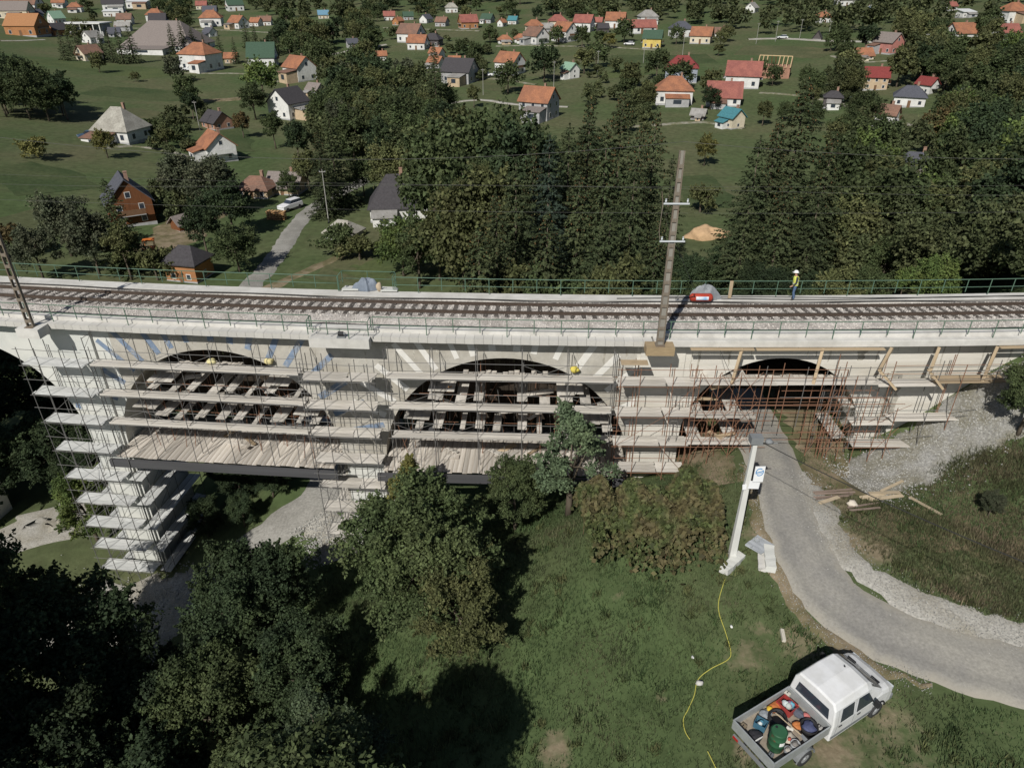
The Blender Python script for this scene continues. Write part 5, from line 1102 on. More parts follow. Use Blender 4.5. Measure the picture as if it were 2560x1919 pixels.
# --- single trees and shrubs standing between the houses
SPOTS = [
 (250, 182, 6.5, 'olive', 'lone tree casting a shadow on the field below the large brown roof'), (340, 205, 3.2, 'olive', 'small round shrub on the field right of the lone tree'),
 (440, 205, 8, 'greyish', 'greyish tree at the field edge below the hipped orange roof'), (470, 262, 8, 'mid', 'dark tree at the end of the tilled strip'),
 (485, 300, 7, 'dark', 'dark tree behind the white house with the orange roof'),
 (660, 245, 11, 'bright', 'bright green round tree right of the tilled strip'), (640, 300, 9, 'mid', 'green tree left of the white gabled wall'),
 (270, 395, 5.5, 'yellow', 'yellow green tree beside the white house with the grey roof'), (95, 395, 3.5, 'yellow', 'small yellowing tree on the left slope'),
 (395, 345, 4, 'mid', 'low tree right of the white house with the grey roof'), (420, 372, 4, 'olive', 'low hedge tree between the two white houses'), (460, 360, 4, 'mid', 'hedge tree left of the white house with the orange roof'),
 (610, 345, 6, 'autumn', 'reddish tree right of the white house with the orange roof'), (690, 372, 8, 'mid', 'tall green tree above the two joined roofs'), (750, 415, 9, 'dark', 'tall dark tree above the lane'),
 (775, 480, 7.5, 'olive', 'olive tree beside the joined roofs at the lane'), (725, 500, 5, 'mid', 'low tree beside the parked white car'),
 (470, 520, 9, 'greyish', 'grey green tree behind the wooden barn'), (540, 540, 10, 'greyish', 'large grey green tree between the wooden house and the lane'), (585, 590, 8.5, 'dark', 'dark tree shading the lane'),
 (520, 640, 8, 'dark', 'dark tree right of the wooden barn'), (600, 680, 6.5, 'mid', 'dark green tree by the lane just behind the railing'), (560, 500, 6, 'mid', 'tree in front of the joined roofs'),
 (180, 640, 9, 'greyish', 'grey green tree behind the railing in the left corner'), (250, 690, 9, 'greyish', 'grey green tree behind the railing left of the barn'), (330, 700, 7.5, 'olive', 'olive tree behind the railing beside the orange machine'), (110, 700, 7, 'greyish', 'grey tree behind the railing at the left edge'),
 (395, 700, 4, 'olive', 'low bush behind the railing in front of the orange machine'), (30, 640, 4, 'autumn', 'reddish bush at the left edge above the railing'),
 (855, 640, 4, 'mid', 'dark bush in front of the tumbledown shed'), (900, 650, 3.2, 'olive', 'low bush right of the tumbledown shed'),
 (1010, 690, 8, 'bright', 'bright green tree left of the spruces behind the railing'), (1050, 720, 8.5, 'mid', 'green tree behind the railing left of the spruces'), (1100, 700, 9, 'olive', 'olive tree behind the railing at the foot of the spruces'),
 (1160, 720, 9, 'mid', 'broad green tree at the foot of the middle spruces'), (1040, 640, 5, 'greyish', 'grey tree below the dark hipped roof'),
 (1760, 415, 6, 'yellow', 'yellow weeping tree between the two spruce groups'), (1750, 530, 4, 'olive', 'small olive bush on the slope between the spruce groups'),
 (2330, 400, 10, 'autumn', 'rust coloured tree behind the house with the black hipped roof'), (2400, 380, 9, 'olive', 'olive tree right of the rust coloured one'),
 (1150, 140, 6, 'mid', 'slender dark tree among the far orange roofs'), (1225, 108, 7, 'mid', 'round tree left of the white terrace with orange roofs'), (1190, 165, 8, 'mid', 'large round tree on the middle meadow'), (1185, 270, 6, 'olive', 'olive tree beside the meadow path'), (1270, 235, 9, 'mid', 'dark tree in front of the house with the balcony'),
 (1360, 205, 11, 'dark', 'large dark tree left of the pale green roof'), (1460, 185, 9, 'olive', 'olive tree right of the pale green roof'), (1490, 170, 8, 'mid', 'dark tree beside the pole on the meadow'),
 (1390, 112, 7, 'mid', 'dark tree in front of the white houses in a row'), (1455, 120, 8, 'mid', 'dark tree right below the white houses in a row'), (1500, 118, 7, 'mid', 'dark tree left of the yellowing one'), (1522, 122, 6.5, 'yellow', 'yellowing tree on the upper meadow'), (1560, 108, 9, 'mid', 'dark tree behind the white car'),
 (1690, 112, 7, 'mid', 'round tree right of the yellow house'), (1800, 118, 6, 'olive', 'olive tree at the upper meadow edge'), (1815, 105, 6, 'olive', 'tree at the top of the upper meadow hedge'), (1795, 140, 4.5, 'olive', 'small tree standing on the upper meadow'),
 (1695, 225, 8, 'mid', 'tree in front of the maroon hipped roof'), (1640, 200, 9, 'mid', 'tree left of the maroon hipped roof'), (1900, 195, 6, 'mid', 'dark tree before the unfinished house'), (1930, 215, 6, 'mid', 'dark tree right before the unfinished house'), (1775, 275, 6, 'dark', 'round dark tree beside the small hut'),
 (2075, 130, 7, 'mid', 'tree left of the pink house'), (2110, 150, 6, 'mid', 'hedge tree below the pink house'),
 (1300, 12, 12, 'yellow', 'golden round tree at the wood edge near the top'),
]
for px, py, h, lf, lab in SPOTS:
    p = at(px, py); z = depth(p); key = ('far%d' if z > 210 else 'mid%d') % random.randrange(3)
    if h <= 4: key = 'bush0' if z < 210 else 'far1'
    plant(key, p - Vector((0, 0, .1)), h, lf, lab, wide=random.uniform(.9, 1.2), name='shrub' if h <= 4 else 'broadleaf_tree', cat='shrub' if h <= 4 else 'tree')

# --- woods whose trees cannot be told apart by look: scattered over ground areas
def inside(p, poly):
    c = False; n = len(poly)
    for i in range(n):
        (x1, y1), (x2, y2) = poly[i], poly[(i + 1) % n]
        if (y1 > p[1]) != (y2 > p[1]) and p[0] < (x2 - x1) * (p[1] - y1) / (y2 - y1) + x1: c = not c
    return c
PLACED = []
def wood(poly, n, hr, leaves, label, group, mind=3.2, keys=None, avoid=True):
    xs = [p[0] for p in poly]; ys = [p[1] for p in poly]; k = 0; tries = 0
    while k < n and tries < n * 30:
        tries += 1; q = (random.uniform(min(xs), max(xs)), random.uniform(min(ys), max(ys)))
        if not inside(q, poly): continue
        if avoid and any(abs(q[0] - hx) < hw * .62 + 6 and -hw * .28 < q[1] - hy < hw * .75 + 26 for hx, hy, hw in HOUSE_PX): continue
        p = at(*q); z = depth(p); h = random.uniform(*hr); hp = h * FPX / z * .92
        if avoid and any(abs(q[0] - hx) < hw * .36 + .42 * hp and q[1] - hp < hy - .12 * hw and q[1] > hy - 2 for hx, hy, hw in HOUSE_PX): continue
        if any((p.x - a) ** 2 + (p.y - b) ** 2 < mind ** 2 for a, b in PLACED): continue
        PLACED.append((p.x, p.y)); key = keys[k % len(keys)] if keys else (('far%d' % random.randrange(3)) if z > 200 else 'mid%d' % random.randrange(4))
        plant(key, p - Vector((0, 0, .1)), h, random.choice(leaves), label, group=group, wide=random.uniform(.85, 1.25), tilt=.06); k += 1
wood([(800, 170), (1060, 215), (1130, 330), (1110, 520), (960, 450), (880, 430), (800, 400), (780, 280)], 46, (8, 13), ['mid', 'olive', 'dark', 'mid', 'greyish'], 'tree in the wood between the lane and the middle meadow', 'stream-side wood', 3.0)
wood([(0, 262), (120, 262), (200, 312), (120, 305), (0, 292)], 12, (8.5, 12), ['dark', 'mid'], 'tree in the dark clump at the left edge of the field', 'dark clump left of the field', 3.4)
wood([(2080, 300), (2560, 200), (2560, 740), (2330, 560), (2150, 720), (2080, 620)], 62, (7.5, 13), ['mid', 'olive', 'bright', 'dark', 'mid'], 'tree in the dense wood on the right, behind the viaduct', 'right-hand wood', 3.0)
wood([(1120, 330), (1500, 330), (1640, 380), (1640, 520), (1500, 640), (1120, 600)], 9, (8, 12), ['mid', 'olive', 'dark'], 'broadleaf tree growing among the middle spruces', 'broadleaves among the spruces', 3.0)
wood([(560, 60), (900, 70), (1000, 200), (780, 190), (640, 130), (540, 110)], 34, (7, 11), ['mid', 'dark', 'olive'], 'tree in the wood above the bright green round tree', 'upper left-hand wood', 4.0)
wood([(2090, 110), (2560, 90), (2560, 240), (2380, 260), (2240, 300), (2120, 250)], 44, (7, 11), ['mid', 'dark', 'olive'], 'tree between the upper right-hand houses', 'trees of the upper right', 4.0)
wood([(0, 20), (560, 15), (560, 120), (300, 120), (0, 95)], 36, (5, 8), ['mid', 'dark', 'olive'], 'garden tree between the roofs in the upper left', 'garden trees upper left', 4.0)
wood([(860, 20), (1260, 30), (1700, 60), (1700, 112), (1260, 112), (860, 112)], 34, (4.5, 8), ['mid', 'dark', 'olive'], 'garden tree between the far middle houses', 'garden trees of the far middle', 4.0)
wood([(1560, 200), (2100, 200), (2100, 330), (1900, 330), (1560, 300)], 14, (4, 7), ['mid', 'olive'], 'garden tree between the red and orange roofs on the right', 'garden trees on the right', 4.0)

def far_woods(name, poly, n, label, seed, nl=420, lf=.62, hr=(7, 13)):
    """distant wooded slope, read as one mass"""
    rs = np.random.default_rng(seed); V = []; F = []; o = 0; xs = [p[0] for p in poly]; ys = [p[1] for p in poly]; k = 0
    P = []
    while len(P) < n and k < n * 40:
        k += 1
        q = (rs.uniform(min(xs), max(xs)), rs.uniform(min(ys), max(ys)))
        if inside(q, poly) and not any(abs(q[0] - hx) < hw * .6 + 14 and -4 < q[1] - hy < hw * .5 + (70 if lf < .35 else 14) for hx, hy, hw in HOUSE_PX):
            p = at(*q); h = rs.uniform(*hr) * rs.uniform(.75, 1.1); hp = h * FPX / depth(p) * .92
            if lf < .35 and any(abs(q[0] - hx) < hw * .36 + .44 * hp and q[1] - hp < hy - .12 * hw and q[1] > hy - 2 for hx, hy, hw in HOUSE_PX): continue
            P.append((p, h))
    for p, h in P:
        (v, f), _ = broad_crown(int(rs.integers(1e6)), h, h * rs.uniform(.34, .46), .5, nl, lf, 14, clr=(.3, .5)); v = v + np.array([p.x, p.y, p.z - .4]); V.append(v); F.append(f + o); o += len(v)
    ob = link(name, mesh(name, np.vstack(V), np.vstack(F), leafmat('far' + str(seed), (0.068, 0.084, 0.036), (0.100, 0.110, 0.048), .5))); tag(ob, label, None, None, 'stuff')
far_woods('far_woods', [(1240, 2), (1700, -10), (2560, -20), (2560, 40), (2100, 92), (1900, 92), (1700, 62), (1240, 32)], 170, 'wooded slope behind the village on the right', 1)
far_woods('far_woods', [(500, -10), (1250, -20), (1250, 22), (900, 40), (820, 80), (700, 50), (500, 20)], 110, 'wooded slope behind the village in the middle', 2)
far_woods('far_woods', [(1240, -75), (2560, -85), (2560, -20), (1240, -5)], 120, 'wood on the hill at the top of the picture', 3)
far_woods('woodland', [(640, 110), (1000, 110), (1080, 250), (1120, 480), (980, 430), (850, 440), (770, 400), (690, 380), (740, 250)], 60, 'undergrowth and lesser trees filling the wood left of the middle meadow', 4, 1500, .30, (6, 11))
far_woods('woodland', [(2100, 130), (2560, 110), (2560, 700), (2330, 600), (2130, 700), (2080, 420)], 80, 'undergrowth and lesser trees filling the right-hand wood', 5, 1500, .30, (6, 11))
far_woods('woodland', [(0, 30), (560, 30), (560, 118), (300, 112), (0, 92)], 40, 'hedges and low trees between the upper left-hand houses', 7, 500, .4, (3, 6))
far_woods('woodland', [(860, 40), (1700, 60), (1700, 110), (1240, 160), (860, 130)], 46, 'hedges and low trees between the far middle houses', 8, 500, .4, (2.5, 5.5))
far_woods('woodland', [(2060, 690), (2300, 640), (2640, 560), (2640, 735), (2060, 742)], 46, 'shrubs and young trees behind the right-hand railing', 9, 3200, .16, (4, 8))
for i, (poly, n, lab) in enumerate((([(430, 170), (520, 176), (520, 330), (430, 330)], 10, 'hedges beside the tilled strip'), ([(1100, 150), (1330, 190), (1330, 250), (1100, 240)], 14, 'hedges on the middle meadow'), ([(1440, 150), (1720, 170), (1720, 300), (1440, 260)], 20, 'hedges between the spruces and the maroon roof'), ([(1560, 270), (1900, 270), (1900, 335), (1560, 335)], 12, 'hedges below the red metal roofs'), ([(2060, 120), (2240, 130), (2240, 330), (2060, 330)], 22, 'hedges between the right-hand houses'), ([(330, 330), (520, 350), (520, 440), (330, 400)], 12, 'hedges between the two white houses'), ([(380, 470), (620, 470), (620, 600), (380, 640)], 14, 'undergrowth round the wooden house and the barn'))):
    far_woods('hedges', poly, n, lab, 20 + i, 1400, .22, (2.2, 6))
far_woods('far_woods', [(-1500, 60), (-30, 20), (-30, 130), (-300, 250), (-1500, 330)], 90, 'wooded slopes beyond the left edge', 40)
far_woods('far_woods', [(2600, 40), (4000, 80), (4000, 500), (2640, 420)], 90, 'wooded slopes beyond the right edge', 41)
# ------------------------------------------------------------------ white crew-cab truck with a dropside bed
M_tw = mat('truck_white', (.74, .745, .75), .35, var=.03, scale=3, col2=(.66, .66, .65), mix_scale=1.4, spec=.5)
M_galv = mat('dropside_zinc', (.42, .44, .44), .5, var=.14, scale=4, metal=.4, spec=.4)
M_tyre = mat('tyre_rubber', (.045, .045, .047), .9, var=.2, scale=8)
M_rim = mat('wheel_steel', (.36, .37, .38), .5, var=.1, metal=.3)
M_blk = mat('black_plastic', (.022, .022, .024), .6, var=.1)
M_tgrey = mat('trim_grey', (.19, .20, .205), .7, var=.12)
M_amber = mat('lamp_amber', (.6, .2, .02), .3, var=0); M_lamp = mat('lamp_glass', (.55, .58, .6), .15, var=0, spec=.7)
TG = gz(11.0, 16.5)
tr = empty('dropside_truck', (8.47, 15.38, TG), R(29.6)); tag(tr, 'white crew-cab dropside truck parked on the grass beside the road', 'truck')
RINGS = [  # x, then half-width and height of sill, belt, window top, roof edge, roof middle
 (2.95, (.98, .42), (1.00, 1.22), (.90, 1.98), (.76, 2.24), 2.30), (3.03, (.99, .40), (1.01, 1.23), (.91, 2.00), (.77, 2.27), 2.33), (4.0, (.99, .40), (1.01, 1.23), (.91, 2.02), (.77, 2.30), 2.36),
 (4.75, (.99, .40), (1.01, 1.23), (.90, 2.00), (.75, 2.27), 2.33), (4.98, (.99, .40), (1.01, 1.22), (.88, 1.93), (.72, 2.16), 2.22), (5.72, (.98, .40), (.99, 1.25), (.93, 1.42), (.76, 1.50), 1.54),
 (6.15, (.98, .40), (.98, 1.12), (.92, 1.30), (.72, 1.38), 1.42), (6.45, (.96, .42), (.95, .95), (.88, 1.14), (.66, 1.20), 1.23), (6.60, (.88, .46), (.87, .75), (.80, .92), (.60, .98), 1.00)]
def cabmesh():
    vs = []; fs = []; n = 9
    for x, a, b, c, d, zm in RINGS:
        for w, z in (a, b, c, d): vs.append((x, -w, z))
        vs.append((x, 0, zm))
        for w, z in (d, c, b, a): vs.append((x, w, z))
    for i in range(len(RINGS) - 1):
        for k in range(n): k2 = (k + 1) % n; fs.append((i * n + k, (i + 1) * n + k, (i + 1) * n + k2, i * n + k2))
    fs.append(tuple(range(n))); e = (len(RINGS) - 1) * n; fs.append(tuple(e + k for k in range(n - 1, -1, -1)))
    return mesh('cab', vs, fs, M_tw)
cab = link('cab', cabmesh(), tr); bev(cab, .045, 3)
def ringat(x):
    for i in range(len(RINGS) - 1):
        if RINGS[i][0] <= x <= RINGS[i + 1][0]:
            t = (x - RINGS[i][0]) / (RINGS[i + 1][0] - RINGS[i][0]); return [tuple(p + (q - p) * t for p, q in zip(RINGS[i][k], RINGS[i + 1][k])) for k in (1, 2, 3, 4)]
def sidept(x, h, sg, off=.012):
    r = ringat(x); (w1, z1), (w2, z2) = r[1], r[2]; w = w1 + (w2 - w1) * h; return (x, sg * (w + off), z1 + (z2 - z1) * h)
for sg in (-1, 1):
    for nm, pts in (('rear_window', ((3.32, .10), (4.02, .10), (3.98, .90), (3.36, .90))), ('front_window', ((4.20, .08), (5.18, .10), (4.80, .88), (4.24, .90)))):
        v = [sidept(x, h, sg) for x, h in pts] + [sidept(x, h, sg, -.02) for x, h in pts]
        q = link('side_window', mesh('side_window', v, [(0, 1, 2, 3), (0, 4, 5, 1), (1, 5, 6, 2), (2, 6, 7, 3), (3, 7, 4, 0)], M_glass), tr)
    for x in (3.18, 4.11, 5.28):   # door shut lines
        mb = MB(); mb.tube([(x, sg * 1.0, .50), sidept(x, 0, sg, .002), sidept(x, .95 if x < 5 else .3, sg, .002)], .007, 4); mb.build('door_seam', M_tgrey, tr)
    for x in (3.28, 4.30): MB().bb(x, x + .17, sg * 1.018 - .012, sg * 1.018 + .012, 1.08, 1.12).build('door_handle', M_blk, tr)
    MB().bb(3.0, 5.25, sg * 1.0 - .014, sg * 1.0 + .014, .56, .70).build('side_trim', M_tgrey, tr)
    mb = MB(); mb.tube([(5.05, sg * 1.0, 1.38), (5.02, sg * 1.16, 1.42)], .03, 5); m_ = mb.build('mirror_arm', M_blk, tr); bev(MB().bb(4.97, 5.07, sg * 1.22 - .10, sg * 1.22 + .10, 1.28, 1.62).build('mirror', M_blk, tr), .03)
    MB().bb(6.40, 6.58, sg * .76 - .14, sg * .76 + .14, .92, 1.08).build('headlight', M_lamp, tr)
    MB().bb(5.80, 5.86, sg * .52 - .17, sg * .52 + .17, 1.48, 1.535).build('bonnet_vent', M_blk, tr)
    # wheel arches and mudguards
    for x in (1.76, 5.66):
        mb = MB(); P = [(x + .46 * math.cos(t), sg * .995, .36 + .46 * math.sin(t)) for t in np.linspace(.1, math.pi - .1, 12)]; mb.tube(P, .035, 5); mb.build('wheel_arch', M_blk if x > 3 else M_tgrey, tr)
        w = empty('wheel', (x, sg * .90, .35), parent=tr)
        mb = MB(); n = 20; vs = []; prof = [(.20, -.11), (.33, -.125), (.36, -.09), (.36, .09), (.33, .125), (.20, .11)]
        for k in range(n):
            t = 2 * math.pi * k / n
            for r, y in prof: vs.append((r * math.cos(t), y, r * math.sin(t)))
        m6 = len(prof); link('tyre', mesh('tyre', vs, [(k * m6 + j, k * m6 + j + 1, ((k + 1) % n) * m6 + j + 1, ((k + 1) % n) * m6 + j) for k in range(n) for j in range(m6 - 1)], M_tyre, True), w)
        mb = MB(); mb.tube([(0, -.10, 0), (0, .10, 0)], .215, 18); mb.tube([(0, sg * .09, 0), (0, sg * .13, 0)], .09, 10)
        for k in range(8): t = k * math.pi / 4; mb.tube([(.15 * math.cos(t), sg * .095, .15 * math.sin(t)), (.15 * math.cos(t), sg * .112, .15 * math.sin(t))], .022, 6)
        mb.build('rim', M_rim, w)
# glass front and back, wipers, bumper, grille, number plate strip
wv = [(5.05, -.83, 1.97), (5.05, .83, 1.97), (5.66, .90, 1.38), (5.66, -.90, 1.38)]
r0 = ringat(5.02); r1 = ringat(5.68)
def wsp(x, y, off=.03):
    r = ringat(x); w2, z2 = r[2]; w3, z3 = r[3]; zm = RINGS[4][5] + (RINGS[5][5] - RINGS[4][5]) * (x - 4.98) / .74; a = abs(y)
    z = zm + (z3 - zm) * min(a / w3, 1) if a < w3 else z3 + (z2 - z3) * min((a - w3) / (w2 - w3), 1); return (x + off, y, z + off * 1.3)
vs = []; fs = []
XS = np.linspace(5.02, 5.70, 5); YS = np.linspace(-1, 1, 9)
for x in XS:
    wmax = ringat(x)[2][0] - .04
    for y in YS: vs.append(wsp(x, y * wmax))
fs = [(i * 9 + k, (i + 1) * 9 + k, (i + 1) * 9 + k + 1, i * 9 + k + 1) for i in range(4) for k in range(8)]
ws = link('windscreen', mesh('windscreen', vs, fs, M_glass, True), tr)
for y0 in (-.55, .15):
    mb = MB(); mb.tube([wsp(5.66, y0, .045), wsp(5.52, y0 + .55, .045)], .012, 4); mb.build('wiper', M_blk, tr)
bw_ = MB(); bw_.add([(2.935, -.74, 1.42), (2.935, .74, 1.42), (2.935, .66, 1.90), (2.935, -.66, 1.90), (2.96, -.74, 1.42), (2.96, .74, 1.42), (2.96, .66, 1.90), (2.96, -.66, 1.90)], [(0, 3, 2, 1), (0, 1, 5, 4), (1, 2, 6, 5), (2, 3, 7, 6), (3, 0, 4, 7)]); bw_.build('back_window', M_glass, tr)
bev(MB().bb(6.36, 6.70, -.95, .95, .34, .62).build('bumper', M_tgrey, tr), .05)
MB().bb(6.54, 6.64, -.45, .45, .66, .86).build('grille', M_blk, tr)
mb = MB(); mb.tube([(4.6, .1, 2.30), (4.55, .1, 2.42)], [.04, .02], 6); mb.build('aerial', M_blk, tr)
# bed
MB().bb(.04, 2.84, -.94, .94, .92, .97).build('bed_floor', mat('bed_floor_ply', (.27, .23, .18), .9, var=.25, scale=5), tr)
for nm, a in (('tailboard', (0, .04, -.965, .965)), ('headboard', (2.83, 2.87, -.965, .965)), ('dropside', (.041, 2.829, -.965, -.93)), ('dropside', (.041, 2.829, .93, .965))):
    q = MB().bb(a[0], a[1], a[2], a[3], .90, 1.34).build(nm, M_galv, tr); bev(q, .008, 1)
    lp = MB().bb(a[0] - .006, a[1] + .006, a[2] - .006, a[3] + .006, 1.335, 1.36).build('top_rail', M_galv, q)
for y in (-.36, .36): MB().bb(.1, 5.2, y - .05, y + .05, .62, .80).build('chassis_rail', M_blk, tr)
for x in (.4, 1.2, 2.0, 2.7): MB().bb(x - .04, x + .04, -.9, .9, .80, .92).build('cross_member', M_blk, tr)
MB().bb(.02, .10, -.85, .85, .52, .64).build('rear_bar', M_tgrey, tr)
for sg in (-1, 1):
    MB().bb(-.01, .03, sg * .70 - .12, sg * .70 + .12, .54, .63).build('tail_lamp', mat('lamp_red', (.35, .02, .02), .3, var=0), tr)
    q = MB(); P = [(1.76 + .48 * math.cos(t), .36 + .50 * math.sin(t)) for t in np.linspace(.25, math.pi - .25, 9)]
    q.add([(x, sg * .78, z) for x, z in P] + [(x, sg * 1.02, z) for x, z in P], [(i, i + 1, i + 10, i + 9) for i in range(8)]); q.build('mudguard', M_tgrey, tr)
TM = Matrix.Translation(tr.location) @ Euler((0, 0, tr.rotation_euler.z)).to_matrix().to_4x4()
def cargo(name, x, y, label, cat, z=.975, rz=0): p = TM @ Vector((x, y, z)); e = empty(name, p, tr.rotation_euler.z + rz); return tag(e, label, cat)
def blob(mb, c, r, seed=0, n=10, m=7, bumpy=.2, mi=0):
    rnd = random.Random(seed); vs = [(c[0], c[1], c[2] - r[2])]
    ph = [rnd.uniform(0, 6.3) for _ in range(6)]
    for i in range(1, m):
        t = math.pi * i / m
        for k in range(n):
            a = 2 * math.pi * k / n; q = 1 + bumpy * (math.sin(3 * a + ph[0] + 2 * t) * .5 + math.sin(5 * a + ph[1]) * .3 + math.cos(4 * t + ph[2] + a) * .4)
            vs.append((c[0] + r[0] * math.sin(t) * math.cos(a) * q, c[1] + r[1] * math.sin(t) * math.sin(a) * q, c[2] - r[2] * math.cos(t) * (q if math.cos(t) < 0 else 1)))
    vs.append((c[0], c[1], c[2] + r[2])); fs = [(0, 1 + (k + 1) % n, 1 + k) for k in range(n)]
    for i in range(m - 2):
        for k in range(n): fs.append((1 + i * n + k, 1 + i * n + (k + 1) % n, 1 + (i + 1) * n + (k + 1) % n, 1 + (i + 1) * n + k))
    e = len(vs) - 1; fs += [(e, 1 + (m - 2) * n + k, 1 + (m - 2) * n + (k + 1) % n) for k in range(n)]
    mb.add(vs, fs, mi); return mb
# barrel
ba = cargo('oil_drum', .78, -.36, 'green steel drum with rust brown side and white sticker in the truck bed', 'barrel')
mb = MB(); mb.tube([(0, 0, 0), (0, 0, .02), (0, 0, .29), (0, 0, .30), (0, 0, .32), (0, 0, .58), (0, 0, .60), (0, 0, .62), (0, 0, .87), (0, 0, .89)], [.285, .29, .285, .298, .285, .285, .298, .285, .285, .292], 24)
mb.build('shell', mat('drum_green', (.028, .095, .045), .5, var=.12, scale=3, col2=(.12, .055, .03), mix_scale=1.3, thr=(.56, .60)), ba, True)
MB().tube([(0, 0, .875), (0, 0, .895)], .25, 20).build('lid', mat('drum_green_lid', (.035, .11, .055), .5, var=.1), ba); MB().tube([(.02, .15, .89), (.02, .15, .915)], .045, 10).build('bung', M_blk, ba)
MB().add([(-.30 * math.cos(t), -.30 * math.sin(t), z) for z in (.42, .60) for t in np.linspace(.95, 1.6, 5)], [(i, i + 1, i + 6, i + 5) for i in range(4)]).build('sticker', mat('sticker_white', (.75, .75, .72), .6, var=.05), ba)
def crate(name, x, y, d, col, label, rz=0, fill=None, z=.975):
    e = cargo(name, x, y, label, 'crate', z, rz); m_ = mat(name + '_plastic', col, .5, var=.12); a, b, h = d[0] / 2, d[1] / 2, d[2]
    MB().bb(-a, a, -b, b, 0, .02).build('bottom', m_, e)
    for q in ((-a, a, -b, -b + .02), (-a, a, b - .02, b), (-a, -a + .02, -b + .02, b - .02), (a - .02, a, -b + .02, b - .02)): MB().bb(q[0], q[1], q[2], q[3], .02, h).build('side', m_, e)
    if fill:
        for i, c in enumerate(fill): mb = MB(); blob(mb, (random.uniform(-a * .5, a * .5), random.uniform(-b * .5, b * .5), h * .75), (a * .42, b * .42, h * .45), i); mb.build('content', mat('content_%d_%s' % (i, name), c, .7, var=.15), e, True)
    return e
crate('red_crate', 2.30, .50, (.52, .62, .30), (.33, .05, .045), 'red plastic crate of bottles and rags against the cab', .1, [(.45, .5, .5), (.12, .33, .42), (.25, .12, .22), (.4, .42, .4)])
crate('blue_crate', .90, .45, (.36, .42, .28), (.05, .13, .19), 'blue tool case lying by the drum in the truck bed', .4, [(.06, .18, .26), (.5, .55, .55)])
def heap(name, x, y, r, col, label, cat, z=0, seed=1, b=.25, extra=None):
    e = cargo(name, x, y, label, cat); mb = MB(); blob(mb, (0, 0, r[2] * .62 + z), (r[0], r[1], r[2] * .75), seed, 14, 9, b); mb.build('body', mat(name + '_stuff', col, .75, var=.2, scale=6), e, True)
    if extra:
        for i, (nm, c, rr, col2) in enumerate(extra): mb = MB(); blob(mb, c, rr, seed + i + 3, 10, 7, .2); mb.build(nm, mat(name + nm, col2, .7, var=.15), e, True)
    return e
heap('orange_jacket', 1.92, .70, (.34, .20, .16), (.48, .16, .05), 'crumpled orange work jacket by the red crate', 'jacket', seed=3, extra=[('yellow_glove', (-.30, .02, .20), (.12, .09, .08), (.62, .40, .04))])
heap('grey_bag', 1.40, .66, (.25, .20, .16), (.24, .26, .28), 'grey bag in the corner of the truck bed', 'bag', seed=5)
heap('dark_bag', .42, .22, (.30, .22, .14), (.03, .03, .035), 'black bag with a white strap behind the drum', 'bag', seed=6, extra=[('strap', (-.05, -.18, .22), (.22, .03, .03), (.55, .55, .53))])
heap('pale_sack', 1.40, -.40, (.28, .22, .14), (.45, .41, .34), 'pale sack spotted with red beside the drum', 'sack', seed=8, extra=[('patch', (-.1, -.1, .22), (.07, .06, .06), (.45, .10, .07))])
heap('orange_bag', 2.05, -.22, (.20, .17, .15), (.45, .16, .05), 'small orange bag near the cab in the truck bed', 'bag', seed=9)
heap('pink_ball', 2.62, -.12, (.15, .15, .14), (.52, .17, .16), 'pink red canister cap against the cab', 'canister', seed=2, b=.05)
heap('cement_bag', 2.45, .10, (.15, .28, .20), (.09, .10, .13), 'dark blue holdall next to the pink canister', 'holdall', seed=12)
def bucket(name, x, y, r, h, col, label, fill=(.05, .05, .05), rz=0):
    e = cargo(name, x, y, label, 'tub', rz=rz); m_ = mat(name + '_skin', col, .6, var=.12); mb = MB(); n = 18; vs = []
    for rr, z in ((r * .8, 0), (r, h), (r * .93, h), (r * .74, .03)):
        for k in range(n): t = 2 * math.pi * k / n; vs.append((rr * math.cos(t), rr * math.sin(t), z))
    mb.add(vs, [(i * n + k, i * n + (k + 1) % n, (i + 1) * n + (k + 1) % n, (i + 1) * n + k) for i in range(3) for k in range(n)] + [tuple(range(n - 1, -1, -1)), tuple(3 * n + k for k in range(n))]); mb.build('shell', m_, e, True)
    mb = MB(); blob(mb, (0, 0, h * .8), (r * .75, r * .75, h * .35), 4, 12, 7, .3); mb.build('content', mat(name + '_fill', fill, .7, var=.4, scale=8), e, True); return e
bucket('rubber_tub', 2.28, -.52, .32, .30, (.02, .02, .022), 'black rubber tub holding a navy and white bundle', (.06, .07, .14))
bucket('grey_bucket', 1.32, -.74, .17, .28, (.30, .31, .32), 'grey bucket by the near dropside of the truck', (.16, .15, .14))
bucket('grey_pail', .95, -.76, .15, .24, (.20, .21, .22), 'small dark pail at the near corner behind the drum', (.3, .28, .25))
hc = cargo('hose_coil', 1.58, .30, 'coil of thick black hose in the truck bed', 'hose')
for k in range(3):
    mb = MB(); mb.tube([(.34 * math.cos(t) * (1 - .06 * k), .34 * math.sin(t) * (1 - .06 * k), .06 + .10 * k + .02 * math.sin(3 * t)) for t in np.linspace(0, 6.28, 25)], .05, 6); mb.build('loop', M_blk, hc, True)
sh_ = cargo('shovel', 1.55, .0, 'shovel with a pale handle lying across the load', 'shovel'); mb = MB(); mb.tube([(-.1, .35, .52), (.15, -.65, .34)], .018, 6); mb.build('handle', mat('shovel_handle', (.45, .36, .24), .7), sh_)
mb = MB(); mb.add([(.10, -.62, .35), (.22, -.62, .33), (.26, -.86, .27), (.16, -.93, .26), (.08, -.84, .28)], [(0, 1, 2, 3, 4)]); q = mb.build('blade', M_tgrey, sh_); so_ = q.modifiers.new('t', 'SOLIDIFY'); so_.thickness = .008

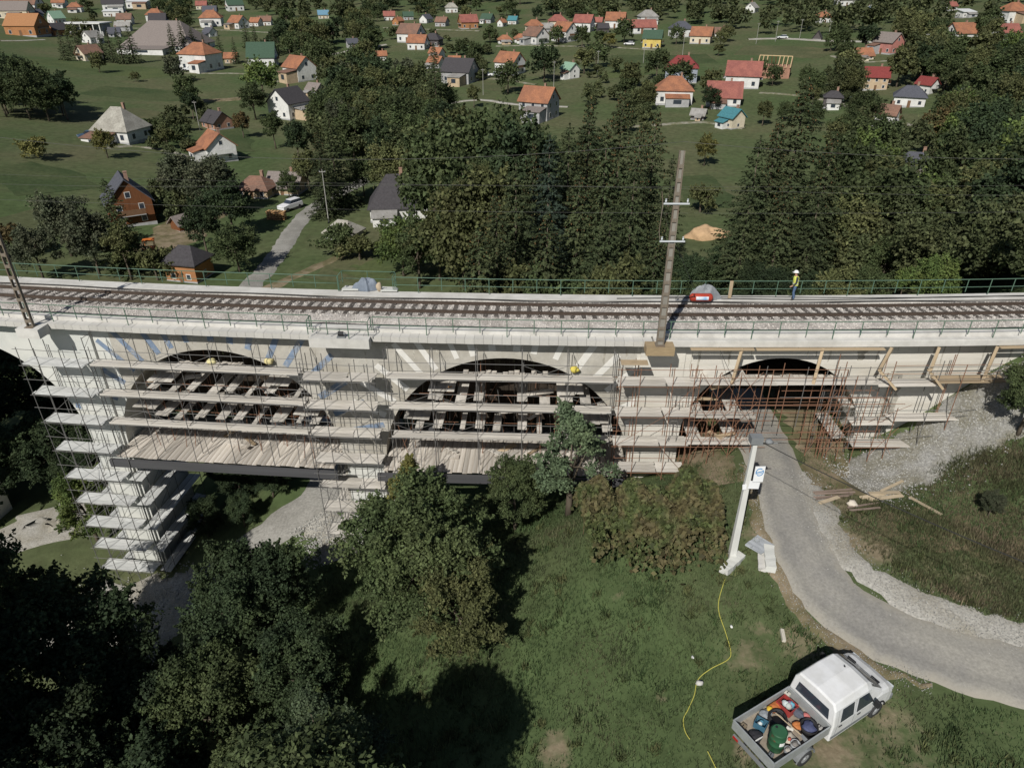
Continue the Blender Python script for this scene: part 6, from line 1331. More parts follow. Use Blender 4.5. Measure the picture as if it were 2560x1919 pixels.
for i, (x, y, d, col, lab, cat, rz) in enumerate(((1.75, -.15, (.10, .26, .09), (.62, .6, .55), 'white plastic bottle lying in the middle of the load', 'bottle', .6), (1.12, -.10, (.34, .07, .06), (.42, .31, .18), 'short timber offcut beside the drum', 'timber', 1.0), (2.62, -.72, (.16, .16, .22), (.34, .33, .31), 'grey tin in the corner behind the cab', 'tin', .2), (1.75, -.80, (.5, .06, .05), (.5, .08, .05), 'red spirit level along the near dropside', 'tool', .05), (.35, -.55, (.22, .17, .12), (.13, .14, .15), 'dark toolbox at the tailboard', 'toolbox', .3), (2.66, .82, (.16, .2, .3), (.52, .5, .44), 'pale canister in the far front corner of the bed', 'canister', .1), (.30, .72, (.3, .2, .12), (.20, .16, .11), 'brown box at the far rear corner of the bed', 'box', .2))):
    e = cargo('load_' + cat, x, y, lab, cat, rz=rz); q = MB().bb(-d[0] / 2, d[0] / 2, -d[1] / 2, d[1] / 2, 0, d[2]).build('body', mat('load_%d' % i, col, .65, var=.2, scale=9), e); bev(q, .02, 2); mb = MB(); mb.tube([(-d[0] * .2, 0, d[2]), (-d[0] * .1, 0, d[2] + .04), (d[0] * .1, 0, d[2] + .04), (d[0] * .2, 0, d[2])], .012, 5); mb.build('handle', M_blk, e)
# ------------------------------------------------------------------ the worker on the deck
def worker():
    base = B(16.35, -4.92, 0.02); yaw = brot(16.35) + R(175)      # faces left along the kerb, turned a little away
    J = {'pelvis': (0, 0, .95, .125, .10), 'belly': (.01, 0, 1.10, .125, .10), 'chest': (.03, 0, 1.32, .155, .115), 'neck': (.06, 0, 1.50, .055, .055), 'head0': (.085, 0, 1.60, .078, .085), 'head1': (.10, 0, 1.70, .085, .095),
         'hipL': (0, .10, .90, .095, .095), 'kneeL': (.06, .11, .50, .068, .068), 'ankL': (-.02, .11, .10, .05, .05), 'toeL': (.14, .12, .04, .045, .04),
         'hipR': (0, -.10, .90, .095, .095), 'kneeR': (-.02, -.11, .50, .068, .068), 'ankR': (-.12, -.11, .10, .05, .05), 'toeR': (.04, -.12, .04, .045, .04),
         'shL': (.02, .19, 1.42, .07, .07), 'elL': (.06, .27, 1.14, .05, .05), 'wrL': (.22, .24, .96, .036, .036), 'haL': (.29, .23, .92, .040, .028),
         'shR': (.02, -.19, 1.42, .07, .07), 'elR': (-.06, -.26, 1.15, .05, .05), 'wrR': (.02, -.25, .92, .036, .036), 'haR': (.05, -.245, .83, .040, .028)}
    E_ = [('pelvis', 'belly'), ('belly', 'chest'), ('chest', 'neck'), ('neck', 'head0'), ('head0', 'head1')]
    for s in 'LR': E_ += [('pelvis', 'hip' + s), ('hip' + s, 'knee' + s), ('knee' + s, 'ank' + s), ('ank' + s, 'toe' + s), ('chest', 'sh' + s), ('sh' + s, 'el' + s), ('el' + s, 'wr' + s), ('wr' + s, 'ha' + s)]
    for s, sg in (('L', 1), ('R', -1)):     # five separate fingers
        hx, hy, hz = J['ha' + s][:3]; d = Vector(J['ha' + s][:3]) - Vector(J['wr' + s][:3]); d.normalize(); side = Vector((0, sg, 0)).cross(d).normalized()
        for k in range(4):
            p0 = Vector((hx, hy, hz)) + side * (.024 - .016 * k) + d * .03; p1 = p0 + d * (.045 - .006 * abs(k - 1.3)) + Vector((.008, 0, -.01)); n0, n1 = 'f%s%d' % (s, k), 'g%s%d' % (s, k)
            J[n0] = (*p0, .009, .009); J[n1] = (*p1, .008, .008); E_ += [('ha' + s, n0), (n0, n1)]
        p0 = Vector((hx, hy, hz)) + side * .045 - d * .005; J['t' + s] = (*p0, .010, .010); p1 = p0 + d * .035; J['u' + s] = (*p1, .009, .009); E_ += [('ha' + s, 't' + s), ('t' + s, 'u' + s)]
    names = list(J); me = bpy.data.meshes.new('body'); me.from_pydata([J[n][:3] for n in names], [(names.index(a), names.index(b)) for a, b in E_], []); ob = bpy.data.objects.new('body', me); COL.objects.link(ob)
    sk = ob.modifiers.new('skin', 'SKIN'); sk.use_smooth_shade = True
    for i, n in enumerate(names): me.skin_vertices[0].data[i].radius = J[n][3:]; me.skin_vertices[0].data[i].use_root = (n == 'pelvis')
    sub = ob.modifiers.new('sub', 'SUBSURF'); sub.levels = 2; sub.render_levels = 2
    dg = bpy.context.evaluated_depsgraph_get(); bm_ = bpy.data.meshes.new_from_object(ob.evaluated_get(dg)); bpy.data.objects.remove(ob)
    for m_ in (mat('skin_tone', (.45, .26, .18), .6, var=.05), mat('jeans_blue', (.085, .135, .23), .85, var=.15, scale=9), mat('dark_sleeve', (.035, .04, .045), .85, var=.1), mat('boot_black', (.03, .028, .026), .7, var=.1), mat('hair_dark', (.03, .02, .015), .8, var=.1)): bm_.materials.append(m_)
    for p in bm_.polygons:
        c = p.center; p.use_smooth = True
        p.material_index = 3 if c.z < .12 else 1 if c.z < .97 and abs(c.y) < .215 and not (c.x > .17) else 0 if (c.z > 1.47 and abs(c.y) < .1) or (c.z < .985) else 2
        if c.z > 1.60 and c.x < .055: p.material_index = 4
    e = empty('person', base, yaw); tag(e, 'worker in white helmet, yellow vest and blue jeans walking along the deck', 'person'); link('body', bm_, e)
    # vest: a shell round the torso
    vs = []; n = 20
    for z, rx, ry, ox in ((.93, .155, .19, .0), (1.05, .150, .19, .005), (1.2, .155, .20, .02), (1.33, .155, .215, .03), (1.42, .135, .20, .03), (1.475, .095, .12, .045)):
        for k in range(n): t = 2 * math.pi * k / n; vs.append((ox + rx * math.cos(t), ry * math.sin(t), z + .01 * math.sin(5 * t)))
    v = link('vest', mesh('vest', vs, [(i * n + k, i * n + (k + 1) % n, (i + 1) * n + (k + 1) % n, (i + 1) * n + k) for i in range(5) for k in range(n)], mat('hi_vis_yellow', (.62, .66, .14), .7, var=.06), True), e)
    for z in (1.02, 1.2):
        vv = []; 
        for dz in (0, .05):
            for k in range(n): t = 2 * math.pi * k / n; vv.append((.012 + .162 * math.cos(t), .205 * math.sin(t), z + dz))
        link('reflective_band', mesh('band', vv, [(k, (k + 1) % n, n + (k + 1) % n, n + k) for k in range(n)], mat('reflective', (.6, .6, .58), .4, var=0)), v)
    hm = MB(); vs = []; m_ = 7
    for i in range(m_):
        t = (math.pi / 2) * i / (m_ - 1)
        for k in range(16): a = 2 * math.pi * k / 16; vs.append((.10 + .135 * math.cos(t) * math.cos(a), .115 * math.cos(t) * math.sin(a), 1.70 + .125 * math.sin(t)))
    hm.add(vs, [(i * 16 + k, i * 16 + (k + 1) % 16, (i + 1) * 16 + (k + 1) % 16, (i + 1) * 16 + k) for i in range(m_ - 1) for k in range(16)])
    hm.add([(.10 + r * math.cos(a) * (1.25 if math.cos(a) > .3 else 1), r * .9 * math.sin(a), z) for r, z in ((.125, 1.705), (.165, 1.695)) for a in np.linspace(0, 6.283, 16, endpoint=False)], [(k, (k + 1) % 16, 16 + (k + 1) % 16, 16 + k) for k in range(16)])
    hm.build('helmet', mat('helmet_white', (.78, .78, .76), .35, var=.02, spec=.5), e, True)
    f = MB(); f.bb(.178, .186, -.05, -.02, 1.645, 1.66); f.bb(.178, .186, .02, .05, 1.645, 1.66); f.build('eyes', mat('eye_dark', (.03, .02, .02), .3, var=0), e)
    f = MB(); f.add([(.175, -.015, 1.61), (.175, .015, 1.61), (.178, 0, 1.65), (.205, 0, 1.615)], [(0, 1, 3), (1, 2, 3), (2, 0, 3), (0, 2, 1)]); f.build('nose', MATS['skin_tone'], e)
worker()

# ------------------------------------------------------------------ things on the deck
def draped(name, c, r, seed, m, label, cat='tarpaulin', parts=None, rz=0.0):
    """a heap under a crumpled sheet"""
    rnd = random.Random(seed); n = 26; mrad = 14; vs = [(0, 0, r[2])]; ph = [rnd.uniform(0, 6.3) for _ in range(9)]
    for i in range(1, mrad + 1):
        q = i / mrad
        for k in range(n):
            a = 2 * math.pi * k / n; fold = 1 + .13 * math.sin(5 * a + ph[0]) * q + .09 * math.sin(9 * a + ph[1]) * q + .05 * math.sin(13 * a + ph[2])
            h = r[2] * max(0.0, (1 - q ** 4.5)) * (1 + .18 * math.sin(3 * a + ph[3] + 4 * q)) + .05 * math.sin(9 * a + 14 * q + ph[4]) * (1 - q) + .012
            vs.append((r[0] * q * math.cos(a) * fold, r[1] * q * math.sin(a) * fold, max(.008, h)))
    fs = [(0, 1 + k, 1 + (k + 1) % n) for k in range(n)]
    for i in range(mrad - 1):
        for k in range(n): fs.append((1 + i * n + k, 1 + (i + 1) * n + k, 1 + (i + 1) * n + (k + 1) % n, 1 + i * n + (k + 1) % n))
    e = empty(name, c, rz); tag(e, label, cat); link('sheet', mesh('sheet', vs, fs, m), e); return e
M_tarp = mat('tarp_grey', (.22, .235, .25), .6, var=.15, scale=4, spec=.35); M_tarpb = mat('tarp_bluegrey', (.17, .20, .245), .6, var=.15, scale=4, spec=.35)
mc = draped('covered_machine', B(11.15, -5.02, .03), (.85, .30, .74), 4, M_tarp, 'machine under a grey tarpaulin with a red air tank in front', 'machine', rz=brot(11))
mb = MB(); mb.tube([(-.95, .40, .27), (-.88, .40, .27), (-.80, .40, .27), (.25, .40, .27), (.33, .40, .27), (.38, .40, .27)], [.10, .19, .235, .235, .19, .10], 16)
for v_ in mb.v[:]: pass
mb.v = [(x, -y, z) for x, y, z in mb.v]; mb.f = [f[::-1] for f in mb.f]
tk = mb.build('air_tank', mat('tank_red', (.36, .05, .03), .45, var=.06), mc, True)
mb = MB(); n = 9; mb.add([(x, -.40 - .238 * math.cos(t), .27 + .238 * math.sin(t)) for x in (-.62, .10) for t in np.linspace(-.30, .55, n)], [(k, k + n, k + n + 1, k + 1) for k in range(n - 1)]); mb.build('label_panel', mat('tank_label', (.22, .42, .66), .5, var=.05, col2=(.7, .72, .74), mix_scale=2.2), tk)
MB().bb(-.6, .2, -.50, -.30, 0, .05).build('skid', M_blk, mc)
bd = boxm('board', frame_at(12.72, -5.25, .52) @ Euler((R(-8), R(2), 0)).to_matrix().to_4x4(), (.19, .04, 1.05), M_timber); tag(bd, 'upright yellow timber board leaning on the railing by the covered machine', 'board')
draped('covered_heap', B(-9.2, -5.95, -.08), (.75, .30, .62), 9, M_tarpb, 'heap of gear under a blue grey sheet in the refuge beyond the track', rz=.05)
sk_ = empty('sack', B(-8.35, -5.75, -.08)); tag(sk_, 'tan paper sack beside the sheeted heap in the refuge', 'sack'); mb = MB(); blob(mb, (0, 0, .28), (.17, .13, .30), 3, 12, 8, .2); mb.build('body', mat('sack_paper', (.47, .38, .27), .85, var=.15), sk_, True)
for s_, l_ in ((-10.15, 'white panel lying left of the sheeted heap'), (-7.75, 'white panel lying right of the tan sack')):
    q = boxm('panel', frame_at(s_, -5.85, .0) @ Euler((R(-6), 0, .05)).to_matrix().to_4x4(), (1.0, .45, .09), M_conc_w); tag(q, l_, 'panel')
gen = empty('pump', B(-8.95, .5, -.08)); tag(gen, 'small dark motor pump on the refuge above the second pier', 'pump'); MB().bb(-.22, .22, -.14, .14, 0, .06).build('skid', M_tgrey, gen); mb = MB(); mb.tube([(-.15, 0, .2), (.12, 0, .2)], .12, 12); mb.build('motor', M_blk, gen); mb = MB(); mb.tube([(.12, 0, .2), (.22, 0, .2)], .07, 10); mb.build('outlet', M_tgrey, gen)
# helmets and sacks left on the arch landings
for i, (s_, o_, z_, c_, lab) in enumerate(((-16.6, .1, -2.22, (.62, .56, .30), 'pale yellow sack on the top walkway of the blue striped arch, left'), (-13.6, -.5, -2.38, (.62, .54, .28), 'pale yellow sack on the top planks of the blue striped arch, right'), (3.4, -.45, -2.38, (.6, .5, .1), 'yellow bundle on the top planks of the white striped arch'), (-3.6, -1.0, -4.1, (.55, .27, .09), 'orange bundle on the middle landing of the white striped arch'))):
    e = empty('sack', B(s_, o_, z_)); tag(e, lab, 'sack'); mb = MB(); blob(mb, (0, 0, .15), (.26, .2, .18), i, 12, 8, .25); mb.build('body', mat('sack_%d' % i, c_, .8, var=.15), e, True)

# ------------------------------------------------------------------ utility pole with signs, kerb stones, hose, timber
M_pole = mat('pole_concrete', (.60, .60, .57), .85, var=.1, scale=3, stretch=(1, 1, .3)); M_plate = mat('sign_white', (.76, .77, .78), .5, var=.03); M_sblue = mat('sign_blue', (.09, .27, .52), .5, var=.05)
pp = at(1829, 1392); up = empty('utility_pole', pp); tag(up, 'white concrete utility pole with two white sign plates beside the road', 'pole'); PH = 6.55
mb = MB(); vs = []
for z, w in ((-.3, .16), (PH, .09)):
    for a, b in ((-1, -1), (1, -1), (1, 1), (-1, 1)): vs.append((a * w, b * w, z))
mb.add(vs, [(3, 2, 1, 0), (4, 5, 6, 7), (0, 1, 5, 4), (1, 2, 6, 5), (2, 3, 7, 6), (3, 0, 4, 7)]); bev(mb.build('post', M_pole, up), .02)
mb = MB(); mb.tube([(-.1, 0, PH - .15), (.95, .0, PH - .1)], .025, 5); mb.build('arm', M_tgrey, up); MB().bb(-.25, .25, -.2, .2, PH - .05, PH + .28).build('junction_box', M_tgrey, up)
mb = MB(); blob(mb, (.55, -.05, PH + .02), (.18, .16, .12), 2, 10, 6, .1); mb.build('lamp_head', M_tgrey, up, True)
def plate(x, z, w, h, rot): 
    q = MB().box((0, 0, 0), (w, .025, h)).build('sign_plate', M_plate, up); q.location = (x, -.16, z); q.rotation_euler = (R(-8), R(rot), R(8)); return q
s1 = plate(.38, PH - 1.60, .46, .76, 4); s2 = plate(.26, PH - 2.18, .50, .38, 8); s3 = plate(-.14, PH - 2.30, .18, .26, -5)
mb = MB()                                              # round blue mark on the upper plate: a ring with two swept strokes
for k in range(20):
    a0, a1 = 2 * math.pi * k / 20, 2 * math.pi * (k + 1) / 20
    if k in (2, 12): continue
    mb.add([(.19 * math.cos(a0), -.016, .10 + .19 * math.sin(a0)), (.19 * math.cos(a1), -.016, .10 + .19 * math.sin(a1)), (.145 * math.cos(a1), -.016, .10 + .145 * math.sin(a1)), (.145 * math.cos(a0), -.016, .10 + .145 * math.sin(a0))], [(3, 2, 1, 0)])
mb.add([(-.15, -.016, .05), (.15, -.016, .12), (.15, -.016, .17), (-.15, -.016, .10)], [(0, 1, 2, 3)]); mb.add([(-.12, -.016, .0), (.12, -.016, .05), (.12, -.016, .08), (-.12, -.016, .03)], [(0, 1, 2, 3)]); mb.build('blue_mark', M_sblue, s1)
d_ = ray(2560, 1393); t_ = 17 / d_[1]; far_ = Vector((d_[0] * t_, 17, CAMH + d_[2] * t_)); top_ = Vector((pp.x + .2, pp.y, pp.z + PH)); wire(span(top_, top_ + (far_ - top_) * 1.25, .25), 'thick black service cable sloping from the utility pole over the bank', .022, M_cable, 'service_cable')
wire(span(top_, Vector((12.4, 60, 0)), .3), 'thin service cable running from the utility pole through the road arch', .012, M_cable, 'service_cable')
def block(name, px, py, d, rz, label, m=M_conc_w, z=0.0, rx=0.0):
    p = at(px, py); rnd = random.Random(px); mb = MB(); nx = 7; vs = []
    for i in range(nx + 1):
        x = -d[0] / 2 + d[0] * i / nx
        for y, zz in ((-d[1] / 2, 0), (d[1] / 2, 0), (d[1] / 2, d[2]), (-d[1] / 2, d[2])): vs.append((x + (rnd.uniform(-.05, .05) if i in (0, nx) else 0), y + rnd.uniform(-.02, .02), zz + rnd.uniform(-.015, .015)))
    mb.add(vs, [(i * 4 + k, i * 4 + (k + 1) % 4, i * 4 + 4 + (k + 1) % 4, i * 4 + 4 + k) for i in range(nx) for k in range(4)] + [(3, 2, 1, 0), (nx * 4, nx * 4 + 1, nx * 4 + 2, nx * 4 + 3)])
    o = mb.build(name, m); o.location = p + Vector((0, 0, z - .05)); o.rotation_euler = (rx, 0, R(rz)); tag(o, label, 'slab', 'broken concrete by the pole'); return o
def block2(name, a, b, w, h, label, m=M_conc_w, z=0.0):
    p, q = at(*a), at(*b); o = block(name, (a[0] + b[0]) / 2, (a[1] + b[1]) / 2, ((q - p).length, w, h), math.degrees(math.atan2(q.y - p.y, q.x - p.x)), label, m, z); return o
block2('concrete_block', (1808, 1436), (1853, 1388), .42, .34, 'rough white concrete block lying at the foot of the utility pole')
block2('concrete_block', (1924, 1432), (1921, 1366), .46, .34, 'long white concrete block at the road edge, right one of two')
block2('concrete_block', (1904, 1430), (1903, 1368), .34, .20, 'grey white concrete slab at the road edge, left one of two', M_conc_d)
block2('concrete_slab', (1880, 1380), (1914, 1350), .85, .07, 'flat grey concrete slab tilted above the two blocks', mat('slab_grey', (.36, .38, .40), .85, var=.12, scale=3), .12)
M_hose = mat('hose_yellow', (.42, .40, .09), .6, var=.08)
def ground_tube(name, px, r, m, label, cat):
    P = [at(*q) for q in px]; Q = []
    for i in range(len(P) - 1):
        p0, p1, p2, p3 = P[max(i - 1, 0)], P[i], P[i + 1], P[min(i + 2, len(P) - 1)]
        for k in range(7): t = k / 7; q = 0.5 * ((2 * p1) + (p2 - p0) * t + (2 * p0 - 5 * p1 + 4 * p2 - p3) * t * t + (3 * p1 - p0 - 3 * p2 + p3) * t ** 3); q.z = gz(q.x, q.y) + r + .07; Q.append(q)
    mb = MB(); mb.tube(Q, r, 5); o = mb.build(name, m, None, True); return tag(o, label, cat)
ground_tube('garden_hose', [(1812, 1450), (1797, 1500), (1797, 1535), (1812, 1580), (1826, 1630), (1818, 1652), (1775, 1675), (1744, 1702), (1735, 1740), (1720, 1775), (1708, 1800), (1712, 1830), (1725, 1852)], .021, M_hose, 'yellow hose snaking over the meadow left of the truck', 'hose')
ground_tube('garden_hose', [(1768, 1880), (1778, 1900), (1790, 1925)], .021, M_hose, 'short end of yellow hose at the bottom edge below the long one', 'hose')
def litter(name, px, py, d, col, label, cat, seed=0):
    p = at(px, py); mb = MB(); blob(mb, (0, 0, d[2] * .6), (d[0], d[1], d[2]), seed, 8, 5, .35); o = mb.build(name, mat('litter_' + name + str(px), col, .8, var=.15), None, True); o.location = p + Vector((0, 0, .06)); return tag(o, label, cat)
litter('paper_scrap', 640, 1811, (.16, .11, .05), (.75, .75, .73), 'white scrap on the shaded grass, left of the bottom tree', 'litter', 1)
litter('paper_scrap', 456, 1896, (.14, .10, .05), (.75, .75, .73), 'white scrap on the grass at the bottom, leftmost', 'litter', 2)
litter('plastic_bag', 735, 1680, (.16, .12, .07), (.35, .42, .42), 'grey plastic bag under the low olive tree', 'litter', 3)
litter('paper_scrap', 1731, 1645, (.06, .10, .03), (.7, .7, .68), 'tiny white scrap left of the hose bend', 'litter', 5)
litter('paper_scrap', 1828, 1568, (.06, .09, .03), (.7, .7, .66), 'tiny white scrap right beside the hose', 'litter', 6)
litter('stone', 1748, 1711, (.16, .12, .10), (.5, .49, .46), 'pale stone lying against the yellow hose', 'stone', 7)
litter('boulder', 2128, 1266, (.26, .22, .20), (.58, .52, .43), 'round sandy boulder below the loose timber', 'stone', 8)
st = at(1956, 1592); q = boxm('timber_offcut', Matrix.Translation(st + Vector((0, 0, .12))) @ Euler((R(8), 0, R(80))).to_matrix().to_4x4(), (.62, .14, .12), mat('offcut_pale', (.58, .54, .46), .85, var=.1)); tag(q, 'pale timber offcut standing alone on the grass near the road bend', 'timber')
M_old = mat('old_board', (.44, .36, .25), .9, var=.2, randobj=.25); M_old2 = mat('old_pole', (.25, .19, .155), .9, var=.2, randobj=.25)
tmb = 0
for i, (x0, y0, x1, y1, w, m_, lab) in enumerate([
 (2150, 1248, 2210, 1238, .2, M_old, 'pale board, lower left of the crossed boards'), (2168, 1254, 2255, 1243, .2, M_old, 'pale board at the bottom of the crossed boards'), (2170, 1238, 2248, 1236, .18, M_old, 'pale board in the middle of the crossed boards'), (2200, 1234, 2255, 1208, .14, M_old, 'thin board pointing up the gravel bank'),
 (2272, 1246, 2352, 1290, .14, M_old, 'long pale lath lying on the scrub to the right'), (2048, 1262, 2095, 1247, .18, M_old, 'short board at the left of the pole pile'),
 (2032, 1236, 2128, 1228, .09, M_old2, 'topmost brown pole of the pole pile'), (2036, 1241, 2135, 1236, .09, M_old2, 'second brown pole of the pole pile'), (2034, 1247, 2120, 1243, .09, M_old2, 'third brown pole of the pole pile'), (2040, 1252, 2130, 1240, .08, M_old2, 'brown pole lying askew over the pole pile'), (2118, 1274, 2195, 1262, .08, M_old2, 'brown lath right below the boulder'), (2122, 1282, 2198, 1275, .08, M_old2, 'lowest brown lath below the boulder')]):
    a = at(x0, y0); b = at(x1, y1); a.z += .12 + .02 * (i % 4); b.z += .12 + .02 * (i % 4); d = b - a
    o = boxm('loose_board' if m_ is M_old else 'loose_pole', Matrix.Translation((a + b) / 2) @ d.to_track_quat('X', 'Z').to_matrix().to_4x4(), (d.length, w, .06), m_); tag(o, lab, 'timber', 'loose timber on the bank')

# ------------------------------------------------------------------ cars, poles and small things in the valley
def car(px, py, rz, col, label, L=4.3, suv=False, lift=.1):
    p = at(px, py); e = empty('parked_car', p + Vector((0, 0, lift)), R(rz)); tag(e, label, 'car'); m_ = mat('carpaint_%s' % (round(col[0], 3),), col, .3, var=.02, spec=.5); h = .2 if suv else 0
    body = MB(); prof = [(-L / 2, .35), (L / 2, .35), (L / 2, .75 + h), (L * .22, .92 + h), (-L * .46, .95 + h), (-L / 2, .85 + h)]; body.prism(prof, -.85, .85); bev(body.build('body', m_, e), .06)
    cb = MB(); x0, x1 = (-L * .46, L * .16) if suv else (-L * .40, L * .18); cb.add([(x0, -.78, .95 + h), (x1, -.78, .93 + h), (x1 - .55, -.66, 1.42 + h), (x0 + .2, -.66, 1.44 + h), (x0, .78, .95 + h), (x1, .78, .93 + h), (x1 - .55, .66, 1.42 + h), (x0 + .2, .66, 1.44 + h)], [(0, 1, 2, 3), (7, 6, 5, 4), (1, 5, 6, 2), (4, 0, 3, 7)]); cb.build('glasshouse', M_glass, e)
    MB().bb(x0 + .18, x1 - .52, -.67, .67, 1.41 + h, 1.47 + h).build('roof', m_, e)
    for x in (-L * .31, L * .31):
        for y in (-.80, .80): w = MB(); w.tube([(x, y - .1, .34), (x, y + .1, .34)], .34, 12); w.build('wheel', M_tyre, e)
    for y in (-.6, .6): MB().bb(L / 2 - .02, L / 2 + .02, y - .15, y + .15, .62 + h, .74 + h).build('headlight', M_lamp, e)
car(727, 524, 238, (.72, .72, .73), 'white off-road car parked beside the lane', 4.4, True)
car(450, 172, 200, (.74, .74, .74), 'white car beside the hipped orange roofed house'); car(476, 178, 190, (.70, .71, .72), 'white van-like car half hidden by the orange roofed house', 4.6, True)
car(222, 345, 220, (.06, .10, .16), 'dark blue car behind the white house with the shingled roof'); car(1211, 192, 185, (.03, .03, .035), 'black car by the long dark brown roof'); car(1236, 192, 175, (.70, .70, .71), 'white car by the long dark brown roof')
car(1573, 114, 160, (.73, .73, .73), 'white car on the upper meadow left of the yellow house'); car(1955, 98, 175, (.69, .70, .70), 'white car on the road across the upper meadow'); car(2118, 256, 195, (.05, .07, .06), 'dark green car beside the tan house with balconies')
M_wpole = mat('pole_grey', (.36, .35, .32), .85, var=.1)
for px, py, h, lab in ((822, 556, 8.6, 'pale utility pole with a crossarm above the tumbledown shed'), (1097, 292, 8, 'pale pole rising from the wood left of the meadow path'), (1384, 222, 8, 'pale pole right of the house with the cross gable'), (1493, 192, 8, 'pale pole on the meadow right of the pale green roof'), (1608, 158, 8, 'thin pole on the meadow below the yellow house'), (1705, 148, 8, 'thin pole above the maroon hipped roof'),
                       (2378, 330, 9, 'pale pole in the right-hand wood above the rust coloured tree'), (2268, 130, 8, 'pale pole right of the pink house'), (2300, 162, 9, 'mossy pole below the pink house'), (2530, 190, 9, 'pale pole at the right edge'), (500, 326, 7, 'pole behind the white house with the balcony'), (1208, 238, 7.5, 'short pale pole below the parked cars'), (1890, 110, 7.5, 'road pole, left end of the far road'), (1938, 104, 7.5, 'road pole, second along the far road'), (1998, 100, 7.5, 'road pole, third along the far road'), (2068, 106, 7.5, 'road pole, fourth along the far road')):
    p = at(px, py); e = empty('utility_pole', p); tag(e, lab, 'pole', 'poles in the valley'); mb = MB(); mb.tube([(0, 0, -.3), (0, 0, h)], [.09, .055], 5); mb.build('post', M_wpole, e); MB().bb(-.5, .5, -.04, .04, h - .42, h - .34).build('crossarm', M_wpole, e)
    for x in (-.45, 0, .45): mb = MB(); mb.tube([(x, 0, h - .34), (x, 0, h - .2)], .035, 5); mb.build('insulator', M_ins, e)
dg_ = at(378, 640); e = empty('mini_dumper', dg_, R(200)); tag(e, 'small orange building machine in the yard left of the barn', 'machine'); MO = mat('machine_orange', (.55, .16, .03), .5, var=.1)
MB().bb(-1.1, 1.1, -.6, .6, .45, .95).build('chassis', M_blk, e)
for y in (-.75, .75): MB().bb(-1.3, 1.3, y - .17, y + .17, 0, .5).build('crawler', M_blk, e)
MB().bb(-.9, .2, -.6, .6, .95, 1.35).build('engine_hood', MO, e)
for x in (-.8, .5):
    for y in (-.55, .55): mb = MB(); mb.tube([(x, y, .95), (x, y, 2.35)], .05, 5); mb.build('cab_post', MO, e)
MB().bb(-.95, .65, -.65, .65, 2.35, 2.45).build('cab_roof', MO, e); mb = MB(); mb.tube([(.6, 0, .9), (1.6, 0, 2.0), (2.4, 0, 1.2)], .1, 6); mb.build('arm', MO, e); MB().bb(2.2, 2.7, -.35, .35, .7, 1.2).build('bucket', M_tgrey, e)
# woodpile by the car, white yard wall, sand heap
p = at(692, 548); e = empty('pallet_stack', p, R(-8)); tag(e, 'stack of orange brown slatted pallets beside the white car', 'pallets')
for i in range(5):
    for j in range(6): MB().bb(-1.5 + j * .55, -1.5 + j * .55 + .35, -.6, .6, .1 + i * .3, .18 + i * .3).build('slat', mat('pallet_wood', (.42, .25, .12), .9, var=.2, randobj=.2), e)
    for y in (-.5, .4): MB().bb(-1.5, 1.6, y, y + .1, i * .3, .1 + i * .3).build('runner', MATS['pallet_wood'], e)
p = at(1000, 552); e = empty('yard_wall', p, R(4)); tag(e, 'white block wall in front of the dark hipped house', 'wall')
for i in range(9):
    for j in range(3 if i > 3 else 2): MB().bb(-4.6 + i * 1.02 + .01, -4.6 + (i + 1) * 1.02 - .01, -.12, .12, -.3 + j * .75 + .006, -.3 + (j + 1) * .75 - .006).build('block', W['white'], e)
p = at(1768, 592); mb = MB(); blob(mb, (0, 0, 0), (3.4, 2.0, 1.5), 5, 20, 10, .25); o = mb.build('sand_heap', mat('sand', (.46, .31, .18), .95, var=.2, scale=2, bump=.4), None, True); o.location = p; tag(o, 'heap of orange sand on the slope between the spruce groups', 'sand heap')
# ------------------------------------------------------------------ gravel bank, scrub and grass
bank = [at(2140, 1222), at(2200, 1185), at(2290, 1140), at(2380, 1085), at(2460, 1030), (28.5, 32.2), (31, 32.6)]
ribbon('gravel_bank', bank, lambda t: 1.3 + 2.6 * math.sin(math.pi * min(1, .15 + t * .8)), mat('bank_gravel', (.27, .265, .25), .95, var=.45, scale=9, col2=(.18, .17, .135), mix_scale=.6, bump=.8, bscale=10, spec=.15, detail=8), .10, .5, 8, .35)
ribbon('gravel_bank', [(20, 32.2), (23.5, 32.7), (27, 33.2), (30.5, 33.3), (33, 33.4)], 2.0, MATS['bank_gravel'], .08, .5, 5, .2)
ribbon('gravel_base', [(-31.5, 31.5), (-28.5, 32.2), (-25, 32.4), (-22, 32.0), (-20, 32.8)], lambda t: 5.4, M_gravel, .10, .6, 9, .5)
ribbon('earth_floor', [(17.3, 29.6), (17.6, 32.5), (17.9, 36), (18.2, 40)], lambda t: 3.6, M_dirt, .06, .5, 7, .35)
ribbon('earth_floor', [(11.0, 29.8), (10.9, 33), (11.0, 36), (11.2, 40)], lambda t: 3.0, M_dirt, .06, .5, 7, .35)
ribbon('rubble_bed', [at(790, 1290), at(830, 1340), at(850, 1400)], 2.6, M_gravel, .09, .5, 6, .4)
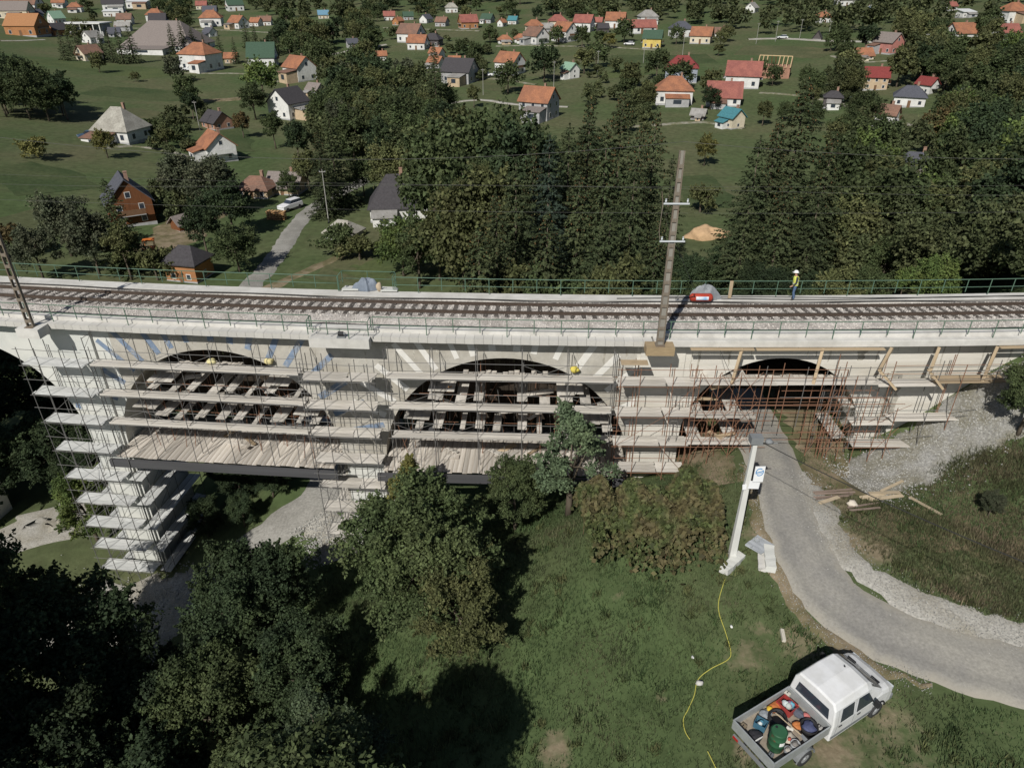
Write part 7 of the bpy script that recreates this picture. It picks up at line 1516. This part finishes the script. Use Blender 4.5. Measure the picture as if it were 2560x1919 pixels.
def stones(name, path, width, n, size, label, seed, m=None):
    rs = np.random.default_rng(seed); P = [Vector((p[0], p[1], 0)) for p in path]; L = [0]
    for i in range(len(P) - 1): L.append(L[-1] + (P[i + 1] - P[i]).length)
    t = rs.uniform(0, L[-1], n); pts = []
    for q in t:
        i = max(k for k in range(len(P) - 1) if L[k] <= q); f = (q - L[i]) / (L[i + 1] - L[i]); d = (P[i + 1] - P[i]).normalized(); w = rs.normal() * width * .32
        p = P[i].lerp(P[i + 1], f) + Vector((d.y, -d.x, 0)) * w; pts.append((p.x, p.y))
    xy = np.array(pts); z = GZ(xy[:, 0], xy[:, 1]) + .09
    tet = np.array([(1, 0, 0), (-.5, .8, 0), (-.5, -.8, 0), (0.1, 0, .9), (0, 0, -.7)]); sc = rs.uniform(.5, 1.6, (n, 1, 1)) ** 2 * size * rs.uniform(.6, 1.3, (n, 1, 3)); a = rs.uniform(0, 6.3, n); v = tet[None] * sc; c, s = np.cos(a)[:, None], np.sin(a)[:, None]
    vx = v[:, :, 0] * c - v[:, :, 1] * s; vy = v[:, :, 0] * s + v[:, :, 1] * c; V = np.stack([vx + xy[:, :1], vy + xy[:, 1:], v[:, :, 2] + z[:, None]], 2).reshape(-1, 3)
    fb = np.array([(0, 1, 3), (1, 2, 3), (2, 0, 3), (1, 0, 4), (2, 1, 4), (0, 2, 4)]); f = (np.arange(n)[:, None, None] * 5 + fb[None]).reshape(-1, 3)
    o = link(name, mesh(name, V, f, m or mat('rubble_stone', (.31, .305, .285), .95, var=0, island=.35))); tag(o, label, None, None, 'stuff')
stones('bank_gravel', bank, 3.0, 9000, .030, 'pale crushed stone spilled down the bank beside the cream wall', 1)
stones('road_gravel', sh, 1.5, 5000, .016, 'gravel strewn along the outer road edge', 2)
stones('verge_gravel', sh2, .8, 2200, .014, 'gravel strewn along the inner road edge', 3)
stones('rubble', [(-31.5, 31.5), (-28.5, 32.0), (-25, 31.8), (-22, 31.6), (-20, 32.5)], 5.0, 4500, .035, 'rubble round the foot of the leftmost pier', 4)
stones('rubble', [at(790, 1290), at(830, 1340), at(850, 1400)], 3.0, 2500, .04, 'rubble round the foot of the second pier', 5)

def blades(name, xy, h, lean, m, label, seed, w=.018, per=3):
    rs = np.random.default_rng(seed); n = len(xy); N = n * per; xy = np.repeat(xy, per, 0) + rs.normal(size=(N, 2)) * .04; z = np.concatenate([GZ(xy[i:i + 20000, 0], xy[i:i + 20000, 1]) for i in range(0, N, 20000)]) - .01
    hh = np.repeat(h, per) * rs.uniform(.55, 1.25, N); a = rs.uniform(0, 6.283, N); l = lean * hh * rs.uniform(.3, 1.2, N); ww = w * (1 + hh * 2)
    ca, sa = np.cos(a), np.sin(a); b0 = np.stack([xy[:, 0] - sa * ww, xy[:, 1] + ca * ww, z], 1); b1 = np.stack([xy[:, 0] + sa * ww, xy[:, 1] - ca * ww, z], 1); t = np.stack([xy[:, 0] + ca * l, xy[:, 1] + sa * l, z + hh], 1)
    V = np.stack([b0, b1, t], 1).reshape(-1, 3); o = link(name, mesh(name, V, np.arange(N * 3).reshape(-1, 3), m)); return tag(o, label, None, None, 'stuff')
def off_road(xy, paths):
    ok = np.ones(len(xy), bool)
    for path, w in paths:
        P = np.array([(p[0], p[1]) for p in path])
        for i in range(len(P) - 1):
            d = P[i + 1] - P[i]; t = np.clip(((xy - P[i]) @ d) / (d @ d), 0, 1); ok &= np.linalg.norm(xy - (P[i] + t[:, None] * d), axis=1) > w
    return ok
def wear_at(xy):
    w = np.zeros(len(xy))
    for px, py, r, s in WEAR: c = at(px, py); w = np.maximum(w, 1.1 * s * np.exp(-((xy[:, 0] - c.x) ** 2 + (xy[:, 1] - c.y) ** 2) / (2 * (r * .7) ** 2)))
    return w
rs = np.random.default_rng(77); N = 78000
xy = np.column_stack([rs.uniform(-12, 27, N), 8 + 25 * rs.uniform(0, 1, N) ** .85]); patch = np.sin(xy[:, 0] * .9 + 1.5 * np.sin(xy[:, 1] * .6)) * np.cos(xy[:, 1] * .8 + .5 * np.sin(xy[:, 0]))
xy = xy[off_road(xy, [(front_road, 1.75), (sh, .75), (sh2, .45), (bank, 1.3), (left_road, 1.7)]) & (rs.uniform(size=N) < .80 + .25 * patch - wear_at(xy)) & ~((np.abs(xy[:, 0] - 10.8) < 1.8) & (np.abs(xy[:, 1] - 16.3) < 1.2))]
M_gb = mat('grass_blade', (.070, .108, .041), .8, var=.3, scale=.7, col2=(.115, .114, .060), mix_scale=.22, island=.4, transl=.25, coord='Object', thr=(.45, .68), detail=5)
blades('grass', xy, np.full(len(xy), .15) + .10 * np.clip(np.sin(xy[:, 0] * 1.7) * np.sin(xy[:, 1] * 1.3), 0, 1), .7, M_gb, 'short meadow grass round the truck', 7, .016, 3)
wc = np.column_stack([rs.uniform(-9, 20, 420), 9 + 22 * rs.uniform(0, 1, 420)]); wc = wc[off_road(wc, [(front_road, 2.1), (sh, .9), (sh2, .6), (bank, 1.5), (left_road, 2.0)]) & ~((np.abs(wc[:, 0] - 10.8) < 2.6) & (np.abs(wc[:, 1] - 16.3) < 1.6))]
wx = np.repeat(wc, 14, 0) + rs.normal(size=(len(wc) * 14, 2)) * np.repeat(rs.uniform(.05, .22, len(wc)), 14)[:, None]
blades('meadow_weeds', wx, np.full(len(wx), .26), .8, mat('weed_blade', (.050, .080, .028), .8, var=.3, scale=1.2, col2=(.105, .112, .045), mix_scale=.5, island=.4, transl=.25), 'coarse weed tufts standing in the meadow', 9, .022, 3)
# tall dry weeds on the bank right of the road
pw = [(2090, 1250), (2250, 1230), (2330, 1180), (2450, 1100), (2600, 1100), (2600, 1560), (2480, 1530), (2330, 1470), (2210, 1390), (2130, 1320)]
Q = []
while len(Q) < 5200:
    q = (rs.uniform(2080, 2600), rs.uniform(1090, 1570))
    if inside(q, pw): Q.append(q)
QQ = np.array(Q); cal = [(2080, 1090), (2600, 1090), (2600, 1570), (2080, 1570)]
gz_mid = -6.0
W_ = []
for q in Q[::4]:
    p = at(*q)
    for k in range(7): W_.append((p.x + rs.normal() * .35, p.y + rs.normal() * .35))
W_ = np.array(W_); M_weed = mat('dry_weed', (.088, .098, .044), .85, var=.3, scale=.8, col2=(.165, .135, .085), mix_scale=.28, island=.45, transl=.2, thr=(.46, .62))
W_ = W_[off_road(W_, [(sh, .9), (bank, 1.2), (front_road, 2.2)])]
blades('dry_weeds', W_, np.full(len(W_), .15) + .18 * np.clip(np.sin(W_[:, 0] * .9 + W_[:, 1]), 0, 1), .55, M_weed, 'tall dry weeds on the bank right of the road', 8, .012, 4)
# undergrowth closing the gaps at the foot of the woods behind the right-hand railing
for i, (px, py, h, lf, lab) in enumerate(((2090, 742, 4.5, 'olive', 'olive bush right behind the railing, beside the worker'), (2170, 745, 5, 'mid', 'dense green bush behind the railing right of the worker'), (2250, 745, 5.5, 'bright', 'bright bush behind the railing, second right of the worker'), (2330, 742, 6, 'bright', 'yellow green bush behind the railing, third right of the worker'), (2410, 740, 6, 'mid', 'green bush behind the railing, fourth right of the worker'), (2490, 738, 6, 'olive', 'olive bush behind the railing near the right edge'), (2560, 735, 6, 'mid', 'green bush behind the railing at the right edge'),
                                         (2210, 690, 7, 'mid', 'taller bush standing behind the bright bushes'), (2330, 660, 8, 'olive', 'rounded olive tree above the railing on the right'), (2460, 660, 8, 'bright', 'bright tree above the railing at the far right'), (2010, 742, 4, 'dark', 'dark bush behind the railing left of the worker'), (1640, 742, 5, 'mid', 'bush behind the railing just right of the tall mast'), (1540, 745, 5.5, 'olive', 'olive bush behind the railing left of the tall mast'), (1400, 742, 5, 'mid', 'bush behind the railing below the bluish spruce'), (1280, 742, 5.5, 'olive', 'olive bush behind the railing right of the refuge'))):
    d = ray(px, py); D = 50 + 4 * (i % 3) + (10 if h > 6 else 0); t = D / d[1]; x = d[0] * t; plant('mid%d' % (i % 4), (x, D, gz(x, D) - .2), (CAMH + d[2] * t + h * .55) - gz(x, D), lf, lab, 'bush', 'bush', 'bushes behind the railing', wide=.85)
for x, y, h, lf, lab in ((16.9, 39.6, 3.4, 'dark', 'low dark bush added to darken the far mouth of the road arch'), (18.7, 39.9, 3.8, 'dark', 'dark bush added to darken the far mouth of the road arch, right'), (18.2, 42.5, 4.6, 'dark', 'dark bush behind the road arch, right of the road'), (20.5, 45, 5.0, 'mid', 'tall bush behind the road arch at its right side'), (17.0, 47, 4.5, 'dark', 'bush where the road bends behind the arch'), (11.6, 43.5, 4.5, 'dark', 'dark bush behind the road arch, left of the road'), (12.0, 49, 6, 'mid', 'tall bush seen through the road arch'), (19, 51, 6, 'dark', 'tree closing the view through the road arch'), (15.5, 56, 7, 'dark', 'tree at the end of the view through the road arch'),  # bushes in the arch mouth are added as a dark backing
    (-1.5, 42.5, 5, 'dark', 'dark bush under the white striped arch'), (3.5, 44, 6, 'mid', 'bush behind the white striped arch, right'), (-4.5, 46, 6, 'dark', 'bush behind the white striped arch, left'), (-20.5, 42, 4, 'dark', 'bush behind the leftmost pier beside the lane'), (-18.5, 46, 5, 'dark', 'dark bush under the blue striped arch')):
    plant('near2' if y < 46 else 'near1', on(x, y), h, lf, lab, 'bush', 'bush', wide=1.15)
